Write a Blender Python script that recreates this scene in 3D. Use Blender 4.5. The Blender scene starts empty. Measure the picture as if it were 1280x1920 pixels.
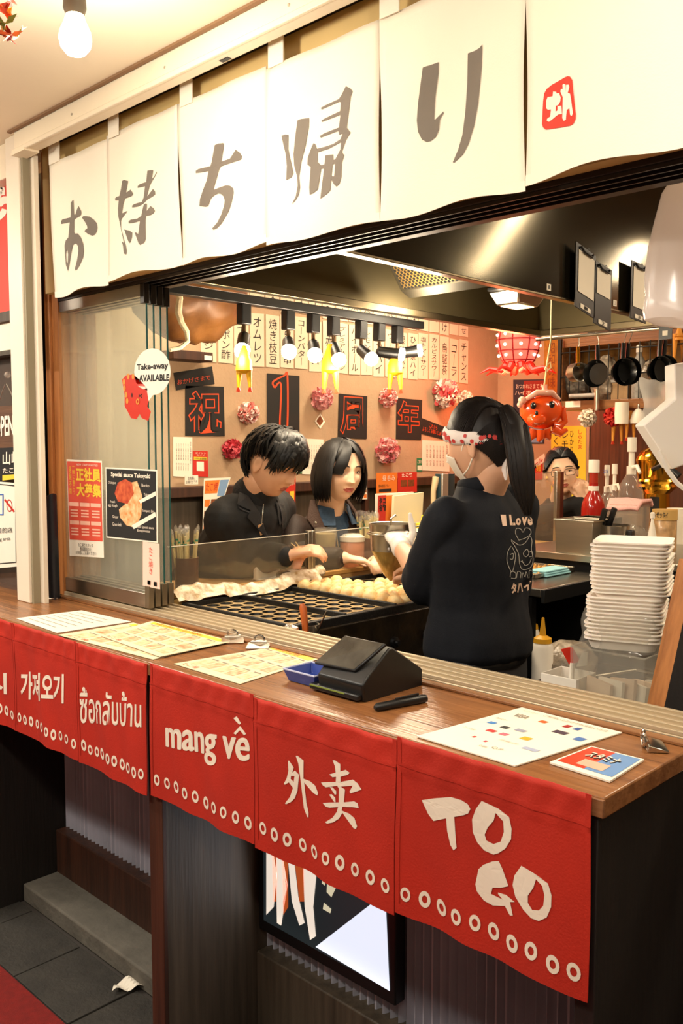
import bpy, bmesh, math, random
from math import sin, cos, pi, radians, exp, sqrt, atan2
from mathutils import Vector as V, Matrix, noise
from mathutils.geometry import tessellate_polygon
random.seed(7)
SC = bpy.context.scene
COL = SC.collection

# ---------------------------------------------------------------- camera
FPX, PITCH, YAW, CAMZ = 1685.0, radians(4.34), radians(44.3), 1.5      # photograph taken as 1280 x 1920
FWD = V((-sin(YAW)*cos(PITCH), cos(YAW)*cos(PITCH), -sin(PITCH)))
RGT = V((cos(YAW), sin(YAW), 0)); UPV = RGT.cross(FWD)
CAM = V((0, 0, CAMZ))
cd = bpy.data.cameras.new('camera'); cam = bpy.data.objects.new('camera', cd); COL.objects.link(cam)
cd.sensor_fit = 'VERTICAL'; cd.sensor_height = 36; cd.lens = FPX/1920*36; cd.clip_start = .05
cam.matrix_world = Matrix((( RGT.x, UPV.x, -FWD.x, CAM.x), (RGT.y, UPV.y, -FWD.y, CAM.y), (RGT.z, UPV.z, -FWD.z, CAM.z), (0, 0, 0, 1)))
SC.camera = cam
# ---------------------------------------------------------------- world, exposure
w = bpy.data.worlds.new('world'); SC.world = w; w.use_nodes = True
w.node_tree.nodes['Background'].inputs[0].default_value = (1, .80, .58, 1)
w.node_tree.nodes['Background'].inputs[1].default_value = .22
SC.view_settings.view_transform = 'Standard'; SC.view_settings.look = 'None'
SC.view_settings.gamma = 1; SC.view_settings.use_curve_mapping = False
SC.view_settings.exposure = 0.0
def lamp(name, kind, loc, energy, col=(1, .82, .6), size=.1, target=None, **kw):
    l = bpy.data.lights.new(name, kind); l.energy = energy; l.color = col
    if kind == 'AREA':
        l.size = size
        if 'sy' in kw: l.shape = 'RECTANGLE'; l.size_y = kw['sy']
    else: l.shadow_soft_size = size
    if kind == 'SPOT': l.spot_size = radians(kw.get('angle', 80)); l.spot_blend = kw.get('blend', .5)
    o = bpy.data.objects.new(name, l); COL.objects.link(o); o.location = loc
    if target is not None:
        o.rotation_euler = (V(target)-V(loc)).to_track_quat('-Z', 'Y').to_euler()
    return o
WARM = (1, .83, .60); NEUT = (1, .92, .79)
# unseen fill lamps added on arcade and kitchen ceilings (their housings are built below)
FILL_TUBES = [(-1.9, -.15, 2.40), (-.1, -.25, 2.40), (-3.6, .35, 2.40)]
for i, t in enumerate(FILL_TUBES):
    lamp('arcade_fill_light', 'AREA', (t[0], t[1], t[2]-.06), (35, 15, 38)[i], NEUT, 1.2, (t[0], t[1]+.25, 0), sy=.08)
FILL_LAMPS = [(-2.75, 2.2, 2.62), (-2.75, 3.6, 2.62), (-.3, 2.55, 2.62)]  # added kitchen fill; the last one lights the clipboards
for i, t in enumerate(FILL_LAMPS):
    lamp('kitchen_fill_light', 'AREA', (t[0], t[1], t[2]-.05), (22, 24, 26)[i], WARM, .5, (t[0], t[1], 0), sy=.3)

STREAK_TUBES = [((-1.02, 3.52, 2.60), (.18, 4.80, 2.60)), ((-1.0, 4.68, 2.60), (-.45, 5.50, 2.60))]      # unseen tubes added and slanted to put a streak on the hood
for p0, p1 in STREAK_TUBES:
    m_ = (V(p0)+V(p1))/2; o_ = lamp('hood_streak_light', 'AREA', (m_.x, m_.y, 2.57), 24, WARM, (V(p1)-V(p0)).length, None, sy=.06)
    o_.rotation_euler = (0, 0, atan2(p1[1]-p0[1], p1[0]-p0[0]))

# ---------------------------------------------------------------- pixel -> point helpers (real planes of the place)
def ray(px, py): return FWD + RGT*((px-640)/FPX) + UPV*((960-py)/FPX)
def PY(px, py, y): d = ray(px, py); return CAM + d*(y/d.y)
def PX(px, py, x): d = ray(px, py); return CAM + d*(x/d.x)
def PZ(px, py, z): d = ray(px, py); return CAM + d*((z-CAMZ)/d.z)
def PD(px, py, dep): return CAM + ray(px, py)*dep

# ---------------------------------------------------------------- materials
def lin(h):
    h = h.lstrip('#'); c = [int(h[i:i+2], 16)/255 for i in (0, 2, 4)]
    return tuple(((x/12.92) if x <= .04045 else ((x+.055)/1.055)**2.4) for x in c) + (1,)
MATS = {}
def mat(name, col, rough=.5, metal=0., var=0., vscale=8., bump=0., bscale=60., emit=0., ecol=None, spec=.5, alpha=None, coat=0., sss=0., stretch=None, col2=None, aniso=0.):
    if name in MATS: return MATS[name]
    m = bpy.data.materials.new(name); m.use_nodes = True; MATS[name] = m
    nt = m.node_tree; b = nt.nodes['Principled BSDF']; c = lin(col) if isinstance(col, str) else col
    b.inputs['Base Color'].default_value = c; b.inputs['Roughness'].default_value = rough; b.inputs['Metallic'].default_value = metal
    b.inputs['Specular IOR Level'].default_value = spec
    if coat: b.inputs['Coat Weight'].default_value = coat
    if aniso:
        b.inputs['Anisotropic'].default_value = aniso; tg = nt.nodes.new('ShaderNodeTangent'); tg.direction_type = 'RADIAL'; tg.axis = 'Z'; nt.links.new(tg.outputs[0], b.inputs['Tangent']); b.inputs['Anisotropic Rotation'].default_value = .25
    if sss:
        b.inputs['Subsurface Weight'].default_value = sss; b.inputs['Subsurface Radius'].default_value = (.02, .008, .004); b.inputs['Subsurface Scale'].default_value = .3
    if emit:
        b.inputs['Emission Color'].default_value = lin(ecol) if ecol else c; b.inputs['Emission Strength'].default_value = emit
    if alpha is not None: b.inputs['Alpha'].default_value = alpha
    if var or bump:
        tc = nt.nodes.new('ShaderNodeTexCoord'); mp = nt.nodes.new('ShaderNodeMapping'); nt.links.new(tc.outputs['Object'], mp.inputs[0])
        if stretch: mp.inputs['Scale'].default_value = stretch
    if var:
        n = nt.nodes.new('ShaderNodeTexNoise'); n.inputs['Scale'].default_value = vscale; n.inputs['Detail'].default_value = 5
        nt.links.new(mp.outputs[0], n.inputs['Vector'])
        r = nt.nodes.new('ShaderNodeValToRGB'); r.color_ramp.elements[0].position = .3; r.color_ramp.elements[1].position = .7
        c2 = lin(col2) if col2 else tuple(x*(1-var) for x in c[:3])+(1,)
        r.color_ramp.elements[0].color = c2; r.color_ramp.elements[1].color = c
        nt.links.new(n.outputs['Fac'], r.inputs[0]); nt.links.new(r.outputs[0], b.inputs['Base Color'])
    if bump:
        n2 = nt.nodes.new('ShaderNodeTexNoise'); n2.inputs['Scale'].default_value = bscale; n2.inputs['Detail'].default_value = 4
        nt.links.new(mp.outputs[0], n2.inputs['Vector'])
        bp = nt.nodes.new('ShaderNodeBump'); bp.inputs['Strength'].default_value = bump; bp.inputs['Distance'].default_value = .01
        nt.links.new(n2.outputs['Fac'], bp.inputs['Height']); nt.links.new(bp.outputs[0], b.inputs['Normal'])
    return m
def glass(name, tint=(.93, .97, .95, 1), refl=.12, rough=.02, haze=0., hazecol=(.8, .75, .65, 1)):
    if name in MATS: return MATS[name]
    m = bpy.data.materials.new(name); m.use_nodes = True; MATS[name] = m
    nt = m.node_tree; nt.nodes.remove(nt.nodes['Principled BSDF']); out = nt.nodes['Material Output']
    tr = nt.nodes.new('ShaderNodeBsdfTransparent'); tr.inputs[0].default_value = tint
    gl = nt.nodes.new('ShaderNodeBsdfGlossy'); gl.inputs['Roughness'].default_value = rough
    lw = nt.nodes.new('ShaderNodeFresnel'); lw.inputs['IOR'].default_value = 1.3 + refl
    mx = nt.nodes.new('ShaderNodeMixShader'); ge = nt.nodes.new('ShaderNodeNewGeometry'); mu = nt.nodes.new('ShaderNodeMath'); mu.operation = 'MULTIPLY'; su = nt.nodes.new('ShaderNodeMath'); su.operation = 'SUBTRACT'; su.inputs[0].default_value = 1
    nt.links.new(ge.outputs['Backfacing'], su.inputs[1]); nt.links.new(su.outputs[0], mu.inputs[0]); nt.links.new(lw.outputs[0], mu.inputs[1]); nt.links.new(mu.outputs[0], mx.inputs[0])      # a pane reflects at its outer face only
    src = tr
    if haze:
        d1 = nt.nodes.new('ShaderNodeBsdfDiffuse'); d1.inputs[0].default_value = hazecol; d2 = nt.nodes.new('ShaderNodeBsdfTranslucent'); d2.inputs[0].default_value = hazecol
        df = nt.nodes.new('ShaderNodeMixShader'); nt.links.new(d1.outputs[0], df.inputs[1]); nt.links.new(d2.outputs[0], df.inputs[2])
        m2 = nt.nodes.new('ShaderNodeMixShader'); m2.inputs[0].default_value = haze
        nt.links.new(tr.outputs[0], m2.inputs[1]); nt.links.new(df.outputs[0], m2.inputs[2]); src = m2
    nt.links.new(src.outputs[0], mx.inputs[1]); nt.links.new(gl.outputs[0], mx.inputs[2]); nt.links.new(mx.outputs[0], out.inputs[0])
    return m
def wood(name, c1, c2, axis=0, rough=.5, scale=3.):
    if name in MATS: return MATS[name]
    s = [22., 22., 22.]; s[axis] = 1.2
    m = mat(name, c1, rough, var=.4, vscale=scale, bump=.12, bscale=scale*3, stretch=s, col2=c2)
    return m

# ---------------------------------------------------------------- mesh builder
class MB:
    def __init__(s): s.v = []; s.f = []; s.m = []; s.mi = 0
    def add(s, vs, fs):
        o = len(s.v); s.v += [tuple(p) for p in vs]
        for f in fs: s.f.append(tuple(i+o for i in f)); s.m.append(s.mi)
        return s
    def hexa(s, p):
        return s.add(p, [(0, 3, 2, 1), (4, 5, 6, 7), (0, 1, 5, 4), (1, 2, 6, 5), (2, 3, 7, 6), (3, 0, 4, 7)])
    def box(s, a, b, M=None):
        x0, y0, z0 = a; x1, y1, z1 = b
        p = [V(q) for q in ((x0, y0, z0), (x1, y0, z0), (x1, y1, z0), (x0, y1, z0), (x0, y0, z1), (x1, y0, z1), (x1, y1, z1), (x0, y1, z1))]
        if M is not None: p = [M @ q for q in p]
        return s.hexa(p)
    def tube(s, pts, r, n=10, caps=True, closed=False):
        pts = [V(p) for p in pts]; k = len(pts)
        if not isinstance(r, (list, tuple)): r = [r]*k
        up = None; rings = []
        for i, p in enumerate(pts):
            if closed: t = pts[(i+1) % k]-pts[i-1]
            else: t = pts[min(i+1, k-1)]-pts[max(i-1, 0)]
            t = t.normalized() if t.length > 1e-9 else V((0, 0, 1))
            if up is None:
                a = V((0, 0, 1)) if abs(t.z) < .9 else V((1, 0, 0)); up = (a-t*a.dot(t)).normalized()
            else:
                up = up-t*up.dot(t); up = up.normalized() if up.length > 1e-6 else t.orthogonal().normalized()
            sd = t.cross(up); rr = r[i] if isinstance(r[i], (tuple, list)) else (r[i], r[i])
            rings.append([p+up*(rr[0]*cos(2*pi*j/n))+sd*(rr[1]*sin(2*pi*j/n)) for j in range(n)])
        vs = [q for g in rings for q in g]; fs = []
        for i in range(k if closed else k-1):
            a = i*n; b = ((i+1) % k)*n
            for j in range(n): fs.append((a+j, a+(j+1) % n, b+(j+1) % n, b+j))
        if caps and not closed:
            fs.append(tuple(range(n-1, -1, -1))); fs.append(tuple((k-1)*n+j for j in range(n)))
        return s.add(vs, fs)
    def cyl(s, a, b, r, r2=None, n=16): return s.tube([a, b], [r, r if r2 is None else r2], n)
    def lathe(s, prof, n=24, M=None, c=(0, 0, 0)):
        vs = []; fs = []; c = V(c)
        for (r, z) in prof:
            for j in range(n):
                p = V((r*cos(2*pi*j/n), r*sin(2*pi*j/n), z)); vs.append((M @ p if M is not None else p)+c)
        for i in range(len(prof)-1):
            for j in range(n): fs.append((i*n+j, i*n+(j+1) % n, (i+1)*n+(j+1) % n, (i+1)*n+j))
        if prof[0][0] > 1e-4: fs.append(tuple(range(n-1, -1, -1)))
        if prof[-1][0] > 1e-4: fs.append(tuple((len(prof)-1)*n+j for j in range(n)))
        return s.add(vs, fs)
    def sph(s, c, r, nu=16, nv=10, fn=None, M=None):
        c = V(c); r = (r, r, r) if not isinstance(r, (tuple, list)) else r; vs = []; fs = []
        for i in range(nv+1):
            la = -pi/2+pi*i/nv
            for j in range(nu):
                lo = 2*pi*j/nu; d = V((cos(la)*cos(lo), cos(la)*sin(lo), sin(la))); k = fn(d) if fn else 1
                p = V((d.x*r[0]*k, d.y*r[1]*k, d.z*r[2]*k)); vs.append((M @ p if M is not None else p)+c)
        for i in range(nv):
            for j in range(nu): fs.append((i*nu+j, i*nu+(j+1) % nu, (i+1)*nu+(j+1) % nu, (i+1)*nu+j))
        return s.add(vs, fs)
    def grid(s, fn, nu, nv):
        vs = [fn(i/nu, j/nv) for j in range(nv+1) for i in range(nu+1)]; k = nu+1
        return s.add(vs, [(j*k+i, j*k+i+1, (j+1)*k+i+1, (j+1)*k+i) for j in range(nv) for i in range(nu)])
    def poly(s, loops):
        """flat fill; first loop outline, others holes (3D points)"""
        loops = [[V(p) for p in l] for l in loops]; t = tessellate_polygon(loops); return s.add([p for l in loops for p in l], [tuple(x) for x in t])
    def slab(s, loop, n):
        """closed solid: outline extruded by vector n"""
        loop = [V(p) for p in loop]; k = len(loop); n = V(n); t = [tuple(x) for x in tessellate_polygon([loop])]
        vs = loop+[p+n for p in loop]
        return s.add(vs, t+[tuple(i+k for i in reversed(f)) for f in t]+[(i, (i+1) % k, (i+1) % k+k, i+k) for i in range(k)])
    def xf(s, M): s.v = [tuple(M @ V(p)) for p in s.v]; return s

def mesh_from(name, mb, mats, smooth=40):
    me = bpy.data.meshes.new(name); me.from_pydata(mb.v, [], mb.f)
    mats = mats if isinstance(mats, (list, tuple)) else [mats]
    for m in mats: me.materials.append(m)
    if len(mats) > 1: me.polygons.foreach_set('material_index', mb.m)
    bm = bmesh.new(); bm.from_mesh(me); bmesh.ops.recalc_face_normals(bm, faces=bm.faces); bm.to_mesh(me); bm.free()
    if smooth:
        me.polygons.foreach_set('use_smooth', [True]*len(me.polygons)); me.set_sharp_from_angle(angle=radians(smooth))
    me.update(); return me
def obj(name, mb, mats, parent=None, smooth=40, bevel=0, local=False):
    """one mesh object; vertices are world points unless local"""
    o = bpy.data.objects.new(name, mesh_from(name, mb, mats, smooth)); COL.objects.link(o)
    if parent is not None:
        o.parent = parent
        if not local:
            T = V((0, 0, 0)); p = parent
            while p is not None: T = T+p.location; p = p.parent
            o.location = -T
    if bevel:
        b = o.modifiers.new('bevel', 'BEVEL'); b.width = bevel; b.segments = 2; b.limit_method = 'ANGLE'
    return o
def tag(o, label, cat, group=None):
    o['label'] = label; o['category'] = cat
    if group: o['group'] = group
    return o
def thing(name, label, cat, loc=(0, 0, 0), group=None, rz=0):
    o = bpy.data.objects.new(name, None); COL.objects.link(o); o.location = loc; o.rotation_euler = (0, 0, rz); o.empty_display_size = .05
    return tag(o, label, cat, group)
def struct(name, mb, m, parent=None, smooth=40, bevel=0):
    o = obj(name, mb, m, parent, smooth, bevel)
    if parent is None: o['kind'] = 'structure'
    return o
def copytree(o, parent=None):
    c = o.copy(); COL.objects.link(c); c.parent = parent
    for ch in list(o.children):
        if ch is not c: copytree(ch, c)
    return c

# ---------------------------------------------------------------- lettering
TXT = {}; BOX = {}
def text_data(body, bold=0., outline=0., line=1.0, res=3, align='CENTER', shear=0.):
    key = (body, bold, outline, line, res, align, shear)
    if key in TXT: return TXT[key]
    c = bpy.data.curves.new('t', 'FONT'); c.body = body; c.align_x = align; c.space_line = line; c.resolution_u = res; c.offset = bold; c.shear = shear
    if outline: c.fill_mode = 'NONE'; c.bevel_depth = outline; c.bevel_resolution = 0
    o = bpy.data.objects.new('t', c); COL.objects.link(o); bpy.context.view_layer.update()
    me = bpy.data.meshes.new_from_object(o.evaluated_get(bpy.context.evaluated_depsgraph_get()))
    vs = [tuple(x.co) for x in me.vertices]; fs = [tuple(p.vertices) for p in me.polygons]
    bpy.data.objects.remove(o); bpy.data.curves.remove(c); bpy.data.meshes.remove(me)
    x0 = min(p[0] for p in vs); x1 = max(p[0] for p in vs); y0 = min(p[1] for p in vs); y1 = max(p[1] for p in vs)
    TXT[key] = ([((p[0]-x0)/(x1-x0), (p[1]-y0)/(y1-y0)) for p in vs], fs, (x1-x0)/(y1-y0)); BOX[key] = (x0, x1, y0, y1); return TXT[key]
def put_text(mb, body, O, U, Vv, w, h=None, lift=.0008, fit=True, fn=None, **kw):
    """letters inside the box from O (lower left) with sides w*U, h*Vv"""
    uv, fs, asp = text_data(body, **kw); U = V(U).normalized(); Vv = V(Vv).normalized(); n = U.cross(Vv); O = V(O)
    if h is None: h = w/asp
    elif not fit:
        if w/h > asp: O = O+U*((w-h*asp)/2); w = h*asp
        else: O = O+Vv*((h-w/asp)/2); h = w/asp
    vs = [O+U*(a*w)+Vv*(b*h)+n*lift for a, b in uv]
    if fn: vs = [fn(p) for p in vs]
    mb.add(vs, fs)
def quad_text(mb, body, c4, lift=.0008, **kw):
    """letters mapped into four corners (ll, lr, ur, ul)"""
    uv, fs, asp = text_data(body, **kw); a, b, c, d = [V(x) for x in c4]; n = (b-a).cross(d-a).normalized()
    mb.add([a*((1-u)*(1-t))+b*(u*(1-t))+c*(u*t)+d*((1-u)*t)+n*lift for u, t in uv], fs)
def vtext(s): return '\n'.join(s)
def brush(mb, pts, plane, n=10):
    """brush stroke: pixel polyline (x, y, width) laid on a plane function(px,py)->point"""
    P = [V((a, b, 0)) for a, b, c in pts]; W = [c for a, b, c in pts]; L = []; R = []
    m = []                                            # catmull-rom resample
    for i in range(len(P)-1):
        p0 = P[max(i-1, 0)]; p1 = P[i]; p2 = P[i+1]; p3 = P[min(i+2, len(P)-1)]
        k = 6
        for j in range(k+(i == len(P)-2)):
            t = j/k; q = .5*((2*p1)+(p2-p0)*t+(2*p0-5*p1+4*p2-p3)*t*t+(3*p1-p0-3*p2+p3)*t**3); m.append((q, W[i]*(1-t)+W[i+1]*t))
    for i, (q, w_) in enumerate(m):
        t = m[min(i+1, len(m)-1)][0]-m[max(i-1, 0)][0]; t.normalize(); nn = V((-t.y, t.x, 0))*(w_/2); L.append(q+nn); R.append(q-nn)
    vs = [plane(p.x, p.y) for pr in zip(L, R) for p in pr]
    mb.add(vs, [(2*i, 2*i+1, 2*i+3, 2*i+2) for i in range(len(m)-1)])
# ================================================================ materials used all over
M_counter = wood('counter_wood', '#97653c', '#74492a', 0, .26, 2.2)
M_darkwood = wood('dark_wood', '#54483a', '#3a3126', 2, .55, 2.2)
M_dark_side = wood('near_black_wood', '#1c1510', '#120d0a', 2, .6, 2.2)
M_post = wood('orange_wood', '#b9783f', '#8f5527', 2, .5, 2.)
M_redwood = wood('reddish_wood', '#4a2a1a', '#2e1a10', 2, .55, 2.)
M_cream = mat('cream_paint', '#f3e3c6', .6, var=.06, vscale=3)
M_creambeam = mat('cream_metal', '#efe0c4', .45, var=.08, vscale=5)
M_tan = mat('tan_board', '#d9b878', .7, var=.08, vscale=6)
M_alu = mat('aluminium', '#c9c2b4', .35, .85, var=.12, vscale=20, stretch=(1, 1, .1))
M_rail = mat('rail_aluminium', '#c4b294', .42, .45, var=.15, vscale=10, stretch=(.2, 6, 6))
M_ivory = mat('ivory_aluminium', '#e9dcc6', .4, var=.06, vscale=8)
M_steel = mat('brushed_steel', '#b9b2a4', .3, 1., var=.1, vscale=6, stretch=(1, 1, 12))
M_hood = mat('hood_steel', '#4e4838', .13, .9, var=.2, vscale=3, stretch=(.6, .6, 3))
M_black = mat('black_plastic', '#0c0c0d', .4)
M_blackmet = mat('black_metal', '#121212', .45, .3)
M_iron = mat('cast_iron', '#1d1a17', .6, .2, var=.5, vscale=30, bump=.3, bscale=90)
M_cloth_w = mat('white_noren_cloth', '#f2e7d2', .85, var=.04, vscale=4, bump=.06, bscale=300)
M_ink = mat('grey_ink', '#7d7265', .8, var=.25, vscale=5)
M_red = mat('red_cloth', '#bc2206', .75, var=.18, vscale=6, bump=.08, bscale=260)
M_white_print = mat('white_print', '#efe0cc', .7)
M_paper = mat('white_paper', '#efe6d4', .7, var=.04, vscale=10)
M_inkblack = mat('black_ink', '#17130f', .7)
M_concrete = mat('concrete', '#6d675c', .85, var=.45, vscale=9, bump=.4, bscale=40)
M_street = mat('street_tiles', '#35312b', .75, var=.4, vscale=14, bump=.3, bscale=80)
M_carpet = mat('red_carpet', '#7c120a', .95, var=.25, vscale=60, bump=.4, bscale=400)
M_beige = mat('beige_plaster', '#b89a7a', .85, var=.12, vscale=5, bump=.25, bscale=45)
M_kfloor = mat('kitchen_floor', '#3c3631', .7, var=.3, vscale=6)
M_glass = glass('pane_glass', (.965, .985, .975, 1), .25, .05, .07, (.95, .86, .74, 1))
M_guard = glass('guard_glass', (.95, .95, .92, 1), .2, .04, .07, (.9, .82, .66, 1))
M_clear = glass('clear_plastic', (.93, .93, .91, 1), .2, .08, .14, (.92, .88, .8, 1))
M_teal = mat('glass_edge', '#2f5b58', .15, coat=.5)
M_orange = mat('orange_paint', '#d2481c', .6)
M_gold = mat('gold', '#d9a032', .14, 1.)
M_yellow = mat('yellow_print', '#e6c63a', .6)
M_redp = mat('red_print', '#c22a1a', .6)
M_blk_card = mat('black_card', '#191613', .75, var=.15, vscale=12)

# ================================================================ the setting
XL, YC, ZT = -2.74, 1.146, 1.0
XR = -.61
XW, YB = -3.3, 4.8            # menu wall and back wall planes
f = struct('floor', MB().box((-8, -4, -.05), (4, 1.30, 0)), M_street)
# pavement slabs near the step
sl = MB()
for i in range(9):
    for j in range(1):
        x = -2.95+i*.30; k = MB().box((x, 1.092, -.01), (x+.294, 1.298, .004+.001*((i*7) % 3)))
        obj('paving_slab', k, M_street, f, bevel=.002)
struct('floor_kitchen', MB().box((-3.6, 1.3, -.05), (1.5, 8, 0)), M_kfloor)
tag(obj('red_carpet', MB().box((-6, -.6, 0), (2.5, 1.085, .012)), M_carpet, bevel=.004), 'red carpet lying along the pavement at bottom left', 'carpet')
struct('step', MB().box((XL, 1.31, 0), (-1.75, 1.47, .06)), M_concrete, bevel=.006)
tag(obj('paper_scrap', MB().grid(lambda u, v: PZ(210+58*u+10*v, 1858-8*u-22*v*(1-.5*abs(u-.4)), .016)+V((0, 0, .008*sin(9*u+5*v))), 8, 4), M_paper), 'crumpled white paper scrap on the dark pavement', 'litter')
# under-counter wall with corrugated sheets and wooden frames
def corrugated(x0, x1, z0, z1, y):
    n = int((x1-x0)/.004); mb = MB()
    mb.grid(lambda u, v: V((x0+(x1-x0)*u, y+.011*sin(2*pi*(x0+(x1-x0)*u)/.0235), z0+(z1-z0)*v)), n, 1); return mb
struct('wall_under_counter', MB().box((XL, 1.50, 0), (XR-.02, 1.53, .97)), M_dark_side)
M_corr = mat('corrugated_zinc', '#b4b4c0', .5, .1, var=.2, vscale=6)
struct('wall_corrugated_left', corrugated(XL, -1.75, .2, .97, 1.475), M_corr)
struct('wall_corrugated_right', corrugated(-1.70, XR-.02, .2, .97, 1.475), M_corr)
struct('trim_1', MB().box((XL, 1.43, .055), (-1.75, 1.50, .205)), M_redwood, bevel=.004)
struct('trim_2', MB().box((-1.70, 1.43, 0), (XR-.02, 1.50, .205)), M_darkwood, bevel=.004)
def partition(x0, x1, nm, edge, face):
    r = struct(nm, MB().box((x0, 1.16, 0), (x1, 1.50, .968)), face, bevel=.002)
    obj('edge_strip', MB().box((x0-.002, 1.150, 0), (x1+.001, 1.162, .968)), edge, r, bevel=.002); return r
partition(-1.75, -1.70, 'wall_partition_middle', M_redwood, M_darkwood)
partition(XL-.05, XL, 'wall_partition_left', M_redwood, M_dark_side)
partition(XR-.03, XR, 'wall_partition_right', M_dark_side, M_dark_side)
# counter top
ct = thing('serving_counter', 'long brown wooden takeaway counter top with clips and menus on it', 'counter', (-1.7, 1.3, .965))
obj('counter_board', MB().box((-3.35, YC, .968), (XR+.012, 1.455, ZT)), M_counter, ct, bevel=.003)
obj('edge_band', MB().box((-3.35, YC-.004, .970), (XR+.012, YC+.001, .997)), wood('edge_wood', '#9a6a44', '#7c5132', 0, .45), ct, bevel=.0015)
obj('back_strip', MB().box((-2.69, 1.432, ZT+.0005), (XR+.012, 1.455, ZT+.006)), M_counter, ct, bevel=.001)
# window track along the counter
tr = struct('trim_window_track', MB().box((-2.70, 1.458, .985), (-.42, 1.575, 1.008)), M_rail, bevel=.002)
for i in range(5):
    y = 1.460+i*.0275; obj('track_rib', MB().box((-2.70, y, 1.008), (-.42, y+.009, 1.016)), M_rail, tr, bevel=.001)
# window header
hd = struct('trim_window_header', MB().box((-2.70, 1.458, 1.964), (-.1, 1.60, 2.05)), mat('header_bronze', '#2e2620', .4, .5), bevel=.002)
for i in range(4):
    y = 1.462+i*.0275; obj('header_rib', MB().box((-2.70, y, 1.956), (-.1, y+.005, 1.964)), MATS['header_bronze'], hd)
struct('wall_above_window', MB().box((-2.70, 1.42, 1.975), (.6, 1.457, 2.62)), M_tan)
struct('trim_dark_gap', MB().box((-2.62, 1.405, 2.418), (.6, 1.421, 2.445)), M_blackmet)
# ceiling of the arcade and its beam
struct('ceiling_arcade', MB().box((-8, -4, 2.437), (4, 1.5, 2.50)), M_cream)
struct('trim_ceiling_seam', MB().box((-2.66, 1.287, 2.431), (.8, 1.299, 2.438)), mat('seam_brown', '#8a6848', .7))
bm_ = struct('trim_beam', MB().box((-2.645, 1.30, 2.368), (.8, 1.338, 2.434)), M_creambeam, bevel=.004)
obj('beam_lip', MB().box((-2.645, 1.292, 2.366), (.8, 1.302, 2.380)), M_creambeam, bm_, bevel=.002)
obj('beam_bracket', MB().box((-2.645, 1.29, 2.362), (-2.56, 1.337, 2.369)), M_creambeam, bm_)
for x in (-2.3, -1.86, -1.42): obj('screw', MB().cyl((x, 1.2985, 2.40), (x, 1.301, 2.40), .0035, n=10), M_alu, bm_)
obj('slot', MB().box((-1.675, 1.318, 2.3665), (-1.645, 1.33, 2.3685)), M_black, bm_)
struct('ceiling_soffit_line', MB().box((-8, -.4, 2.4355), (-2.0, -.394, 2.4375)), MATS['seam_brown'])
# kitchen ceiling, walls
struct('ceiling_kitchen', MB().box((-3.6, 1.46, 2.68), (1.5, 8, 2.74)), mat('kitchen_ceiling', '#8d7a62', .8))
struct('wall_menu', MB().box((XW-.1, 1.5, 0), (XW, 8, 2.68)), M_beige)
struct('wall_back', MB().box((XW, YB, 0), (-2.655, YB+.1, 2.68)), M_beige)
wp = struct('wall_wood_panel', MB().box((-2.655, YB+.01, 0), (-1.9, YB+.11, 2.68)), wood('panel_wood', '#6d4023', '#4a2812', 2, .5))
struct('wall_far', MB().box((-1.9, 5.6, 0), (1.5, 5.7, 2.68)), mat('far_wall', '#9a6a48', .8, var=.2, vscale=4))
struct('wall_right', MB().box((.55, 1.5, 0), (.65, 8, 2.68)), mat('right_wall', '#7a6a58', .8))
# ================================================================ doorway of the neighbour on the left
post = struct('trim_post_aluminium', MB().box((-2.735, 1.315, 1.0), (-2.648, 1.345, 2.437)), M_ivory, bevel=.003)
obj('post_groove', MB().box((-2.648, 1.322, 1.0), (-2.636, 1.35, 2.40)), mat('groove_grey', '#8d8268', .6), post)
obj('post_flange', MB().box((-2.636, 1.345, 1.0), (-2.612, 1.36, 2.37)), M_ivory, post, bevel=.001)
wpz = struct('trim_post_wood', MB().box((-2.775, 1.462, 1.0), (-2.702, 1.60, 2.437)), M_post, bevel=.003)
obj('post_front_strip', MB().box((-2.772, 1.452, 1.0), (-2.742, 1.463, 2.437)), M_post, wpz, bevel=.002)
struct('wall_red_gap', MB().box((-2.95, 1.60, 1.0), (-2.776, 1.62, 2.437)), mat('pale_plaster', '#c8b49c', .8, var=.1, vscale=6))
struct('wall_gap_trim', MB().box((-2.87, 1.585, 2.02), (-2.776, 1.60, 2.06)), M_redwood)
struct('wall_gap_red', MB().box((-2.87, 1.59, 2.09), (-2.776, 1.60, 2.437)), mat('red_panel', '#d8391c', .55))
nb = struct('wall_neighbour', MB().box((-6, 1.56, 0), (-2.96, 1.60, 2.437)), mat('neighbour_glass_wall', '#5c5348', .35, var=.3, vscale=2))
struct('door_1', MB().box((-4.5, 1.52, 0), (-2.97, 1.545, 1.95)), mat('door_dark', '#4a4238', .3, var=.3, vscale=2))
struct('trim_neighbour_lintel', MB().box((-6, 1.36, 1.90), (-2.76, 1.40, 1.93)), M_darkwood)
struct('trim_neighbour_lintel_low', MB().box((-6, 1.36, 1.79), (-2.76, 1.40, 1.805)), M_darkwood)
struct('wall_neighbour_band', MB().box((-6, 1.375, 1.805), (-2.76, 1.395, 1.90)), M_cream)
ban = thing('sign_banner', 'red shop banner with white brush lettering left of aluminium post', 'sign', (-3.3, 1.36, 1.93))
obj('banner_board', MB().box((-6, 1.37, 1.932), (-2.762, 1.39, 2.33)), mat('banner_red', '#d8402e', .6, var=.2, vscale=2), ban)
b2 = MB()
for pts in [[(-4, 372, 9), (4, 352, 8), (5, 366, 8)], [(-2, 385, 10), (8, 375, 14), (22, 378, 12)], [(-6, 410, 12), (5, 400, 12), (8, 392, 9)], [(2, 345, 3), (3, 358, 3)]]:
    brush(b2, pts, lambda a, b: PY(a, b, 1.369))
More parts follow.
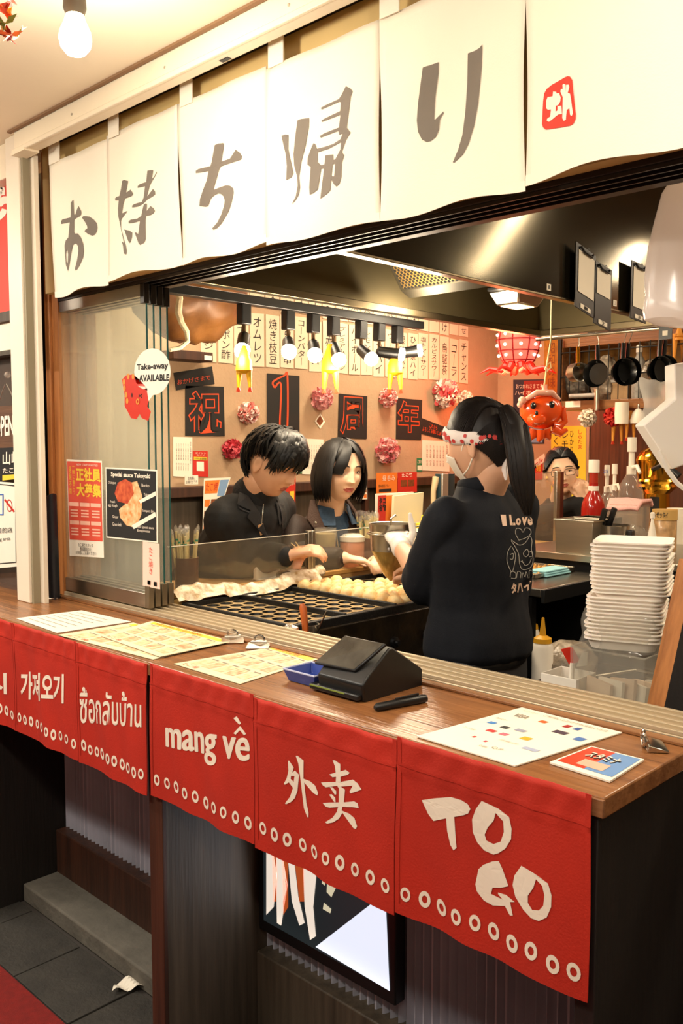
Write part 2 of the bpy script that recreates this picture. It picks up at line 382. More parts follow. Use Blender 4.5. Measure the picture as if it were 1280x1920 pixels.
obj('lettering', b2, M_white_print, ban, smooth=0)
struct('trim_neighbour_head', MB().box((-6, 1.33, 2.33), (-2.74, 1.42, 2.437)), M_creambeam, bevel=.003)
struct('window_neighbour', MB().box((-6, 1.40, 1.0), (-2.76, 1.404, 1.79)), glass('neighbour_glass', (.8, .74, .68, 1), .2, .05, .2, (.5, .4, .35, 1)))
# OPEN plate
op = thing('open_sign', 'brown wooden OPEN plate hung on a chain at left edge', 'sign', (-3.0, 1.37, 1.5))
def PYl(y): return lambda a, b: PY(a, b, y)
q = PYl(1.372)
obj('plate', MB().slab([q(-60, 845), q(30, 838), q(30, 760), q(-60, 765)], (0, .012, 0)), wood('plate_wood', '#6a4a34', '#54382a', 0), op)
t = MB(); quad_text(t, 'OPEN', [q(-9, 820), q(27, 816), q(26, 778), q(-9, 781)], bold=.025, lift=.002); obj('lettering', t, M_white_print, op, smooth=0)
c_ = MB(); c_.tube([q(-2, 755), q(4, 735), q(10, 720)], .0016, 6); c_.tube([q(28, 755), q(20, 735), q(12, 720)], .0016, 6); obj('chain', c_, M_alu, op)
obj('hook', MB().sph(q(14, 703), .011), glass('clear_hook', (.95, .9, .85, 1), .4, .1, .3, (.9, .8, .7, 1)), op)
def sheet(name, label, cat, corners, mats, th=(0, .003, 0), group=None):
    r = thing(name, label, cat, tuple((V(corners[0])+V(corners[1]))/2), group); obj('sheet', MB().slab(corners, th), mats, r, smooth=0); return r
ns = sheet('notice', 'white notice with black border and red no-smoking ring at left edge', 'notice', [q(-60, 1070), q(34, 1062), q(32, 906), q(-60, 898)], M_paper)
t = MB(); 
def ringpoly(mb, c, U, Vv, r0, r1, n=24, lift=.001):
    U = V(U).normalized(); Vv = V(Vv).normalized(); nn = U.cross(Vv); c = V(c)+nn*lift
    vs = [c+U*(r*cos(2*pi*i/n))+Vv*(r*sin(2*pi*i/n)) for r in (r0, r1) for i in range(n)]
    mb.add(vs, [(i, (i+1) % n, n+(i+1) % n, n+i) for i in range(n)])
def frame2(mb, cs, wpx, fn, lift=.001):
    """thin border inside pixel quad"""
    c = [V((a, b, 0)) for a, b in cs]; ctr = sum(c, V())/4
    ins = [p+(ctr-p).normalized()*wpx for p in c]
    n = V((0, -lift, 0))
    vs = [fn(p.x, p.y)+n for p in c+ins]; mb.add(vs, [(i, (i+1) % 4, 4+(i+1) % 4, 4+i) for i in range(4)])
UX, UZ, UYv = (1, 0, 0), (0, 0, 1), (0, 1, 0)
frame2(t, [(-50, 1062), (31, 1055), (29, 910), (-50, 902)], 2, q)
quad_text(t, '禁煙目的店', [q(-24, 1002), q(24, 998), q(24, 988), q(-24, 991)], lift=.002)
quad_text(t, 'Smoking area', [q(-22, 1018), q(20, 1014), q(20, 1006), q(-22, 1009)], lift=.002)
obj('lettering', t, M_inkblack, ns, smooth=0)
t = MB(); ringpoly(t, q(18, 948), UX, UZ, .017, .021); t.add([q(8, 938)+V((0, -.001, 0)), q(10, 935)+V((0, -.001, 0)), q(28, 958)+V((0, -.001, 0)), q(26, 961)+V((0, -.001, 0))], [(0, 1, 2, 3)]); obj('no_smoking_ring', t, M_redp, ns, smooth=0)
t = MB(); frame2(t, [(-30, 966), (7, 966), (7, 926), (-30, 926)], 3, q, .0012); obj('blue_frame', t, mat('blue_print', '#3a66b8', .6), ns, smooth=0)
fl = sheet('flyer', 'dark flyer with white brush characters above white notice', 'flyer', [q(-60, 905), q(33, 899), q(32, 838), q(-60, 842)], M_blk_card)
t = MB(); quad_text(t, '山崎', [q(6, 872), q(40, 870), q(40, 846), q(6, 847)], bold=.02, lift=.002); quad_text(t, 'たこ焼', [q(6, 888), q(40, 886), q(40, 876), q(6, 877)], bold=.01, lift=.002); obj('lettering', t, M_white_print, fl, smooth=0)
t = MB(); t.add([q(5, 901)+V((0, -.001, 0)), q(32, 898)+V((0, -.001, 0)), q(32, 889)+V((0, -.001, 0)), q(5, 891)+V((0, -.001, 0))], [(0, 1, 2, 3)]); obj('yellow_strip', t, M_yellow, fl, smooth=0)
# rolled dark tube standing in the gap
rt = thing('rolled_mat', 'dark rolled mat with pale slanted end standing beside wood post', 'rolled mat', (-2.70, 1.42, 1.0))
a0 = V((-2.682, 1.415, 1.0)); a1 = V((-2.690, 1.415, 1.335))
mb = MB(); n = 20
vs = [(a0.x+.019*cos(2*pi*i/n), a0.y+.019*sin(2*pi*i/n), 1.0) for i in range(n)]+[(a1.x+.019*cos(2*pi*i/n), a1.y+.019*sin(2*pi*i/n), 1.325+.016*cos(2*pi*i/n)) for i in range(n)]
mb.add(vs, [(i, (i+1) % n, n+(i+1) % n, n+i) for i in range(n)]+[tuple(range(n))]); obj('roll', mb, mat('navy_vinyl', '#12141c', .35), rt)
mb = MB(); mb.add([V(p)+V((0, 0, .0008)) for p in vs[n:]], [tuple(range(n))]); obj('cut_end', mb, mat('cork', '#d8b48c', .7), rt, smooth=0)

# ================================================================ white noren
def noren_y(x, z):
    k = max(0, min(1, (2.36-z)/.4))
    return 1.380-.007*k*sin(8.5*x+1.3)-.004*k*sin(19*x+5*z)-.002*sin(31*x-9*z)
nor = thing('noren_curtain', 'long white shop curtain with grey brush characters hung above the counter', 'curtain', (-1.6, 1.38, 1.95))
PAN = [(-2.583, -2.256), (-2.256, -1.922), (-1.922, -1.585), (-1.585, -1.241), (-1.241, -.90), (-.90, -.56), (-.56, -.22), (-.22, .12)]
SLIT = {-1.922, -1.241, -.90, -.22}
for a, b in PAN:
    def fn(u, v, a=a, b=b):
        z = 1.952+.006*sin(7*(a+b))+(2.346-1.952)*v+.005*(1-v)*sin((a+(b-a)*u)*23)
        ga = (.0045*sin(pi*min(1, v*1.25)) if a in SLIT else 0); gb = (.0045*sin(pi*min(1, v*1.25)) if b in SLIT else 0)
        x = a+ga+(b-ga-gb-a)*u; return V((x, noren_y(x, z), z))
    o = obj('curtain_panel', MB().grid(fn, 20, 22), M_cloth_w, nor); s = o.modifiers.new('thick', 'SOLIDIFY'); s.thickness = .001; s.offset = 0
    h = MB(); h.grid(lambda u, v: fn(u, v*.045)+V((0, -.0014, 0)), 20, 1); obj('hem', h, M_cloth_w, nor)
for i in range(8):
    x0 = -2.575+i*.3345; wd = .05 if i else .062
    tb = MB().box((x0, 1.375, 2.338), (x0+wd, 1.378, 2.425)); tb.box((x0, 1.375, 2.422), (x0+wd, 1.402, 2.425)); obj('hanging_tab', tb, M_cloth_w, nor)
tag(obj('curtain_rod', MB().cyl((-2.60, 1.390, 2.414), (.5, 1.390, 2.414), .007), M_creambeam), 'thin rod under the beam carrying the white curtain', 'rod')
def trace(mb, crop, loops, plane):
    ox, oy, s = crop; mb.poly([[plane(ox+a/s, oy+b/s) for a, b in l] for l in loops])
def refine(mb, fn, cuts=2, maxlen=.03):
    bm = bmesh.new(); vs = [bm.verts.new(p) for p in mb.v]
    for f_ in mb.f:
        try: bm.faces.new([vs[i] for i in f_])
        except ValueError: pass
    for _ in range(cuts):
        es = [e for e in bm.edges if e.calc_length() > maxlen]
        if not es: break
        bmesh.ops.subdivide_edges(bm, edges=es, cuts=1); bmesh.ops.triangulate(bm, faces=bm.faces)
    bm.verts.index_update(); o = MB(); o.add([fn(v.co) for v in bm.verts], [tuple(v.index for v in f_.verts) for f_ in bm.faces]); bm.free(); return o
NP = lambda a, b: PY(a, b, 1.38)
nfn = lambda lift: (lambda p: V((p.x, noren_y(p.x, p.z)-lift, p.z)))
G_O = [[(385,240),(430,180),(445,190),(460,490),(475,520),(490,510),(530,390),(570,315),(640,440),(640,500),(615,545),(540,570),(470,620),(470,900),(485,935),(560,935),(640,1020),(700,1170),(718,1340),(700,1480),(620,1660),(560,1745),(520,1770),(500,1730),(560,1520),(590,1330),(575,1220),(530,1165),(480,1165),(440,1200),(385,1420),(340,1650),(300,1775),(250,1640),(235,1440),(230,1200),(260,1090),(325,1020),(360,680),(175,720),(170,660),(200,615),(375,570),(385,500)],[(295,1295),(312,1400),(300,1560),(285,1615),(262,1540),(258,1400),(270,1330)]]
G_O2 = [[(660,580),(690,545),(760,545),(830,555),(920,620),(980,700),(995,800),(975,900),(930,970),(880,985),(800,950),(725,890),(740,855),(785,820),(780,770),(740,690)]]
G_M1 = [[(245,320),(285,302),(370,325),(350,440),(335,560),(420,495),(468,580),(440,625),(370,655),(315,675),(280,800),(258,960),(270,970),(345,930),(360,935),(250,1080),(235,1130),(240,1260),(318,1560),(335,1600),(355,1720),(350,1780),(325,1795),(295,1770),(280,1620),(258,1540),(270,1535),(302,1572),(215,1180),(175,1020),(165,880),(180,715),(100,712),(90,670),(120,640),(190,625),(225,480)]]
G_M2 = [[(305,1295),(400,1315),(455,1355),(450,1450),(425,1540),(408,1565),(380,1520)]]
G_M3 = [[(710,110),(760,95),(820,95),(795,270),(840,220),(885,120),(888,150),(830,260),(785,340),(755,410),(710,620),(730,600),(820,470),(860,520),(862,580),(820,620),(720,680),(640,775),(560,830),(450,855),(450,815),(490,780),(620,735),(650,640),(670,420),(540,458),(545,420),(580,380),(690,335)]]
G_M4 = [[(655,790),(690,762),(712,775),(705,920),(780,815),(845,870),(865,910),(845,955),(790,995),(700,1020),(692,1100),(705,1480),(680,1555),(600,1600),(570,1560),(500,1360),(520,1350),(565,1380),(590,1115),(480,1160),(390,1172),(388,1130),(430,1095),(540,1075),(612,1015),(640,850)]]
G_C = [[(565,130),(640,100),(740,90),(755,130),(700,460),(860,400),(920,300),(970,215),(1050,280),(1088,350),(1070,410),(920,470),(690,560),(655,630),(600,830),(548,1000),(565,1020),(680,970),(790,930),(860,940),(915,990),(920,1080),(885,1260),(830,1450),(700,1690),(610,1790),(540,1822),(510,1800),(620,1670),(690,1520),(745,1340),(758,1240),(740,1160),(690,1110),(640,1100),(570,1130),(490,1200),(430,1355),(380,1362),(235,1345),(250,1200),(320,1020),(400,830),(438,650),(300,670),(165,685),(165,640),(215,605),(475,550),(500,480)]]
G_K1 = [[(88,815),(140,795),(188,800),(185,1000),(215,1150),(262,1350),(230,1410),(155,1450),(165,1250),(150,1080)]]
G_K2 = [[(310,590),(350,570),(470,552),(470,680),(430,950),(370,1200),(345,1400),(362,1560),(350,1650),(290,1750),(240,1795),(300,1680),(325,1530),(315,1400),(270,1240),(260,1080),(280,850)]]
G_K3 = [[(1000,95),(1060,125),(1095,170),(1068,240),(1010,690),(1060,760),(1000,870),(945,1040),(975,1090),(945,1200),(940,1400),(915,1500),(878,1545),(845,1510),(810,1440),(800,1600),(760,1650),(670,1725),(690,1500),(710,1290),(668,1290),(630,1590),(570,1640),(515,1665),(503,1560),(515,1265),(465,1230),(465,1130),(520,970),(545,918),(570,930),(595,1000),(700,975),(830,930),(925,860),(960,770),(912,800),(900,740),(650,840),(632,815),(690,780),(905,690),(925,510),(660,612),(650,590),(690,565),(920,455),(930,330),(910,320),(650,430),(635,405),(690,375),(900,280),(940,220)],[(612,1050),(770,1000),(935,900),(925,1010),(860,1150),(835,1165),(830,1080),(725,1095),(715,1225),(670,1240),(615,1195)],[(860,1215),(825,1225),(812,1395),(848,1395)]]
G_R1 = [[(190,435),(280,405),(400,358),(395,520),(345,880),(330,1180),(345,1180),(455,1060),(458,1085),(405,1180),(390,1330),(350,1430),(280,1490),(225,1508),(160,1470),(110,1360),(95,1200),(115,950),(180,450)]]
G_R2 = [[(803,220),(900,185),(970,145),(1015,95),(1005,420),(950,950),(890,1270),(810,1530),(730,1680),(600,1800),(585,1790),(660,1610),(720,1400),(760,1080),(790,650),(800,240)]]
for crop, gl in [((100, 360, 12), (G_O, G_O2)), ((210, 310, 10.667), (G_M1, G_M2, G_M3, G_M4)), ((350, 260, 10.667), (G_C,)), ((520, 150, 7.68), (G_K1, G_K2, G_K3)), ((770, 70, 7.68), (G_R1, G_R2))]:
    t = MB()
    for g in gl: trace(t, crop, g, NP)
    obj('brush_character', refine(t, nfn(.0016)), M_ink, nor, smooth=0)
t = MB(); trace(t, (1000, 130, 12.8), [[(210,1320),(240,780),(265,590),(330,480),(450,390),(800,210),(860,190),(920,200),(985,290),(1000,450),(1090,1120),(1085,1230),(1030,1340),(960,1385),(700,1420),(310,1455),(240,1400)]], NP)
sb = obj('red_seal', refine(t, nfn(.0016)), mat('seal_red', '#d8331e', .75), nor, smooth=0)
t = MB()
for l in [[(330,950),(330,760),(360,680),(490,665),(500,550),(580,560),(590,600),(660,600),(700,700),(690,800),(640,880),(575,900),(570,1040),(620,1010),(620,910),(720,900),(740,1100),(640,1110),(500,1210),(400,1275),(340,1240),(350,1200),(430,1150),(450,980),(370,985)], [(740,400),(770,375),(822,400),(832,590),(837,400),(900,400),(920,460),(880,600),(940,620),(970,760),(1020,1100),(990,1160),(950,1130),(930,970),(860,1010),(845,1240),(790,1270),(750,1200),(755,700),(690,560),(700,500),(750,495)]]:
    trace(t, (1000, 130, 12.8), [l], NP)
obj('seal_character', refine(t, nfn(.0024)), M_cloth_w, sb, smooth=0)

# ================================================================ red cloths on the counter front
ZB, ZTc = .69, .999
def red_y(x, z): k = (ZTc-z)/.31; return 1.138-.004*k*sin(17*x+.7)-.003*k*sin(41*x+6*z)-.0015*sin(60*x+20*z)-.0022*sin(95*x+3*sin(9*x))*exp(-((z-.972)/.022)**2)
CP = [(-2.75, -2.40), (-2.398, -2.050), (-2.048, -1.735), (-1.722, -1.355), (-1.353, -.980), (-.978, -.613)]
LBL = ['leftmost red counter cloth cut by the picture edge', 'red counter cloth with white Korean lettering', 'red counter cloth with white Thai lettering', 'red counter cloth with white mang về lettering', 'red counter cloth with two white Chinese characters', 'red counter cloth with white TO GO brush lettering']
RP = lambda a, b: PY(a, b, 1.136)
rfn = lambda lift: (lambda p: V((p.x, red_y(p.x, p.z)-lift, p.z)))
TRC = {5: ((780, 1480, 4.571), [[[(42,95),(150,78),(290,70),(380,95),(440,130),(462,170),(440,210),(400,225),(318,240),(330,400),(340,505),(315,525),(290,480),(262,360),(252,250),(145,272),(100,215)]],
    [[(560,100),(620,130),(700,170),(790,240),(812,340),(808,430),(760,510),(700,550),(660,560),(580,525),(520,460),(480,370),(475,260),(510,170)],[(675,205),(740,280),(745,370),(720,450),(660,470),(600,440),(585,390),(610,330),(660,270)]],
    [[(705,615),(740,690),(790,830),(720,845),(650,845),(635,900),(740,945),(700,900),(700,885),(770,905),(845,965),(805,965),(830,1080),(805,1080),(760,1000),(650,1000),(570,960),(510,880),(497,820),(525,690),(570,650),(650,620)]],
    [[(900,655),(970,690),(1060,740),(1140,800),(1170,900),(1168,1000),(1130,1090),(1060,1122),(990,1100),(920,1030),(850,920),(825,820),(840,740)],[(1035,765),(1090,820),(1110,900),(1100,990),(1060,1032),(1000,1030),(960,970),(960,910),(1010,840)]]]),
  4: ((520, 1400, 7.111), [[[(118,195),(135,195),(198,285),(175,355),(215,325),(275,380),(240,600),(200,700),(150,750),(95,775),(85,760),(140,680),(178,560),(125,485),(80,515),(68,500),(100,430),(122,330)],[(155,400),(205,400),(190,480),(150,440)]],
    [[(235,125),(260,122),(345,185),(340,430),(430,460),(500,520),(540,620),(530,650),(480,620),(350,480),(375,750),(405,880),(400,950),(380,945),(330,830),(300,500),(270,230)]],
    [[(740,180),(770,178),(840,230),(842,330),(910,308),(960,350),(935,375),(845,400),(845,470),(1000,440),(1060,490),(1115,575),(1060,595),(975,622),(962,600),(1000,520),(850,530),(905,570),(890,740),(1020,728),(1065,755),(1082,820),(1000,805),(870,800),(860,850),(960,890),(1030,950),(1065,1060),(1050,1095),(1020,1085),(870,880),(820,960),(740,1010),(660,1025),(640,1005),(730,950),(790,870),(810,805),(690,815),(640,800),(600,750),(820,742),(825,560),(800,520),(640,545),(600,520),(575,480),(780,470),(785,400),(735,408),(690,370),(780,345),(770,260)]],
    [[(695,540),(730,540),(785,590),(785,635),(765,640)]], [[(685,640),(720,635),(770,680),(775,740),(755,740)]]])}
QT = {0: ('시', [(-22, 1300), (12, 1302), (12, 1262), (-22, 1262)], .03), 1: ('가져오기', [(38, 1311), (120, 1319), (119, 1264), (38, 1259)], .03), 2: ('ซื้อกลับบ้าน', [(149, 1356), (266, 1364), (266, 1300), (149, 1288)], .012), 3: ('mang ve', [(309, 1417), (465, 1447), (465, 1386), (309, 1365)], .018)}
random.seed(3)
for i, (a, b) in enumerate(CP):
    r = thing('counter_cloth', LBL[i], 'cloth', ((a+b)/2, 1.138, ZB), 'red cloths along the counter front')
    fn = lambda u, v: (lambda x, z: V((x, red_y(x, z)-.0015*(1 if .83 < v < .86 else 0), z)))(a+(b-a)*u, ZB+.006*sin(3*i)+(ZTc-ZB)*v)
    o = obj('cloth_panel', MB().grid(fn, 48, 30), M_red, r); s = o.modifiers.new('thick', 'SOLIDIFY'); s.thickness = .001; s.offset = 0
    st = MB(); st.grid(lambda u, v: fn(u, .845+.012*v)+V((0, -.0014, 0)), 24, 1); obj('stitched_seam', st, M_red, r)
    st = MB()
    for u0 in (0, .975): st.grid(lambda u, v: fn(u0+.025*u, v)+V((0, -.0014, 0)), 1, 16)
    st.grid(lambda u, v: fn(u, .06*v)+V((0, -.0014, 0)), 24, 1); obj('hem', st, M_red, r)
    t = MB()
    for k in range(10):
        x = a+.020+(b-a-.04)*(k+.1*random.random())/9.05; z = ZB+.044+.003*random.uniform(-1, 1); n = 16; tl = random.uniform(-.3, .3); ro = .0125+random.uniform(-.001, .001)
        vs = [V((x+rr*(.86*cos(2*pi*j/n)+tl*.3*sin(2*pi*j/n)), 0, z+rr*1.1*sin(2*pi*j/n))) for rr in (.0062, ro) for j in range(n)]
        t.add([rfn(.0014)(p) for p in vs], [(j, (j+1) % n, n+(j+1) % n, n+j) for j in range(n)])
    obj('ring_print', t, M_white_print, r, smooth=0)
    t = MB()
    if i in TRC:
        for g in TRC[i][1]: trace(t, TRC[i][0], g, RP)
    elif i == 3:
        for dx_, dy_ in ((0, 0), (1.6, 0), (-1.6, 0), (0, 1.2), (0, -1.2), (1.1, .9), (-1.1, -.9), (1.1, -.9), (-1.1, .9)): quad_text(t, QT[i][0], [RP(c[0]+dx_, c[1]+dy_) for c in QT[i][1]], lift=0, res=5)
        brush(t, [(440, 1376, 4.5), (448.5, 1366, 5), (449, 1366, 5), (458, 1378, 4.5)], RP); brush(t, [(440, 1345, 6), (444, 1351, 5.5), (449, 1358, 3.5)], RP)
    else: quad_text(t, QT[i][0], [RP(*c) for c in QT[i][1]], bold=QT[i][2], lift=0)
    obj('lettering', refine(t, rfn(.0014), 2, .025), M_white_print, r, smooth=0)

# ================================================================ sliding glass panes
for i in range(4):
    y = 1.474+.0275*i; x1 = -2.215-.006*i
    r = struct('window_%d' % (i+1), MB().box((-2.70, y-.008, 1.020), (x1, y+.008, 1.062)), M_steel, bevel=.001)
    obj('pane', MB().box((-2.70, y-.0025, 1.055), (x1-.002, y+.0025, 1.93)), M_glass, r, smooth=0)
    obj('pane_edge', MB().box((x1-.002, y-.0025, 1.055), (x1, y+.0025, 1.93)), M_teal, r, smooth=0)
    obj('top_frame', MB().box((-2.70, y-.008, 1.922), (x1, y+.008, 1.956)), M_steel, r, bevel=.001)
    obj('corner_cap', MB().box((x1-.02, y-.009, 1.020), (x1+.001, y+.009, 1.085)), mat('cap_steel', '#8a7d68', .4, .8), r, bevel=.001)
    obj('top_cap', MB().box((x1-.02, y-.009, 1.90), (x1+.001, y+.009, 1.956)), mat('cap_dark', '#332d26', .4, .6), r, bevel=.001)
# ================================================================ extractor hood
HX0, HX1, HY0, HY1, HZ = -2.31, -1.655, 1.615, 3.68, 2.0
M_hin = mat('hood_lit_steel', '#7d7050', .42, .75, var=.2, vscale=3, stretch=(.6, .6, 3))  # hood steel again, coloured lighter so the inner panels look lamplit
hood = thing('extractor_hood', 'big dark steel extractor hood hanging over the griddle', 'hood', ((HX0+HX1)/2, (HY0+HY1)/2, HZ))
obj('near_panel', MB().box((HX1-.012, HY0, HZ), (HX1, HY1, 2.66)), M_hood, hood, bevel=.002)
obj('far_panel', MB().box((HX0, HY0, HZ), (HX0+.012, HY1, 2.66)), M_hin, hood, bevel=.002)
obj('end_panel', MB().box((HX0+.012, HY1-.012, HZ), (HX1-.012, HY1, 2.66)), M_hin, hood, bevel=.002)
obj('front_panel', MB().box((HX0+.012, HY0, HZ), (HX1-.012, HY0+.012, 2.66)), M_hood, hood, bevel=.002)
obj('top_panel', MB().box((HX0, HY0, 2.60), (HX1, HY1, 2.62)), M_hood, hood)
lip = MB().box((HX1-.03, HY0, HZ-.004), (HX1+.003, HY1, HZ+.004)); lip.box((HX0-.003, HY0, HZ-.004), (HX0+.035, HY1, HZ+.022)); lip.box((HX0, HY1-.035, HZ-.004), (HX1, HY1+.003, HZ+.022))
obj('drip_lip', lip, mat('lip_steel', '#8a7c62', .3, 1.), hood, bevel=.002)
# filter box
A = PX(752, 546, -2.2); B = PX(892, 520, -1.68); Cc = PX(724, 487, -2.2); d = Cc-A
B.y = A.y; B.z = A.z
fb = MB().slab([A, B, B+d, Cc], V((0, .05, -.02))); fo = obj('filter_box', fb, mat('filter_frame', '#4a4436', .4, .9), hood, smooth=0)
n = ((B-A).cross(d)).normalized(); n = n if n.y < 0 else -n
fg = MB()
for i in range(1, 30):
    for j in range(1, 12):
        c = A+(B-A)*((i+.5*(j % 2))/31)+d*(j/12.5)+n*.0016
        if i+j > 38: continue
        e1 = (B-A).normalized()*.0062; e2 = d.normalized()*.0062
        fg.add([c+e1*cos(k*pi/3)+e2*sin(k*pi/3) for k in range(6)], [tuple(range(6))])
og = obj('filter_holes', fg, mat('filter_dark', '#0d0a06', .8), fo, smooth=0); og['kind'] = 'stuff'
gp = MB(); q4 = [A+(B-A)*.03+d*.08, B-(B-A)*.03+d*.08, B-(B-A)*.03+d*.95, A+(B-A)*.03+d*.95]
gp.add([p+n*.001 for p in q4], [(0, 1, 2, 3)]); obj('filter_plate', gp, mat('filter_gold', '#9a7a3c', .4, .8), fo, smooth=0)
# hood lamp
hl = thing('hood_lamp', 'small boxed lamp with black bracket under the hood', 'lamp', PX(968, 560, -2.0))
c = PX(970, 560, -2.0); Mx = Matrix.Translation(c)
k = MB(); k.hexa([Mx @ V(p) for p in ((-.05, -.07, -.03), (.05, -.07, -.03), (.05, .07, -.03), (-.05, .07, -.03), (-.07, -.10, .02), (.07, -.10, .02), (.07, .10, .02), (-.07, .10, .02))]); obj('lamp_box', k, M_steel, hl, bevel=.006)
k = MB().box((-.06, -.12, .02), (.06, .12, .035), Mx); k.box((-.04, -.03, .03), (.04, .03, .40), Mx); obj('bracket', k, M_blackmet, hl, bevel=.003)
obj('lamp_glass', MB().box((-.04, -.055, -.033), (.04, .055, -.0305), Mx), mat('hood_lamp_glow', '#ffe8c0', .3, emit=3, ecol='#ffdca0'), hl)
lamp('hood_lamp_light', 'POINT', c+V((0, -.14, -.02)), 6, WARM, .04)
# clipboards with orders
def clipboard(px, pyt, pyb, wpx, paper_b, tilt, lab, num):
    x = HX1+.022; a = PX(px, pyt, x); b = PX(px, pyb, x); h = a.z-b.z; w_ = abs(PX(px+wpx, pyt, x).y-a.y)
    r = thing('clipboard', lab, 'clipboard', a, 'clipboards on the hood side')
    def T(u, v, o=0): return V((x+o+.05*v*0, a.y+u*w_, a.z-v*h+tilt*u))
    sh = V((.004, 0, 0))
    obj('board', MB().slab([T(0, 1), T(1, 1), T(1, 0), T(0, 0)], sh), M_black, r, bevel=.0015)
    obj('order_paper', MB().slab([T(.12, paper_b, .005), T(.9, paper_b, .005), T(.9, .1, .005), T(.12, .1, .005)], (.0012, 0, 0)), M_paper, r, smooth=0)
    k = MB(); k.tube([T(.2, .04, .008), T(.3, .10, .012), T(.7, .10, .012), T(.8, .04, .008)], .004, 8); ringpoly(k, T(.5, .05, .013), (0, 1, 0), (0, 0, 1), .006, .010)
    obj('clip', k, M_blackmet, r)
    lb = MB().slab([T(.25, .97, .005), T(.75, .97, .005), T(.75, .90, .005), T(.25, .90, .005)], (.001, 0, 0)); lo = obj('number_label', lb, M_paper, r, smooth=0)
    t = MB(); quad_text(t, num, [T(.42, .96, .007), T(.58, .96, .007), T(.58, .91, .007), T(.42, .91, .007)], lift=.0006); obj('lettering', t, M_inkblack, lo, smooth=0)
clipboard(1078, 452, 575, 38, .74, -.03, 'left black clipboard with long order sheet on the hood', '1')
clipboard(1113, 487, 606, 33, .5, -.02, 'middle black clipboard with half sheet on the hood', '2')
clipboard(1182, 487, 597, 30, .78, -.01, 'right black clipboard with sheet curling at its foot', '3')
for px, py, s in ((1028, 538, '1'), (1152, 568, '2')):
    c = PX(px, py, HX1+.0005); k = sheet('number_sticker', 'small white number sticker on the hood, %s one' % ('left' if s == '1' else 'right'), 'sticker', [c+V((0, -.012, -.012)), c+V((0, .014, -.012)), c+V((0, .014, .010)), c+V((0, -.012, .010))], M_paper, (.001, 0, 0))
    t = MB(); put_text(t, s, c+V((.0015, -.003, -.007)), (0, 1, 0), UZ, .006, .012); obj('lettering', t, M_inkblack, k, smooth=0)
# rail with hooks on the hood end
tag(obj('hook_rail', MB().cyl((-2.33, HY1+.02, HZ-.012), (-.6, HY1+.02, HZ-.012), .008), M_steel), 'steel rail along the hood end carrying pans', 'rail')

# ================================================================ track lights
TX = -2.345
y0 = PX(352, 545, TX).y; y1 = PX(765, 612, TX).y
tag(obj('light_track', MB().box((TX-.018, y0-.1, 1.962), (TX+.018, y1+.08, 1.992)), M_black, bevel=.002), 'black ceiling track carrying the row of spotlights', 'light track')
M_bulb = mat('bulb_glow', '#fff0d0', .3, emit=22, ecol='#ffe6b8')
SPOTS = [(457, 566, 455, 650), (540, 578, 541, 652), (587, 585, 589, 658), (625, 590, 631, 664), (677, 597, 686, 664), (711, 602, 731, 662), (745, 606, 766, 660)]
ordn = ['first', 'second', 'third', 'fourth', 'fifth', 'sixth', 'last']
for i, (ax, ay, bx, by) in enumerate(SPOTS):
    a = PX(ax, ay, TX); a.z = 1.962; b = PX(bx, by, TX+.035)
    r = thing('track_spotlight', '%s black spotlight from the left on the ceiling track' % ordn[i], 'spotlight', (a.x, a.y, 1.962), 'spotlights on the track')
    obj('adaptor', MB().box((a.x-.016, a.y-.02, 1.895), (a.x+.016, a.y+.02, 1.962)), M_black, r, bevel=.003)
    j = V((a.x, a.y, 1.855)); dv = (b-j).normalized()
    obj('stem', MB().cyl((a.x, a.y, 1.897), j, .007, n=10), mat('stem_bronze', '#6a543c', .35, .8), r)
    obj('lamp_body', MB().tube([j-dv*.012, j, j+dv*.07, j+dv*.085], [.008, .021, .022, .026], 16), M_black, r)
    L = max((b-j).length, .10)
    obj('bulb', MB().tube([j+dv*.082, j+dv*(L-.02), j+dv*(L-.004), j+dv*L], [.014, .026, .025, .015], 18), M_bulb if i < 6 else mat('bulb_side', '#d8c4a0', .3, emit=1.5, ecol='#ffe0b0'), r)
    lamp('track_spot_light', 'POINT', j+dv*(L+.035), 7 if i < 6 else 2, WARM, .03)
# ================================================================ griddle
GX0, GX1, GY0, GZ = -2.262, -1.785, 1.625, 1.0
NP_, PW = 5, .222
gr = thing('takoyaki_griddle', 'long black cast iron takoyaki griddle with rows of round moulds', 'griddle', ((GX0+GX1)/2, 2.18, .80))
bd = MB().box((GX0-.01, GY0-.01, .80), (GX1+.012, GY0+NP_*PW+.01, .965)); obj('burner_body', bd, M_iron, gr, bevel=.006)
obj('front_skirt', MB().box((GX1+.0, GY0, .815), (GX1+.02, GY0+NP_*PW, .985)), mat('greasy_iron', '#16130f', .35, .3, var=.5, vscale=14, bump=.3, bscale=40, col2='#3a2c1a'), gr, bevel=.004)
for i in range(7):
    y = GY0+.1+i*.155; obj('burner_knob', MB().lathe([(.017, 0), (.016, .012), (.009, .014), (.008, .022), (0, .022)], 14, Matrix.Rotation(pi/2, 3, 'Y'), (GX1+.02, y, .90)), M_black, gr)
rim = MB()
for i in range(NP_+1):
    y = GY0+i*PW; rim.box((GX0, y-.006, .96), (GX1, y+.006, 1.012))
rim.box((GX0-.008, GY0-.006, .96), (GX0+.006, GY0+NP_*PW+.006, 1.012)); rim.box((GX1-.008, GY0-.006, .96), (GX1+.012, GY0+NP_*PW+.006, 1.008))
obj('plate_rim', rim, M_iron, gr, bevel=.003)
M_plate = mat('oiled_iron', '#c4a878', .35, .25, var=.35, vscale=25, bump=.15, bscale=90)
M_cup = mat('mould_iron', '#0f0d0b', .42, .3, var=.4, vscale=40)
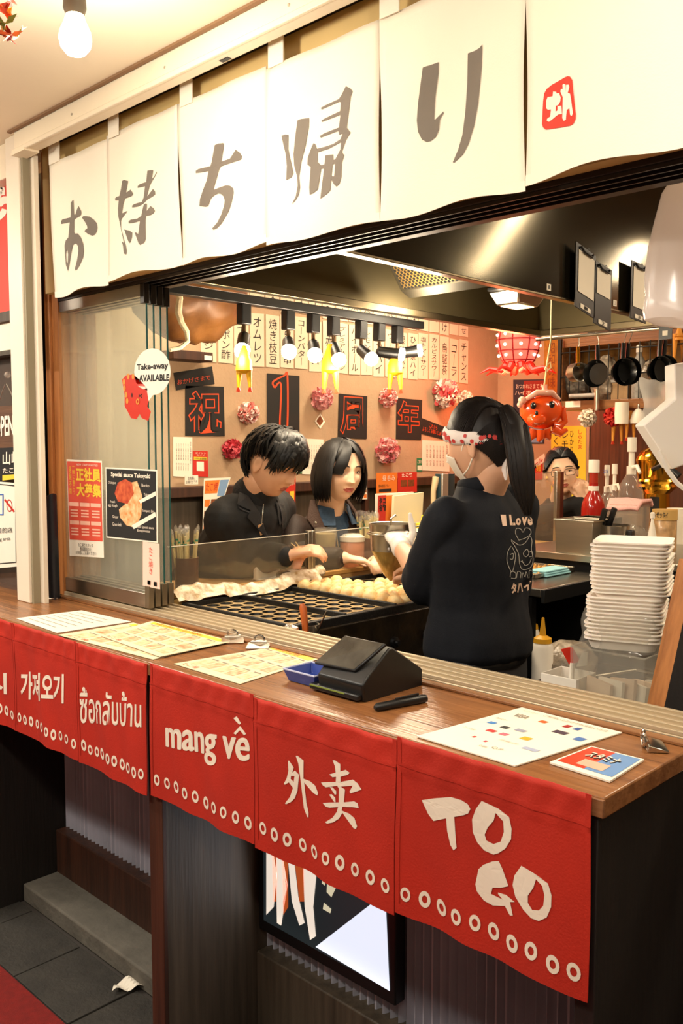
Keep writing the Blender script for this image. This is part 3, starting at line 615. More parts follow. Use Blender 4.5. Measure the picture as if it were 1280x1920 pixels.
pm = MB(); NXc, NYc = 9, 4; cx = (GX1-GX0-.016)/NXc; cy = (PW-.014)/NYc; HR = .0215; NH = 16
for i in range(NXc):
    for j in range(NYc):
        ccx = GX0+.008+cx*(i+.5); ccy = .007+cy*(j+.5); hx, hy = cx/2, cy/2
        o = []; inn = []
        for kk in range(NH):
            t_ = 2*pi*kk/NH; cs, sn = cos(t_), sin(t_); m_ = max(abs(cs)/hx, abs(sn)/hy); o.append((ccx+cs/m_, ccy+sn/m_, GZ-.004)); inn.append((ccx+HR*cs, ccy+HR*sn, GZ-.004))
        pm.mi = 0; pm.add(o+inn, [(a_, (a_+1) % NH, NH+(a_+1) % NH, NH+a_) for a_ in range(NH)])
        pm.mi = 1; vs = []
        for rr, zz in ((HR, 0), (HR*.86, -.012), (HR*.5, -.021)): vs += [(ccx+rr*cos(2*pi*a_/NH), ccy+rr*sin(2*pi*a_/NH), GZ-.004+zz) for a_ in range(NH)]
        pm.add(vs, [(l_*NH+a_, l_*NH+(a_+1) % NH, (l_+1)*NH+(a_+1) % NH, (l_+1)*NH+a_) for l_ in range(2) for a_ in range(NH)]+[tuple(2*NH+a_ for a_ in range(NH))])
pme = mesh_from('mould_plate', pm, [M_plate, M_cup], 40)
for k in range(NP_):
    o = bpy.data.objects.new('mould_plate', pme); COL.objects.link(o); o.parent = gr; o.location = V((0, GY0+k*PW, 0))-gr.location
# takoyaki balls in the third plate and the start of the fourth
M_tako = mat('takoyaki_batter', '#ecd6a0', .5, var=.35, vscale=30, bump=.2, bscale=70, sss=.15, col2='#d9a45c')
tm = []
for s_ in range(3):
    random.seed(s_); o_ = V((s_*3.1, 1, 2)); tm.append(mesh_from('takoyaki', MB().sph((0, 0, 0), (.0262, .0255, .0235), 16, 12, lambda d: 1+.10*noise.noise(d*1.8+o_)), M_tako, 0)); tm[-1].polygons.foreach_set('use_smooth', [True]*len(tm[-1].polygons))
random.seed(11); TO = ['first', 'second', 'third', 'fourth', 'fifth', 'sixth', 'seventh', 'eighth', 'ninth']
for i in range(NXc):
    for j in range(NYc+2):
        if j >= NYc and (i < 3 or (i+j) % 3 == 0): continue
        o = bpy.data.objects.new('takoyaki', tm[random.randrange(3)]); COL.objects.link(o)
        jj = j if j < NYc else j+.1
        o.location = (GX0+.008+cx*(i+.5), GY0+2*PW+.007+cy*(j+.5)+(.012 if j >= NYc else 0), GZ+.004+random.uniform(0, .007)); o.rotation_euler = (random.random()*6, random.random()*6, random.random()*6)
        tag(o, 'takoyaki ball, %s from the customers in the %s row of balls' % (TO[i], TO[j]), 'takoyaki', 'takoyaki balls cooking on the griddle')
# greasy white foil along the far rim
random.seed(5)
def crumple(p, a, s): return p+V((noise.noise(p*s), noise.noise(p*s+V((9, 3, 1))), noise.noise(p*s+V((2, 8, 5)))))*a
fo_ = MB().grid(lambda u, v: crumple(V((-2.335+.085*v, 1.60+.62*u, 1.012+.035*sin(pi*v)+.01*sin(9*u))), .011, 28), 60, 10)
M_foil = mat('greasy_foil', '#f0e4cc', .45, .15, var=.2, vscale=40, bump=.3, bscale=60, col2='#a08050')
tag(obj('foil_strip', fo_, M_foil), 'crumpled greasy white foil strip along the far griddle rim', 'foil')
fr_ = MB().grid(lambda u, v: crumple(V((-2.325+.05*cos(2*pi*v)*(1-.4*u), 2.10+.17*u, 1.035+.026*sin(2*pi*v))), .005, 30), 20, 16)
tag(obj('foil_roll', fr_, M_foil), 'thick white foil roll beside the takoyaki balls', 'foil')
fs_ = MB().grid(lambda u, v: crumple(V((GX0-.02+.47*u, GY0-.045+.035*v, 1.0-.02*v)), .006, 40), 40, 4)
tag(obj('foil_apron', fs_, M_foil), 'white foil sheet tucked along the near griddle edge', 'foil')
fb_ = MB().sph(PZ(543, 1192, .985), .030, 18, 12, lambda d: 1+.25*noise.noise(d*4))
tag(obj('foil_ball', fb_, mat('shiny_foil', '#c8c0b0', .25, .9, bump=.4, bscale=80)), 'crumpled silver foil ball by the utensil cup', 'foil')
# utensil cup
u0 = PZ(578, 1200, .96)
uc = thing('utensil_cup', 'steel utensil cup with an orange wooden handle in it', 'cup', (u0.x, u0.y, .94))
obj('cup', MB().lathe([(.026, 0), (.030, .001), (.031, .065), (.029, .065), (.028, .004), (0, .004)], 20, None, (u0.x, u0.y, .94)), M_steel, uc)
h0 = V((u0.x, u0.y, .96)); obj('wooden_handle', MB().tube([h0, PD(573, 1185, 2.42), PD(568, 1140, 2.42), PD(566, 1132, 2.42)], [.006, .0085, .0105, .006], 12), mat('brush_handle', '#b5581f', .4), uc)
obj('pick', MB().cyl(h0+V((.012, .01, 0)), PD(612, 1146, 2.42), .0022, n=8), M_steel, uc)

# ================================================================ customers' counter and glass guard
cc = thing('customer_counter', 'pale wooden eating counter in front of the seated customers', 'counter', (-2.5, 2.7, .98))
obj('counter_board', MB().box((-2.62, 1.66, .985), (-2.305, 3.88, 1.02)), wood('pale_counter_wood', '#d0a468', '#b98a50', 1, .4), cc, bevel=.003)
obj('counter_front', MB().box((-2.40, 1.66, 0), (-2.33, 3.88, .985)), M_darkwood, cc)
gd = thing('glass_guard', 'low clear glass guard between griddle and seated customers', 'glass guard', (-2.3, 2.2, 1.02))
obj('base_rail', MB().box((-2.322, 1.62, 1.02), (-2.300, 2.95, 1.036)), wood('guard_wood', '#c89a58', '#a87838', 1, .4), gd, bevel=.002)
gz = PX(325, 1025, -2.311).z
for a, b in ((1.60, 2.19), (2.225, 2.93)): obj('guard_pane', MB().box((-2.314, a, 1.036), (-2.308, b, gz)), M_guard, gd, smooth=0)
ed = MB()
for a, b in ((1.60, 2.19), (2.225, 2.93)): ed.box((-2.3145, a, gz), (-2.3075, b, gz+.002))
obj('pane_edge', ed, mat('bright_edge', '#f2ead8', .2, coat=.6), gd, smooth=0)
for y in (2.19, 2.208): obj('guard_post', MB().box((-2.322, y, 1.03), (-2.300, y+.016, gz+.01)), M_steel, gd, bevel=.002)
# far guard with red-edged post
fg2 = thing('glass_guard', 'taller glass guard with brown edged steel post before woman in glasses', 'glass guard', (-2.2, 3.2, .98))
g0 = PZ(1040, 1032, .985)
pt = PX(1040, 885, g0.x)
obj('guard_pane', MB().box((g0.x-.003, g0.y-.42, 1.0), (g0.x+.003, g0.y, pt.z)), M_guard, fg2, smooth=0)
obj('steel_post', MB().box((g0.x-.006, g0.y-.012, .98), (g0.x+.012, g0.y+.02, pt.z+.004)), M_steel, fg2, bevel=.002)
obj('brown_strip', MB().box((g0.x-.006, g0.y+.02, .98), (g0.x+.010, g0.y+.055, pt.z)), mat('brown_strip', '#54180c', .4), fg2, bevel=.002)
obj('base_rail', MB().box((g0.x-.012, g0.y-.44, .98), (g0.x+.014, g0.y+.05, 1.0)), M_blackmet, fg2, bevel=.002)
# worktop and end counter
wt = thing('worktop', 'dark steel worktop behind the griddle with tray and cloth', 'worktop', (-2.0, 3.0, .9))
obj('top_plate', MB().box((-2.25, GY0+NP_*PW+.02, .955), (-1.70, 3.25, .985)), mat('worktop_steel', '#8a857c', .22, .9, var=.2, vscale=8), wt, bevel=.003)
obj('front_edge', MB().box((-1.70, GY0+NP_*PW+.02, .935), (-1.685, 3.25, .984)), M_blackmet, wt, bevel=.002)
obj('lower_shelf', MB().box((-2.25, GY0+NP_*PW+.02, .60), (-1.5, 3.25, .63)), M_blackmet, wt)
obj('leg_panel', MB().box((-2.25, 3.22, 0), (-1.72, 3.25, .95)), M_blackmet, wt)
obj('back_leg_panel', MB().box((-2.25, 2.76, 0), (-2.22, 3.22, .95)), M_blackmet, wt)
obj('side_leg_panel', MB().box((-1.78, 2.76, 0), (-1.74, 2.79, .95)), M_blackmet, wt)
ec = thing('end_counter', 'steel end counter crowded with pans bottles and pumps', 'counter', (-1.6, 3.6, .5))
obj('top_plate', MB().box((-2.2, 3.27, 1.02), (-.55, 4.35, 1.05)), M_steel, ec, bevel=.003)
obj('cabinet', MB().box((-2.18, 3.30, 0), (-.55, 4.33, 1.02)), M_blackmet, ec)
# tray of tenkasu + blue cloth
ty = thing('crumb_tray', 'shallow tray of fried batter crumbs behind the blue cloth', 'tray', PZ(1060, 1062, .99))
c = PZ(1055, 1062, .986); c.y = min(c.y, 3.07); k = MB().box((c.x-.11, c.y-.13, .986), (c.x+.11, c.y+.17, .990))
for (a, b) in (((-.11, -.13, .0), (-.105, .17, .018)), ((.105, -.13, 0), (.11, .17, .018)), ((-.11, -.13, 0), (.11, -.125, .018)), ((-.11, .165, 0), (.11, .17, .018))): k.box((c.x+a[0], c.y+a[1], .986+a[2]), (c.x+b[0], c.y+b[1], .986+b[2]))
obj('tray_body', k, M_steel, ty, bevel=.001)
random.seed(2); k = MB()
for i in range(260):
    p = V((c.x+random.uniform(-.1, .1), c.y+random.uniform(-.12, .16), .993+random.random()*.008)); k.sph(p, random.uniform(.003, .007), 5, 3)
o = obj('crumbs', k, mat('crumbs', '#c89448', .6, var=.4, vscale=60), ty); o['kind'] = 'stuff'
cl = thing('folded_cloth', 'folded pale blue cloth on the worktop edge', 'cloth', PZ(1030, 1072, .986))
c = PZ(1030, 1074, .99); k = MB()
for i in range(3): k.box((c.x-.04+.004*i, c.y-.10, .987+.008*i), (c.x+.05-.003*i, c.y+.08-.006*i, .994+.008*i))
obj('cloth_fold', k, mat('blue_cloth', '#8fc4cc', .9, var=.1, vscale=30), cl, bevel=.003)
# ================================================================ menu strips on the menu wall
WX = XW+.002
W = lambda a, b: PX(a, b, WX)
M_strip = mat('menu_strip_paper', '#e2cfb4', .8, var=.06, vscale=12)
MENU = ['ソーセージョ', 'ゆずポン酢', 'ウインナー', 'オムレツ', '焼き枝豆', '糸足の串', 'コーンバター', 'アイス', '赤星', 'プレミアムモルツ', 'ハイボール', 'レモンサワー', 'タコハイ', 'ウーロンハイ', '緑茶ハイ', 'ひげ茶ハイ', '塩トマトサワー', 'カルピスサワー', '烏龍茶', 'コーラ', 'チャンス']
MENU2 = ['モモ', 'つくね', 'カワ', 'ハツ', 'レバス', 'ナンコツ', 'ねぎま', 'キムチ', 'ポテミ', 'たこわさ', '冷奴', 'お新香', '枝豆マヨ', 'たこ酢', 'ガリ', 'たこさ', 'いか', 'タコ', 'たこ漬け', 'ノリ', '盛り合わせ']
ya, yb = W(377, 679).y, W(878, 722).y; pitch = (yb-ya)/21
zb0 = W(470, 686).z
ORD = ['first', 'second', 'third', 'fourth', 'fifth', 'sixth', 'seventh', 'eighth', 'ninth', 'tenth', 'eleventh', 'twelfth', 'thirteenth', 'fourteenth', 'fifteenth', 'sixteenth', 'seventeenth', 'eighteenth', 'nineteenth', 'twentieth', 'twenty-first', 'twenty-second', 'twenty-third', 'twenty-fourth', 'twenty-fifth', 'twenty-sixth']
random.seed(21)
VAR = lambda s: s.replace('ー', '｜')
for row, (names, z0, h) in enumerate(((MENU, zb0, .255), (MENU2, zb0+.275, .25))):
    for i, s in enumerate(names):
        y = ya+i*pitch+random.uniform(-.002, .002); w_ = pitch*.90; z = z0+random.uniform(-.006, .006); hh = h+random.uniform(-.006, .006); tl = random.uniform(-.004, .004)
        co = [V((WX, y, z)), V((WX, y+w_, z+tl)), V((WX, y+w_, z+hh+tl)), V((WX, y, z+hh))]
        lab = 'handwritten paper menu strip, %s from the left in the %s row' % (ORD[i], ('lower', 'upper')[row])
        r = sheet('menu_strip', lab, 'menu strip', co, M_strip, (.0012, 0, 0), 'handwritten menu strips')
        r.location = (WX, y+w_/2, z); r.children[0].location = -r.location
        t = MB(); hh2 = hh*(.86 if len(s) > 3 else .72 if len(s) == 3 else .5)
        put_text(t, vtext(VAR(s)), (WX+.0014, y+w_*.5-w_*.30, z+(hh-hh2)/2+tl/2), (0, 1, 0), (.0, .0, 1), w_*.60, hh2, lift=.0006, line=1.0, shear=random.uniform(0, .12), bold=.0)
        obj('lettering', t, M_inkblack, r, smooth=0)
# little reading aids on some strips
# ================================================================ black cards with orange outlined characters
def card(px4, txt, box, lab, out=.022, bold=.02, single=False, mats=None):
    co = [W(*p) for p in px4]; r = sheet('anniversary_card', lab, 'card', co, M_blk_card, (.0016, 0, 0))
    t = MB(); cb = [W(*p)+V((.0018, 0, 0)) for p in box]
    if single: quad_text(t, txt, cb, lift=.0008, bold=bold)
    elif txt == '1':
        for pts in ([(514, 727), (511, 716), (531, 705), (538, 706), (537, 808), (524, 808), (526, 722), (514, 727)],): brush(t, [(a_+.01*i_, b_, 3.2) for i_, (a_, b_) in enumerate(pts)], lambda a_, b_: W(a_, b_)+V((.0026, 0, 0)))
    else:
        quad_text(t, txt, cb, lift=.0008, bold=.045); uv, fs_, _ = text_data(txt, bold=.012); t2 = MB()
        kb = [k_ for k_ in BOX if k_[0] == txt and k_[1] == .045][0]; ks_ = [k_ for k_ in BOX if k_[0] == txt and k_[1] == .012][0]; A_, B_ = BOX[kb], BOX[ks_]; n2 = (cb[1]-cb[0]).cross(cb[3]-cb[0]).normalized()
        vs2 = []
        for u_, v_ in uv:
            u_ = (B_[0]+u_*(B_[1]-B_[0])-A_[0])/(A_[1]-A_[0]); v_ = (B_[2]+v_*(B_[3]-B_[2])-A_[2])/(A_[3]-A_[2]); vs2.append(cb[0]*((1-u_)*(1-v_))+cb[1]*(u_*(1-v_))+cb[2]*(u_*v_)+cb[3]*((1-u_)*v_)+n2*.002)
        t2.add(vs2, fs_); obj('inner_lettering', t2, M_blk_card, r, smooth=0)
    obj('lettering', t, M_orange, r, smooth=0); return r
card([(347, 817), (421, 818), (419, 725), (347, 723)], '祝', [(352, 813), (415, 813), (413, 732), (352, 732)], 'leftmost big black card with an orange outlined character')
card([(500, 820), (561, 822), (561, 705), (500, 700)], '1', [(511, 809), (541, 809), (541, 706), (511, 704)], 'tall black card with big orange numeral 1')
card([(633, 821), (687, 823), (688, 743), (635, 738)], '周', [(636, 815), (680, 813), (680, 745), (638, 742)], 'black card with orange outlined character above the seated woman')
card([(742, 823), (789, 825), (791, 750), (743, 746)], '年', [(744, 811), (785, 812), (786, 754), (744, 750)], 'rightmost big black card with an orange outlined character')
card([(330, 732), (402, 720), (397, 687), (325, 699)], 'おかげさまで', [(332, 722), (394, 712), (393, 703), (331, 712)], 'small tilted black card above the leftmost big card', single=True, bold=0)
card([(789, 813), (831, 824), (834, 801), (791, 784)], 'これから\nよろしくお願いします', [(791, 808), (829, 818), (831, 803), (793, 789)], 'small tilted black card with two orange lines, right of cards', single=True, bold=0)
# paper pompoms
def pompom(px, py, rpx, col, col2, lab, plane=None, seed=0):
    random.seed(seed); c = (plane or W)(px, py); rr = rpx/FPX*((c-CAM).dot(FWD)); c = c+V((rr*.55, 0, 0))
    r = thing('paper_pompom', lab, 'paper flower', c, 'tissue paper pompoms on the wall')
    core = MB(); core.sph(c, rr*.62, 14, 10); obj('core', core, mat('pom_'+col2, col2, .9), r)
    k = MB()
    for i in range(170):
        d = V((random.gauss(0, 1)+.35, random.gauss(0, 1), random.gauss(0, 1))).normalized(); e1 = d.orthogonal().normalized(); e1 = (Matrix.Rotation(random.random()*6.28, 3, d) @ e1); e2 = d.cross(e1)
        w_ = rr*random.uniform(.16, .28); b = c+d*rr*.45; m_ = c+d*rr*random.uniform(.78, .9); tp = c+d*rr*random.uniform(.95, 1.12)+e2*random.uniform(-.25, .25)*rr
        k.mi = random.choice((0, 0, 1))
        k.add([b-e1*w_*.4, b+e1*w_*.4, m_+e1*w_+e2*.1*rr, tp+e1*w_*.6, tp+e2*.08*rr, tp-e1*w_*.7, m_-e1*w_-e2*.1*rr], [(0, 1, 2, 6), (6, 2, 3, 4), (6, 4, 5)])
    obj('petals', k, [mat('pom_'+col, col, .85), mat('pom_'+col2, col2, .9)], r)
pompom(458, 774, 20, '#f4d6cc', '#e08078', 'white and pink tissue pompom between leftmost card and numeral card', seed=1)
pompom(429, 842, 19, '#e0606a', '#c83848', 'deep pink tissue pompom above the man', seed=2)
pompom(595, 747, 21, '#f0aaa8', '#e08c8e', 'soft pink tissue pompom right of the numeral card', seed=3)
pompom(720, 746, 17, '#f4c4bc', '#e8847e', 'small pink tissue pompom left of rightmost big card', seed=4)
pompom(716, 845, 23, '#f0b8b4', '#d86a72', 'fluffy pink tissue pompom between the two cards, lowest one', seed=5)
pompom(823, 738, 26, '#f6e4d8', '#e05a5e', 'large white tissue pompom with red edge', seed=6)
pompom(866, 746, 13, '#f4e8da', '#ecd8c8', 'small white tissue pompom beside worker\'s head', seed=7)
# prints on the wall
W2 = lambda a, b: PX(a, b, XW+.079)
def wallprint(px4, col, lab, texts=(), name='wall_print', plane=None, cat='poster', th=(.0014, 0, 0), blocks=()):
    pl = plane or (W2 if min(p[1] for p in px4) > 882 else W); co = [pl(*p) for p in px4]; r = sheet(name, lab, cat, co, col, th)
    n = (co[1]-co[0]).cross(co[3]-co[0]).normalized()
    if V(th).length: n = V(th).normalized()
    off = n*(V(th).length+.0006)
    def bil(u, v): return co[0]*((1-u)*(1-v))+co[1]*(u*(1-v))+co[2]*(u*v)+co[3]*((1-u)*v)+off
    for (u0, v0, u1, v1, bc) in blocks:
        k = MB(); k.add([bil(u0, v0), bil(u1, v0), bil(u1, v1), bil(u0, v1)], [(0, 1, 2, 3)]); obj('print_block', k, bc, r, smooth=0)
    byc = {}
    for (s, u0, v0, u1, v1, tc, *kw) in texts:
        t = byc.setdefault(tc.name, (MB(), tc))[0]; quad_text(t, s, [bil(u0, v0), bil(u1, v0), bil(u1, v1), bil(u0, v1)], lift=.0008, **(kw[0] if kw else {}))
    for nm, (t, tc) in byc.items(): obj('lettering', t, tc, r, smooth=0)
    return r
M_orange2 = mat('orange_print', '#e07a28', .6); M_blue2 = mat('pale_blue_print', '#7a9ac0', .6); M_green = mat('green_print', '#2f7a50', .6); M_brownp = mat('food_print', '#8a4a20', .6, var=.5, vscale=80)
M_greyp = mat('grey_ink_light', '#8a8070', .8)
COLS = '本日の\nおすすめ\n揚げ物\n一品料理'
def leaflet(px4, lab):
    tx = [(vtext('お品書き'), .86, .35, .94, .9, M_greyp)]+[(vtext('たこ焼き鉄板'), .14+.12*i, .42, .20+.12*i, .84, M_greyp) for i in range(6)]+[(vtext('円五百'), .14+.12*i, .16, .20+.12*i, .34, M_greyp) for i in range(6)]
    return wallprint(px4, M_paper, lab, tx, 'leaflet', cat='leaflet')
leaflet([(324, 893), (360, 895), (360, 820), (324, 819)], 'white printed drinks leaflet behind the glass edge on the left')
leaflet([(566, 889), (606, 890), (606, 824), (568, 822)], 'white printed leaflet between the man and the seated woman')
leaflet([(791, 882), (842, 884), (842, 828), (791, 825)], 'white printed leaflet left of the worker\'s mask')
wallprint([(361, 893), (390, 894), (389, 846), (361, 845)], M_redp, 'red point card poster with a yellow band', [('ポイント\nカード', .15, .8, .85, .95, M_white_print), ('お得な会員募集', .1, .66, .9, .74, M_inkblack)], blocks=[(.06, .64, .94, .76, M_yellow), (.25, .22, .72, .58, M_paper)])
wallprint([(346, 909), (371, 908), (371, 891), (346, 892)], M_paper, 'handwritten white note on the left wall shelf', [('お気軽に\nお席でどうぞ', .08, .1, .92, .9, M_inkblack)], 'note', cat='note')
for px4, lab in (([(376, 960), (398, 958), (432, 898), (380, 897)], None),):
    pass
def foodmenu(px4, lab, hot=True):
    c1 = M_orange2 if hot else M_blue2
    bl = [(.04, .72, .6, .96, c1), (.62, .66, .96, .96, M_blue2)]+[(.06+.31*i, .06+.21*j, .32+.31*i, .19+.21*j, M_brownp if (i+j) % 2 else c1) for i in range(3) for j in range(3)]
    return wallprint(px4, M_paper, lab, [('たこ焼', .08, .76, .56, .92, M_redp)], 'food_menu', cat='menu', blocks=bl)
foodmenu([(379, 1000), (400, 997), (432, 895), (382, 897)], 'food photo menu on the wall behind the man\'s back')
foodmenu([(667, 937), (688, 936), (687, 887), (667, 888)], 'food photo menu on the wall right of the seated woman')
wallprint([(527, 1000), (552, 998), (554, 890), (527, 893)], M_redp, 'tall red takoyaki menu between the man and seated woman', [('たこ焼き', .2, .82, .8, .94, M_white_print)], 'food_menu', cat='menu', blocks=[(.12, .12+.22*i, .55, .28+.22*i, M_brownp) for i in range(3)]+[(.6, .12+.22*i, .9, .28+.22*i, M_yellow) for i in range(3)])
wallprint([(705, 926), (744, 924), (744, 886), (705, 887)], M_orange2, 'orange bento poster with white round characters', [('昼', .28, .62, .46, .86, M_white_print), ('呑', .5, .62, .68, .86, M_white_print), ('み', .72, .62, .9, .86, M_white_print), ('飲み放題プラン', .1, .3, .6, .45, M_inkblack)], blocks=[(.12, .08, .72, .22, M_blk_card)])
wallprint([(745, 924), (781, 922), (781, 885), (745, 886)], M_redp, 'red takoyaki poster with two ball photos', [('たこ焼', .2, .76, .75, .96, M_white_print, {'bold': .03})], blocks=[(.15, .3, .48, .62, M_brownp), (.52, .3, .85, .62, M_brownp)])
wallprint([(781, 884), (791, 884), (790, 859), (781, 859)], M_green, 'narrow green sticker beside right leaflet', [('ご案内', .1, .6, .9, .85, M_white_print)], 'sticker', cat='sticker', blocks=[(.1, .1, .9, .45, M_paper)])
wallprint([(553, 888), (566, 888), (566, 862), (553, 862)], M_green, 'narrow green sticker behind the man\'s fringe', [('ご案内', .1, .6, .9, .85, M_white_print)], 'sticker', cat='sticker', blocks=[(.1, .1, .9, .45, M_paper)])
wallprint([(600, 804), (609, 791), (600, 775), (590, 790)], M_paper, 'small tilted instant photo under a pink pompom', (), 'instant_photo', cat='photo', blocks=[(.14, .22, .86, .9, M_brownp)])
# wall shelf behind customers
sh = thing('wall_shelf', 'brown wooden shelf fixed to the wall behind the customers', 'shelf', (XW+.07, 3.3, 1.2))
zs = W(350, 912).z
obj('shelf_board', MB().box((XW, 1.9, zs-.045), (XW+.075, 4.4, zs)), M_redwood, sh, bevel=.003)
obj('shelf_back', MB().box((XW, 1.9, .55), (XW+.03, 4.4, zs-.045)), M_darkwood, sh)
for y in (2.0, 2.75, 3.5, 4.3): obj('bracket', MB().box((XW+.03, y, zs-.30), (XW+.06, y+.03, zs-.045)), M_redwood, sh)
# small wooden bracket shelf top left + brown paper lantern
bs = thing('wall_bracket', 'short brown wooden ledge under the paper wrapped bundle', 'ledge', W(340, 660))
a = W(300, 655); b = W(374, 660); obj('ledge_board', MB().box((XW, a.y, b.z-.05), (XW+.10, b.y, b.z-.01)), M_redwood, bs, bevel=.003)
lb = b+V((.1008, -.05, -.045)); obj('ledge_label', MB().box(lb, lb+V((.001, .04, .02))), M_paper, bs, smooth=0)
pb = thing('paper_bundle', 'large crumpled brown paper bundle tied with white rope, top left', 'bundle', PX(370, 600, -2.62))
random.seed(9); c = PX(352, 560, -2.62)
k = MB().sph(c+V((0, 0, .06)), (.16, .235, .215), 40, 28, lambda d: 1+.10*noise.noise(d*3+V((4, 1, 1)))+.05*noise.noise(d*9))
obj('crumpled_paper', k, mat('brown_paper', '#8a5a2c', .45, .1, var=.45, vscale=7, bump=.5, bscale=14, col2='#4e2c12'), pb)
rp = [PX(a_, b_, -2.43) for a_, b_ in ((330, 532), (337, 560), (334, 585), (340, 605), (350, 622), (352, 640), (338, 652), (318, 656))]
obj('rope', MB().tube(rp, [.014, .011, .012, .010, .009, .008, .007, .007], 8), mat('rope', '#e4d2b0', .8, bump=.4, bscale=120), pb)
obj('hanging_cord', MB().cyl((c.x, c.y, c.z+.24), (c.x, c.y, 2.68), .006, n=8), MATS['rope'], pb)
# yellow rubber chickens
M_chick = mat('chicken_yellow', '#e8b418', .5, sss=.2); M_foot = mat('chicken_red', '#d83a1c', .5)
def chicken(c, h, lab, leglen=.45, colr=None):
    c = V(c); r = thing('rubber_chicken', lab, 'toy', c, 'rubber chicken toys'); R_ = V((.7, .7, 0)).normalized()
    obj('body', MB().tube([c, c-V((0, 0, h*.12)), c-V((0, 0, h*.35)), c-V((0, 0, h*(1-leglen))), c-V((0, 0, h*(1-leglen)+.01))], [h*.05, h*.09, h*.17, h*.19, h*.08], 14), colr or M_chick, r)
    for s in (-1, 1):
        a = c-V((0, 0, h*(1-leglen-.08)))+R_*(s*h*.10); e = c-V((0, 0, h*.93))+R_*(s*h*.13)
        l = obj('leg', MB().tube([a, a*.5+e*.5, e], [h*.085, h*.06, h*.035], 10), colr or M_chick, r)
        k = MB()
        for t_ in (-.6, 0, .6): k.tube([e, e+V((.5*t_, .5*t_, -1)).normalized()*h*.10], [h*.03, h*.015], 6)
        obj('foot', k, M_foot, l)
    return r
chicken(PX(457, 648, -2.28), .145, 'yellow rubber chicken hanging below the first spotlight')
chicken(PX(619, 645, -2.34), .175, 'yellow rubber chicken hanging near the fourth spotlight')
chicken(PX(741, 655, -2.30), .165, 'yellow rubber chicken hanging near the sixth spotlight')

# ================================================================ back wall: posters, lantern, octopus balloon
BW = lambda a, b: PY(a, b, YB-.002)
wallprint([(962, 832), (1020, 832), (1020, 711), (962, 712)], mat('poster_navy', '#2e2a38', .6), 'dark highball poster with white handwriting behind the octopus balloon', [('おつかれさまです', .10, .86, .95, .93, M_white_print), ('ハイボール', .06, .76, .95, .83, M_white_print)], plane=BW, th=(0, -.0014, 0), blocks=[(.35, .3, 1, .98, mat('poster_red', '#8a2014', .6)), (.05, .02, .95, .3, M_blue2)])
wallprint([(1033, 980), (1098, 978), (1098, 798), (1033, 800)], mat('poster_yellow', '#e6dc3a', .6), 'yellow lemon sour poster behind the woman with glasses', [(vtext('ちくわ'), .05, .72, .25, .98, M_inkblack), (vtext('レモン'), .32, .68, .5, .95, M_inkblack), (vtext('ひかり'), .55, .72, .66, .95, M_inkblack), (vtext('しらたま'), .78, .76, .9, .96, M_redp)], plane=BW, th=(0, -.0014, 0))
wallprint([(985, 892), (1023, 864), (1020, 850), (982, 878)], M_paper, 'tilted white beer banner with red lettering on back wall', [('生ビール', .1, .2, .9, .8, M_redp, {'bold': .02})], plane=BW, th=(0, -.0014, 0), cat='banner')
wallprint([(1002, 900), (1017, 899), (1017, 868), (1002, 869)], M_redp, 'small red menu poster beside woman in glasses', [('麺', .2, .5, .8, .9, M_yellow)], plane=BW, th=(0, -.0014, 0))
wallprint([(1020, 740), (1046, 736), (1046, 632), (1020, 634)], mat('amber_poster', '#b8801c', .6, var=.4, vscale=30), 'amber vertical poster behind the balloon string', [(vtext('昭和の味'), .3, .1, .8, .9, M_brownp)], plane=lambda a, b: PY(a, b, YB-.01), th=(0, -.0014, 0))
# red octopus lantern glowing
lt = thing('octopus_lantern', 'glowing red paper octopus lantern near the back corner', 'lantern', PD(972, 655, 5.0))
c = PD(972, 640, 5.0); rr = 41/FPX*5.0
M_lant = mat('lantern_red', '#e8402e', .5, emit=2.6, ecol='#ff5040')
obj('shade', MB().lathe([(rr*.5, -rr*1.05), (rr*.72, -rr*.9), (rr*.88, -rr*.5), (rr*.98, 0), (rr*.9, rr*.5), (rr*.6, rr*.9), (0, rr*1.05)], 20, None, c), M_lant, lt)
k = MB()
for z_ in (-.88, -.45, .05, .5):
    r_ = rr*(1-.22*abs(z_)**2-.12*max(0, -z_))*.99+.003; k.tube([c+V((r_*cos(t*pi/10), r_*sin(t*pi/10), rr*z_)) for t in range(20)], .004, 6, closed=True)
for t in range(8):
    a_ = t*pi/4+.3; k.tube([c+V((cos(a_)*rr*f_, sin(a_)*rr*f_, rr*z_)) for f_, z_ in ((.52, -1.05), (.74, -.9), (.9, -.5), (1.0, 0), (.92, .5), (.6, .9))], .004, 6)
obj('ribs', k, mat('lantern_rib', '#8a0f16', .5), lt)
k = MB()
for t in range(8):
    for z_ in (-.66, -.2, .28):
        a_ = t*pi/4+.3+pi/8; r_ = rr*(1.0-.16*abs(z_)); k.sph(c+V((cos(a_)*r_, sin(a_)*r_, rr*z_)), .009, 10, 6)
obj('lamp_dot', k, mat('lantern_dot', '#fff0dc', .4, emit=4, ecol='#ffe2c0'), lt)
k = MB()
for t in range(8):
    a_ = t*pi/4; d_ = V((cos(a_), sin(a_), 0)); k.tube([c+d_*rr*.5-V((0, 0, rr*1.0)), c+d_*rr*.8-V((0, 0, rr*1.35)), c+d_*rr*1.35-V((0, 0, rr*1.25)), c+d_*rr*1.75-V((0, 0, rr*1.45))], [rr*.2, rr*.16, rr*.09, rr*.02], 8)
obj('tentacles', k, mat('lantern_arm', '#d02418', .45, emit=.25, ecol='#ff3018'), lt)
lamp('lantern_light', 'POINT', c+V((-.06, -.02, -rr*1.5)), 16, (1, .22, .09), .10)
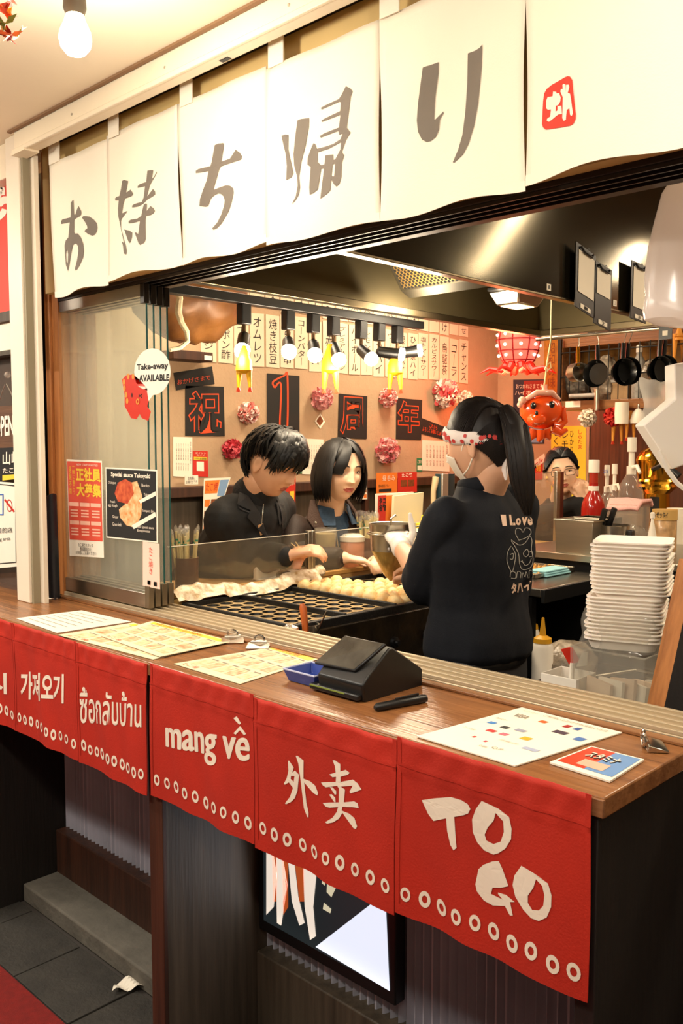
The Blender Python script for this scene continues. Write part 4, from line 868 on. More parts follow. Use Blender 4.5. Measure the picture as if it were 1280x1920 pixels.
tag(obj('lantern_cord', MB().cyl(c+V((0, 0, rr)), (c.x, c.y, 2.68), .004, n=8), M_black), 'dark cord holding the red lantern', 'cord')
# octopus balloon
ob = thing('octopus_balloon', 'orange inflatable octopus toy hanging on a string behind worker', 'balloon', PD(1010, 770, 3.4))
D0 = 3.4; c = PD(1014, 768, D0); sc = D0/FPX
Fv = -V((FWD.x, FWD.y, 0)).normalized(); Rv = RGT.copy(); Uv = V((0, 0, 1))
def OB(a, b, f_=0): return c+Rv*((a-1014)*sc)-Uv*((b-768)*sc)+Fv*(f_*sc)
MO = Matrix((Rv, Fv, Uv)).transposed()
M_oct = mat('balloon_orange', '#f0551a', .18, coat=.6, sss=.1); M_oct2 = mat('balloon_pale', '#f4b49c', .2, coat=.5)
obj('body', MB().sph(c, (40*sc, 33*sc, 35*sc), 28, 20, lambda d: 1-.08*max(0, d.z)**2+.05*max(0, -d.z), MO), M_oct, ob)
obj('snout', MB().tube([OB(1002, 786, 20), OB(1000, 788, 36), OB(999, 789, 43), OB(999, 789, 45)], [(13*sc, 18*sc), (11*sc, 16*sc), (8*sc, 12*sc), (5*sc, 8*sc)], 18), M_oct, ob)
k = MB(); k.sph(OB(997, 776, 40), (3*sc, 3*sc, 5*sc), 10, 8); obj('mouth', k, M_black, ob)
for ex, ey in ((993, 762), (1027, 760)):
    e = obj('eye', MB().sph(OB(ex, ey, 30), (5.5*sc, 4.5*sc, 6.5*sc), 12, 10, None, MO), M_black, ob); obj('eye_glint', MB().sph(OB(ex+1.5, ey-2, 34), 1.3*sc, 8, 6), M_white_print, e)
k = MB()
for s_, pts in enumerate([[(985, 800), (982, 815), (975, 830), (980, 832)], [(998, 805), (995, 818), (990, 826)], [(1010, 806), (1010, 820), (1006, 828)], [(1022, 805), (1025, 818), (1030, 824)], [(1034, 798), (1046, 800), (1056, 790), (1052, 772), (1056, 764)], [(1034, 804), (1048, 812), (1060, 806)], [(978, 796), (970, 806), (978, 822), (985, 826)]]):
    k.tube([OB(a_, b_, 8+4*(s_ % 3)) for a_, b_ in pts], [9*sc, 8*sc]+[6*sc]*(len(pts)-3)+[3*sc], 10)
obj('arms', k, M_oct, ob)
k = MB(); k.tube([OB(978, 752, 18), OB(1000, 738, 27), OB(1028, 738, 24), OB(1044, 750, 14)], [4*sc, 6*sc, 6*sc, 4*sc], 10); obj('headband', k, M_oct2, ob)
k = MB(); k.sph(OB(975, 752, 18), 8*sc, 10, 8); k.sph(OB(971, 760, 18), 6*sc, 10, 8); obj('headband_knot', k, M_oct2, ob)
k = MB(); k.tube([OB(1020, 738, 0), OB(1020, 728, 0), OB(1019, 722, 0)], [7*sc, 5*sc, 6*sc], 10); obj('cap', k, M_oct2, ob)
k = MB(); k.tube([OB(1019, 724), OB(1022, 700), OB(1024, 680), OB(1030, 640), V((OB(1030, 640).x, OB(1030, 640).y, 2.61))], .0035, 6); k.tube([OB(1022, 698), OB(1031, 690), OB(1030, 680), OB(1023, 686), OB(1020, 694)], .003, 6); obj('string', k, mat('string', '#e4d09a', .8), ob)

# ================================================================ hanging pans under the hood end
M_pan = mat('pan_black', '#0c0d0d', .3, .2, coat=.2)
PYY = HY1+.05
def pan(px, py, rpx, ang, lab, stack=0, pot=False, hookpx=None, group='frying pans on the rail'):
    c = PY(px, py, PYY-.03*stack); r_ = rpx/FPX*((c-CAM).dot(FWD)); top = V((PY(hookpx or px, 620, PYY).x, PYY-.03*stack, HZ-.012))
    r = thing('saucepan' if pot else 'frying_pan', lab, 'pan', c, group)
    n = (Matrix.Rotation(ang, 3, 'Z') @ V((.3, -1, 0))).normalized(); M_ = n.to_track_quat('Z', 'Y').to_matrix()
    if pot: obj('bowl', MB().lathe([(0, -r_*1.0), (r_*.9, -r_*.95), (r_, -r_*.8), (r_, r_*.35), (r_*1.05, r_*.38), (r_*.95, r_*.36), (r_*.93, -r_*.8), (0, -r_*.85)], 28, M_, c), M_steel, r)
    else: obj('bowl', MB().lathe([(0, -.016), (r_*.72, -.016), (r_*.8, -.012), (r_*.98, .020), (r_*1.0, .021), (r_*.95, .018), (r_*.76, -.008), (0, -.010)], 32, M_, c), M_pan, r)
    a = c+V((0, 0, r_*.93)); b = V((top.x*.3+c.x*.7, top.y, top.z-.045)); 
    obj('handle', MB().tube([a-V((0, 0, .01)), a*.7+b*.3, b], [(.008, .011), (.010, .012), (.008, .012)], 10), M_pan if not pot else M_gold, r)
    k = MB().tube([b-V((0, 0, .006)), b+V((0, .008, .012)), top+V((0, .01, -.004)), top+V((0, .008, .013)), top+V((0, -.008, .013)), top+V((0, -.012, 0))], .0022, 6); obj('hook', k, M_steel, r)
pan(1083, 698, 17, .9, 'small steel saucepan with brass handle on the rail', pot=True, hookpx=1083)
pan(1120, 701, 26, -.35, 'black frying pan seen full face on the rail', hookpx=1118)
pan(1166, 698, 26, .75, 'front one of two black frying pans hanging together', hookpx=1172)
pan(1175, 696, 26, .8, 'rear one of two black frying pans hanging together', stack=-1, hookpx=1177)
pan(1234, 695, 27, .75, 'black frying pan below the dangling plastic bag', hookpx=1242)
pan(1243, 693, 27, .8, 'black frying pan behind the one below the bag', stack=-1, hookpx=1248)
c = PY(1247, 620, HY1-.1); k = thing('number_tag', 'black tag with white square above the right pan', 'tag', c)
obj('tag_board', MB().box(c+V((-.028, 0, -.035)), c+V((.028, .004, .07))), M_black, k); obj('tag_square', MB().box(c+V((-.012, -.001, -.02)), c+V((.010, 0, 0))), M_paper, k)

# ================================================================ kitchen shelf (right, behind the pans)
S = lambda a, b, x=-2.15: PX(a, b, x)
ks = thing('kitchen_shelf', 'wall hung wooden shelf with wire grid crowded with packets', 'shelf', (-2.2, 4.6, 1.7))
zt = S(1060, 752).z; ya2, yb2 = S(1042, 750).y, 4.79
YS0, YS1 = 4.36, 4.56
SH = lambda a, b: PY(a, b, YS0)
xs0 = SH(1050, 750).x; xs1 = SH(1300, 750).x; zsh = SH(1060, 752).z
obj('shelf_board', MB().box((xs0, YS0, zsh-.05), (xs1, YS1, zsh)), M_counter, ks, bevel=.002)
zu = SH(1100, 648).z
obj('upper_board', MB().box((xs0, YS0+.02, zu), (xs1+.3, YS1, zu+.05)), wood('shelf_orange_wood', '#8f5524', '#6e3c16', 0, .45), ks, bevel=.002)
k = MB()
for i in range(14): x = xs0+i*(xs1-xs0)/13; k.cyl((x, YS0-.005, zsh), (x, YS0-.005, zu), .003, n=6)
for z_ in (zu-.03, zu-.16): k.cyl((xs0, YS0-.007, z_), (xs1, YS0-.007, z_), .0035, n=6)
obj('wire_grid', k, M_blackmet, ks)
obj('grid_post', MB().box((xs0-.012, YS0-.015, zsh-.05), (xs0+.006, YS0+.005, zu+.05)), M_blackmet, ks)
obj('shelf_side', MB().box((xs0, YS0, zsh), (xs0+.01, YS1, zu)), M_counter, ks)
obj('back_panel', MB().box((xs0, YS1, zsh-.05), (xs1, YS1+.012, zu)), mat('amber_back', '#b07a28', .6, var=.5, vscale=12), ks)
for x in (xs0+.05, xs1-.1): obj('stay', MB().box((x, YS1-.01, zu), (x+.02, YS1+.01, 2.68)), M_blackmet, ks)
lb = SH(1060, 757)+V((0, -.002, 0)); obj('shelf_label', MB().box(lb+V((0, 0, -.02)), lb+V((.09, .001, .012))), M_paper, ks, smooth=0)
def bag(px, py, rx, rz, m, lab, seed=0, name='plastic_bag', cat='bag', y=None):
    yy = y or YS0+.09; c = PY(px, py, yy); sc_ = (c-CAM).dot(FWD)/FPX; of = V((seed*2.3, seed, 1))
    k = MB().sph(c, (rx*sc_, .07, rz*sc_), 26, 18, lambda d: 1+.22*noise.noise(d*2.5+of)+.10*noise.noise(d*7+of)); return tag(obj(name, k, m), lab, cat)
M_film = mat('crinkled_film', '#b8aa96', .25, var=.5, vscale=18, bump=.8, bscale=30, col2='#5a4c3c')
bag(1084, 714, 30, 34, mat('grey_netting', '#6a6258', .6, var=.6, vscale=30, bump=.8, bscale=40, col2='#2c2620'), 'bundled grey netting on the shelf behind small saucepan', 1, 'net_bundle', 'bundle')
bag(1135, 712, 26, 44, M_film, 'crinkled clear plastic bag on the shelf behind first frying pan', 2)
bag(1262, 735, 20, 22, mat('red_packet', '#a83a20', .35, var=.5, vscale=20), 'red food packet at the right end of the shelf', 3, 'food_packet', 'packet')
def bottle(c, r_, h, m, lab, capm, cat='bottle', prof=None, name='bottle', group=None):
    c = V(c); r = thing(name, lab, cat, c, group)
    obj('bottle_body', MB().lathe(prof or [(r_*.9, 0), (r_, .01), (r_, h*.68), (r_*.45, h*.82), (r_*.4, h*.9)], 20, None, c), m, r)
    obj('cap', MB().lathe([(r_*.48, h*.88), (r_*.48, h), (r_*.3, h*1.02), (0, h*1.02)], 16, None, c), capm, r); return r
M_white_pl = mat('white_plastic', '#e8e0d2', .4); M_greyl = mat('grey_label', '#a8a49c', .5, var=.4, vscale=40)
def onshelf(px, dy=.05): p = PY(px, 750, YS0+dy); return V((p.x, p.y, zsh))
bottle(onshelf(1196), .034, .27, M_greyl, 'tall grey labelled bottle on the shelf right of pans', M_white_pl)
bottle(onshelf(1182, .10), .026, .17, M_white_pl, 'short white bottle left of tall grey bottle', M_white_pl)
k = thing('storage_box', 'cardboard storage box on shelf behind double frying pans', 'box', onshelf(1166, .07)); c = onshelf(1166, .08); obj('box_body', MB().box(c+V((-.05, -.03, 0)), c+V((.05, .06, .10))), mat('cardboard', '#a08058', .7, var=.2, vscale=20), k, bevel=.002); obj('box_lid', MB().box(c+V((-.053, -.033, .09)), c+V((.053, .063, .105))), M_greyl, k, bevel=.002)
k = thing('storage_tub', 'black storage tub near right end of shelf', 'tub', onshelf(1218, .07)); c = onshelf(1218, .07); obj('tub_body', MB().lathe([(.04, 0), (.045, .06), (.048, .062), (.042, .062)], 20, None, c), M_black, k); obj('tub_lid', MB().lathe([(.049, .06), (.049, .068), (0, .07)], 20, None, c), M_black, k)
bag(1220, 700, 22, 26, M_film, 'clear wrapped bundle on the shelf between the pan pairs', 5)
k = thing('serving_clip', 'metal bracket with clip hanging below the shelf', 'clip', SH(1124, 760)); c = SH(1124, 752); obj('clip_arm', MB().tube([c+V((-.16, -.03, .03)), c+V((0, -.03, .03))], .012, 10), M_greyl, k); obj('clip_post', MB().cyl(c+V((0, -.03, .06)), c+V((0, -.03, -.05)), .013, n=12), M_steel, k)
pl2 = lambda a, b: PY(a, b, YS0-.03)
pompom(1140, 782, 17, '#d8402c', '#b81c1c', 'red tissue pompom hanging under the kitchen shelf', pl2, 8)
pompom(1093, 784, 16, '#f4ead8', '#ecdcc4', 'white tissue pompom hanging under the kitchen shelf', pl2, 9)
M_chick2 = mat('chicken_orange', '#e09430', .5)
chicken(SH(1158, 768), .175, 'orange rubber chicken leg under the shelf, left one', .75, M_chick2)
chicken(SH(1182, 770), .150, 'orange rubber chicken leg under the shelf, right one', .75, M_chick2)
chicken(SH(1273, 615), .17, 'orange rubber chicken near the top right corner of shelf', .75, M_chick2)
c = SH(1174, 775); tag(obj('paper_roll', MB().lathe([(.012, -.055), (.034, -.055), (.036, 0), (.034, .055), (.012, .055), (.012, -.05)], 20, None, c+V((0, -.05, 0))), M_paper), 'white paper roll hanging under the shelf', 'paper roll')
c = SH(1196, 785); k = thing('pendant_cup', 'small white cup shaped lamp under the shelf', 'lamp', c); obj('cup_shade', MB().lathe([(.012, .05), (.03, .03), (.042, -.01), (.04, -.025), (.03, -.022)], 20, None, c), M_white_pl, k); obj('cup_stem', MB().cyl(c+V((0, 0, .05)), c+V((0, 0, .075)), .006), M_steel, k)
# things above the pans on upper shelf
c = SH(1187, 636); k = thing('mixing_bowl', 'pale bowl on the upper shelf above the pans', 'bowl', c); obj('bowl_body', MB().lathe([(.03, -.03), (.07, 0), (.085, .04), (.08, .04), (.03, -.02), (0, -.02)], 24, None, V((c.x, YS0+.12, zu+.08))), M_white_pl, k)
bag(1225, 632, 24, 14, M_film, 'clear plastic bag on the upper shelf', 6, y=YS0+.10)
# monitor beyond
ms = thing('wall_screen', 'dark blue screen with bright white circle behind the golden tower', 'screen', PY(1215, 840, 5.58))
k = MB(); pq = lambda a, b: PY(a, b, 5.58); k.slab([pq(1196, 872), pq(1300, 865), pq(1300, 770), pq(1196, 772)], (0, .02, 0)); obj('screen_panel', k, mat('screen_navy', '#141c44', .3, emit=.4, ecol='#1c2a6a'), ms, smooth=0)
k = MB(); c = pq(1222, 838)+V((0, -.004, 0)); n = 24; k.add([c+V((.085*cos(2*pi*i/n), 0, .11*sin(2*pi*i/n))) for i in range(n)], [tuple(range(n))]); obj('bright_disc', k, mat('screen_white', '#f4f4f0', .3, emit=3, ecol='#f2f6ff'), ms, smooth=0)
k = MB(); ringpoly(k, c+V((0, -.001, 0)), UX, UZ, .085, .12); obj('disc_ring', k, mat('ring_tan', '#b89060', .4), ms, smooth=0)
# ================================================================ end counter clutter
EZ = 1.05
def E(px, py, y): p = PY(px, py, y); return V((p.x, y, EZ))
def bin_(c, w_, d_, h, m):
    k = MB(); t = .004; o = [(-w_/2, -d_/2), (w_/2, -d_/2), (w_/2, d_/2), (-w_/2, d_/2)]; ot = [(a*1.06, b*1.06) for a, b in o]
    P_ = lambda l, z, s=1: [c+V((a*s, b*s, z)) for a, b in l]
    vs = P_(o, 0)+P_(ot, h)+P_(ot, h, .95)+P_(o, .004, .95)
    f_ = [(3, 2, 1, 0), (12, 13, 14, 15)]
    for a in range(3): f_ += [(a*4+i, a*4+(i+1) % 4, a*4+4+(i+1) % 4, a*4+4+i) for i in range(4)]
    k.add(vs, f_); return k
c = E(1092, 1035, 3.36); r = thing('steel_food_pan', 'square steel food pan at the front of the end counter', 'pan', c)
obj('pan_body', bin_(c, .165, .15, .135, M_steel), M_steel, r, bevel=.003); k = MB(); k.tube([c+V((a, b, .136)) for a, b in ((-.09, -.08), (.09, -.08), (.09, .08), (-.09, .08))], .004, 8, closed=True); obj('pan_rim', k, M_steel, r)
c2 = E(1115, 1035, 3.58); r = thing('steel_food_pan', 'dark steel food pan half hidden behind the front one', 'pan', c2); obj('pan_body', bin_(c2, .16, .15, .13, M_steel), M_hood, r, bevel=.003)
c3 = E(1149, 1030, 3.42); r = thing('steel_pot', 'round steel pot right of the square food pan', 'pot', c3)
obj('pot_body', MB().lathe([(.062, 0), (.065, .005), (.065, .115), (.068, .118), (.062, .118), (.061, .006), (0, .006)], 28, None, c3), M_steel, r); obj('pot_grip', MB().box(c3+V((.06, -.01, .02)), c3+V((.085, .02, .10))), M_black, r, bevel=.004)
def tool(a, b, lab):
    r = thing('kitchen_tool', lab, 'utensil', a); a, b = V(a), V(b); d_ = (b-a)
    obj('grip', MB().tube([a+d_*.35, a+d_*.5, a+d_], [.008, .013, .012], 10), M_black, r); obj('blade', MB().cyl(a, a+d_*.4, .005), M_steel, r)
tool(c+V((.05, .02, .05)), PY(1134, 955, 3.36), 'black handled utensil leaning in the square food pan')
tool(c+V((.07, .04, .05)), PY(1152, 953, 3.40), 'second black handled utensil pointing right over the pot')
# ketchup pump
kp = E(1111, 980, 3.72); kp.z = EZ; sc_ = kp.y/ray(1111, 930).y/FPX
r = thing('ketchup_pump', 'red ketchup bottle with tall white pump top', 'bottle', kp)
zz = lambda py: PY(1111, py, 3.72).z-EZ
R1 = 22*sc_
obj('ketchup_body', MB().lathe([(R1*.95, 0), (R1, .01), (R1*1.0, zz(955)), (R1*.95, zz(945)), (R1*.8, zz(935)), (R1*.42, zz(922)), (R1*.4, zz(905))], 24, None, kp), mat('ketchup_red', '#98140a', .18, coat=.5), r)
obj('pump_collar', MB().lathe([(R1*.44, zz(920)), (R1*.46, zz(912)), (R1*.4, zz(911))], 18, None, kp), M_white_pl, r)
obj('pump_neck', MB().lathe([(R1*.38, zz(911)), (R1*.38, zz(886))], 18, None, kp), mat('ketchup_neck', '#a02a18', .25, coat=.4), r)
obj('pump_cap', MB().lathe([(R1*.46, zz(886)), (R1*.46, zz(864)), (R1*.43, zz(862)), (0, zz(862))], 18, None, kp), M_white_pl, r)
def pumpb(px, pyb, pyt, y, rpx, lab, tall=.3, label=None):
    c = E(px, pyb, y); s_ = y/ray(px, 900).y/FPX; H_ = PY(px, pyt, y).z-EZ; R_ = rpx*s_; r = thing('pump_bottle', lab, 'bottle', c, 'clear pump bottles')
    obj('bottle_body', MB().lathe([(R_*.96, 0), (R_, .01), (R_, H_*.42), (R_*.8, H_*.55), (R_*.3, H_*.66)], 22, None, c), M_clear, r)
    obj('liquid', MB().lathe([(R_*.9, .006), (R_*.92, H_*.25), (0, H_*.26)], 18, None, c), mat('syrup', '#a8763c', .3, alpha=.6), r)
    obj('collar', MB().lathe([(R_*.36, H_*.64), (R_*.36, H_*.72), (0, H_*.72)], 16, None, c), M_white_pl, r)
    obj('plunger', MB().lathe([(R_*.22, H_*.72), (R_*.22, H_*.86), (R_*.34, H_*.86), (R_*.34, H_), (0, H_)], 16, None, c), M_white_pl, r)
    n_ = c+V((0, 0, H_*.70)); obj('spout', MB().tube([n_, n_+V((R_*.7, -R_*.5, .01)), n_+V((R_*1.1, -R_*.8, -.02))], [R_*.2, R_*.17, R_*.12], 10), M_white_pl, r)
    if label:
        t = MB(); put_text(t, label, c+V((-.012, -R_*.36, H_*.90)), UX, UZ, .024, .014); obj('lettering', t, mat('blue_print', '#3a66b8', .6), r, smooth=0)
pumpb(1136, 975, 872, 3.85, 15, 'clear pump bottle with blue printed cap next to the ketchup', label='25')
pumpb(1150, 975, 870, 4.02, 15, 'clear pump bottle between blue capped one and tall one')
pumpb(1181, 975, 820, 3.95, 24, 'tall clear pump bottle with long white pump')
# pink towel over a clear tub
c = E(1180, 975, 3.62); r = thing('towel_tub', 'clear tub with a pink towel draped on it', 'tub', c); s_ = 3.62/ray(1180, 950).y/FPX
zt_ = PY(1180, 940, 3.62).z-EZ
obj('tub_body', bin_(c, 52*s_, .12, zt_-.01, M_clear), M_clear, r)
tw = MB().grid(lambda u, v: crumple(c+V(((u-.5)*64*s_, -.075+.15*v, zt_+.012-.05*max(0, .25-v)*4*.8-.05*max(0, v-.8)*3)), .006, 20), 16, 16); o = obj('pink_towel', tw, mat('pink_towel', '#e8b0a8', .95, bump=.5, bscale=200), r); sm = o.modifiers.new('t', 'SOLIDIFY'); sm.thickness = .012
# golden beer tower
c = E(1228, 985, 4.22); s_ = 4.22/ray(1228, 900).y/FPX; R_ = 36*s_; Zg = lambda py: PY(1228, py, 4.22).z-EZ
r = thing('beer_tower', 'shiny golden beer tower with domed top', 'beer dispenser', c)
obj('column', MB().lathe([(R_*.72, 0), (R_*.74, Zg(985) if Zg(985) > 0 else .01), (R_*.7, Zg(945)), (R_*.68, Zg(925)), (R_*.95, Zg(915))], 28, None, c), M_gold, r)
obj('collar', MB().lathe([(R_*.95, Zg(917)), (R_*1.04, Zg(912)), (R_*.98, Zg(907)), (R_*1.04, Zg(902)), (R_*.97, Zg(898))], 28, None, c), M_gold, r)
obj('drum', MB().lathe([(R_*.97, Zg(898)), (R_*1.0, Zg(880)), (R_*1.02, Zg(866)), (R_*1.06, Zg(862)), (R_*.98, Zg(856))], 28, None, c), M_gold, r)
obj('dome', MB().lathe([(R_*.98, Zg(857)), (R_*.85, Zg(848)), (R_*.55, Zg(840)), (R_*.2, Zg(836)), (R_*.14, Zg(830)), (0, Zg(828))], 28, None, c), M_gold, r)
obj('tap', MB().tube([c+V((.02, -R_*.9, Zg(880))), c+V((.03, -R_*1.3, Zg(880))), c+V((.03, -R_*1.4, Zg(892)))], [.014, .012, .010], 10), M_gold, r)
obj('tap_handle', MB().tube([c+V((.03, -R_*1.25, Zg(880))), c+V((.10, -R_*1.4, Zg(868))), c+V((.17, -R_*1.4, Zg(890)))], [.012, .014, .016], 10), M_black, r)
obj('name_plate', MB().box(c+V((.005, -R_*.78, Zg(960))), c+V((.05, -R_*.74, Zg(930)))), mat('plate_black', '#1a1a1a', .4), r)
# jar and small things in front of the tower
c = E(1245, 1000, 3.6); s_ = 3.6/ray(1245, 980).y/FPX; h_ = PY(1245, 955, 3.6).z-EZ; r = thing('sauce_jar', 'glass sauce jar with tan lettered lid', 'jar', c)
obj('jar_body', MB().lathe([(20*s_, 0), (22*s_, .01), (22*s_, h_*.75), (19*s_, h_*.8)], 22, None, c), mat('jar_sauce', '#c8a070', .3, var=.5, vscale=30, coat=.4), r); obj('lid', MB().lathe([(23*s_, h_*.76), (23*s_, h_), (0, h_)], 22, None, c), mat('tan_lid', '#c09a5a', .5), r)
t = MB(); put_text(t, 'ナメゼッタイ', c+V((-17*s_, -23.3*s_, h_*.82)), UX, UZ, 34*s_, h_*.14, bold=.02); obj('lettering', t, M_inkblack, r, smooth=0)
c = E(1222, 1003, 3.45); s_ = 3.45/ray(1225, 980).y/FPX; h_ = PY(1222, 962, 3.45).z-EZ; bottle(c, 9*s_, h_, M_white_pl, 'small white nozzle bottle before the sauce jar', M_white_pl, prof=[(9*s_, 0), (9*s_, h_*.4), (3*s_, h_*.8), (2*s_, h_)])
c = E(1205, 1003, 3.5); k = MB().sph(c+V((0, 0, .022)), (.075, .05, .024), 20, 12, lambda d: 1+.2*noise.noise(d*3)); r = thing('sauce_pouch', 'red and white sauce pouch lying before the tower', 'pouch', c); obj('pouch_body', k, mat('pouch_red', '#c8301c', .35, var=.9, vscale=9, col2='#efe4d4'), r)
k = MB().sph(E(1188, 1000, 3.56)+V((0, 0, .05)), (.07, .05, .06), 20, 14, lambda d: 1+.25*noise.noise(d*3+V((5, 5, 5)))); tag(obj('plastic_bag', k, M_clear), 'clear plastic bag under the pink towel', 'bag')
c = E(1268, 990, 3.95); r = thing('paper_cup_stack', 'white paper cups right of the golden tower', 'cups', c); 
for i in range(3): obj('cup', MB().lathe([(.035, .03*i), (.045, .03*i+.10), (.043, .03*i+.10), (.033, .03*i+.005)], 20, None, c), M_paper, r)
# things below the worktop: squeeze bottles and bag
for px, lab, dy in ((1017, 'white squeeze bottle with yellow nozzle under the worktop', 0), (992, 'second squeeze bottle deeper under the worktop', .12)):
    c = PX(px, 1205, -1.62 if not dy else -1.78); c.z = .63; h_ = .27
    r = thing('squeeze_bottle', lab, 'bottle', c, 'squeeze bottles under the worktop')
    obj('bottle_body', MB().lathe([(.045, 0), (.047, .01), (.046, .05), (.036, .07), (.036, .18), (.030, .195)], 20, None, c), M_white_pl, r); obj('nozzle', MB().lathe([(.032, .195), (.030, .21), (.012, .22), (.004, .28), (0, .28)], 16, None, c), mat('mustard', '#c8921c', .4), r)
c = PX(1062, 1160, -1.6); k = MB().sph(V((c.x, c.y, .72)), (.10, .12, .088), 26, 18, lambda d: 1+.25*noise.noise(d*2.6+V((1, 7, 2)))); tag(obj('plastic_bag', k, M_film), 'grey crumpled plastic bag under the worktop', 'bag')
# ================================================================ inner ledge behind the window track, right
il = thing('inner_ledge', 'dark steel ledge inside the window on the right', 'ledge', (-.8, 1.85, .82))
obj('ledge_plate', MB().box((-1.2, 1.60, .845), (-.35, 2.12, .865)), M_hood, il, bevel=.002); obj('ledge_front', MB().box((-1.2, 1.60, .0), (-.35, 1.62, .845)), M_blackmet, il)
k = MB(); k.tube([V((-1.13, 1.66, .93)), V((-1.13, 1.68, .945)), V((-1.0, 2.06, .945)), V((-.7, 2.06, .945))], .004, 8); k.tube([V((-1.13, 1.66, .93)), V((-1.02, 1.62, .90)), V((-.9, 1.61, .87))], .004, 8); k.cyl((-.9, 1.61, .865), (-.9, 1.61, .875), .006); k.cyl((-.7, 2.06, .865), (-.7, 2.06, .947), .004)
tag(obj('wire_rack', k, M_steel), 'thin wire rack on the inner ledge', 'rack')
# clear bin with papers
bc = V((-.925, 1.845, .866)); r = thing('clear_bin', 'clear plastic bin holding paper bags under the foam trays', 'bin', bc)
obj('bin_body', bin_(bc, .165, .15, .185, M_clear), M_clear, r); k = MB()
k.tube([bc+V((a, b, .185)) for a, b in ((-.087, -.079), (.087, -.079), (.087, .079), (-.087, .079))], .0025, 6, closed=True); obj('bin_rim', k, M_clear, r)
for i in range(6):
    a = -.06+i*.022; q_ = [bc+V((a, -.055+.01*i, .008)), bc+V((a+.055, -.06+.01*i, .008)), bc+V((a+.062, -.062+.011*i, .11+.008*(i % 3))), bc+V((a+.002, -.056+.011*i, .12))]
    tag(obj('paper_bag', MB().slab(q_, V((.004, .006, 0))), mat('kraft_white' if i % 2 else 'kraft_tan', '#eadfcc' if i % 2 else '#d8bfa4', .8), smooth=0), 'folded paper bag inside the clear bin, %s from the left' % ORD[i], 'paper bag', 'paper bags in the clear bin')
# foam trays
ft = MB(); w_, d_ = .078, .078
def rr_(w_, d_, z, r=.022, n=4):
    out = []
    for sx, sy, a0_ in ((1, 1, 0), (-1, 1, pi/2), (-1, -1, pi), (1, -1, 3*pi/2)):
        for i in range(n+1): a = a0_+pi/2*i/n; out.append(V((sx*(w_-r)+r*cos(a), sy*(d_-r)+r*sin(a), z)))
    return out
rings = [rr_(w_*.86, d_*.86, 0), rr_(w_*.97, d_*.97, .020), rr_(w_*1.04, d_*1.04, .021), rr_(w_*1.04, d_*1.04, .024), rr_(w_*.94, d_*.94, .023), rr_(w_*.84, d_*.84, .004)]
nn = len(rings[0]); ft.add([p for g in rings for p in g], [(a*nn+i, a*nn+(i+1) % nn, (a+1)*nn+(i+1) % nn, (a+1)*nn+i) for a in range(5) for i in range(nn)]+[tuple(range(nn-1, -1, -1)), tuple(5*nn+i for i in range(nn))])
fme = mesh_from('foam_tray', ft, mat('foam_white', '#f6ece0', .6, sss=.1), 50)
random.seed(4); base = V((-.92, 1.855, 1.055))
for i in range(26):
    o = bpy.data.objects.new('foam_tray', fme); COL.objects.link(o); sh_ = -.004 if i < 12 else .006
    o.location = base+V((sh_+random.uniform(-.0025, .0025), random.uniform(-.0025, .0025), i*.0083+(.004 if i >= 12 else 0))); o.rotation_euler = (0, 0, radians(20)+random.uniform(-.03, .03))
    tag(o, 'white foam tray, %s from the top of the tall stack' % ORD[25-i], 'foam tray', 'stacked foam trays')
tag(obj('tray_sleeve', MB().grid(lambda u, v: crumple(base+V(((.095+.012*sin(7*u*2*pi)*.3)*cos(2*pi*u)*(1+.1*(1-v)), (.09)*sin(2*pi*u), -.005+.085*v)), .012, 22), 40, 10), M_clear), 'crumpled clear plastic sleeve around the lower foam trays', 'plastic sleeve')
# white box with red handle
bx_ = V((-1.035, 1.80, .866)); r = thing('tool_box', 'white plastic tub holding a red handled tool', 'tub', bx_); obj('tub_body', bin_(bx_, .085, .085, .115, M_white_pl), M_white_pl, r, bevel=.004)
rt_ = thing('red_tool', 'red flat handle sticking out of the white tub', 'utensil', bx_+V((0, 0, .01))); obj('handle', MB().slab([PD(1066, 1246, 2.06), PD(1080, 1240, 2.06), PD(1066, 1213, 2.06), PD(1050, 1217, 2.06)], V((.006, .008, 0))), mat('red_plastic', '#d02a14', .35), rt_, bevel=.001); obj('shaft', MB().cyl(bx_+V((.0, 0, .01)), PD(1073, 1243, 2.06), .006), M_white_pl, rt_)
tag(obj('paper_slip', MB().slab([PD(1080, 1250, 2.05), PD(1098, 1248, 2.05), PD(1100, 1222, 2.05), PD(1090, 1225, 2.05)], V((.002, .003, 0))), M_paper, smooth=0), 'white paper slip in the white tub', 'paper')
k = thing('binder_clip', 'dark metal clip lying on the inner ledge by white tub', 'clip', PZ(1030, 1290, .866)); c = PZ(1030, 1285, .87); obj('clip_jaw', MB().box(c+V((-.03, -.012, -.004)), c+V((.03, .012, .012))), M_blackmet, k, bevel=.003); kk = MB(); kk.tube([c+V((.02, 0, .012)), c+V((.035, 0, .028)), c+V((.045, .0, .012))], .003, 6); obj('clip_wire', kk, M_steel, k)
# leaning wooden board at right
wbd = thing('leaning_board', 'wooden board leaning at right, edge coloured lit and face shaded', 'board', PD(1240, 1348, 1.78))
e_ = [PD(1213, 1352, 1.80), PD(1238, 1356, 1.76), PD(1306, 1050, 1.76), PD(1280, 1050, 1.80)]
sd_ = RGT*.24-V((FWD.x, FWD.y, 0))*.05
obj('board_edge', MB().slab(e_, V((FWD.x, FWD.y, 0))*.02), M_post, wbd, smooth=0)
obj('board_face', MB().slab([e_[1], e_[1]+sd_, e_[2]+sd_, e_[2]], V((FWD.x, FWD.y, 0))*.018), M_dark_side, wbd, smooth=0)  # same board: face coloured dark for its shadow, edge for the light
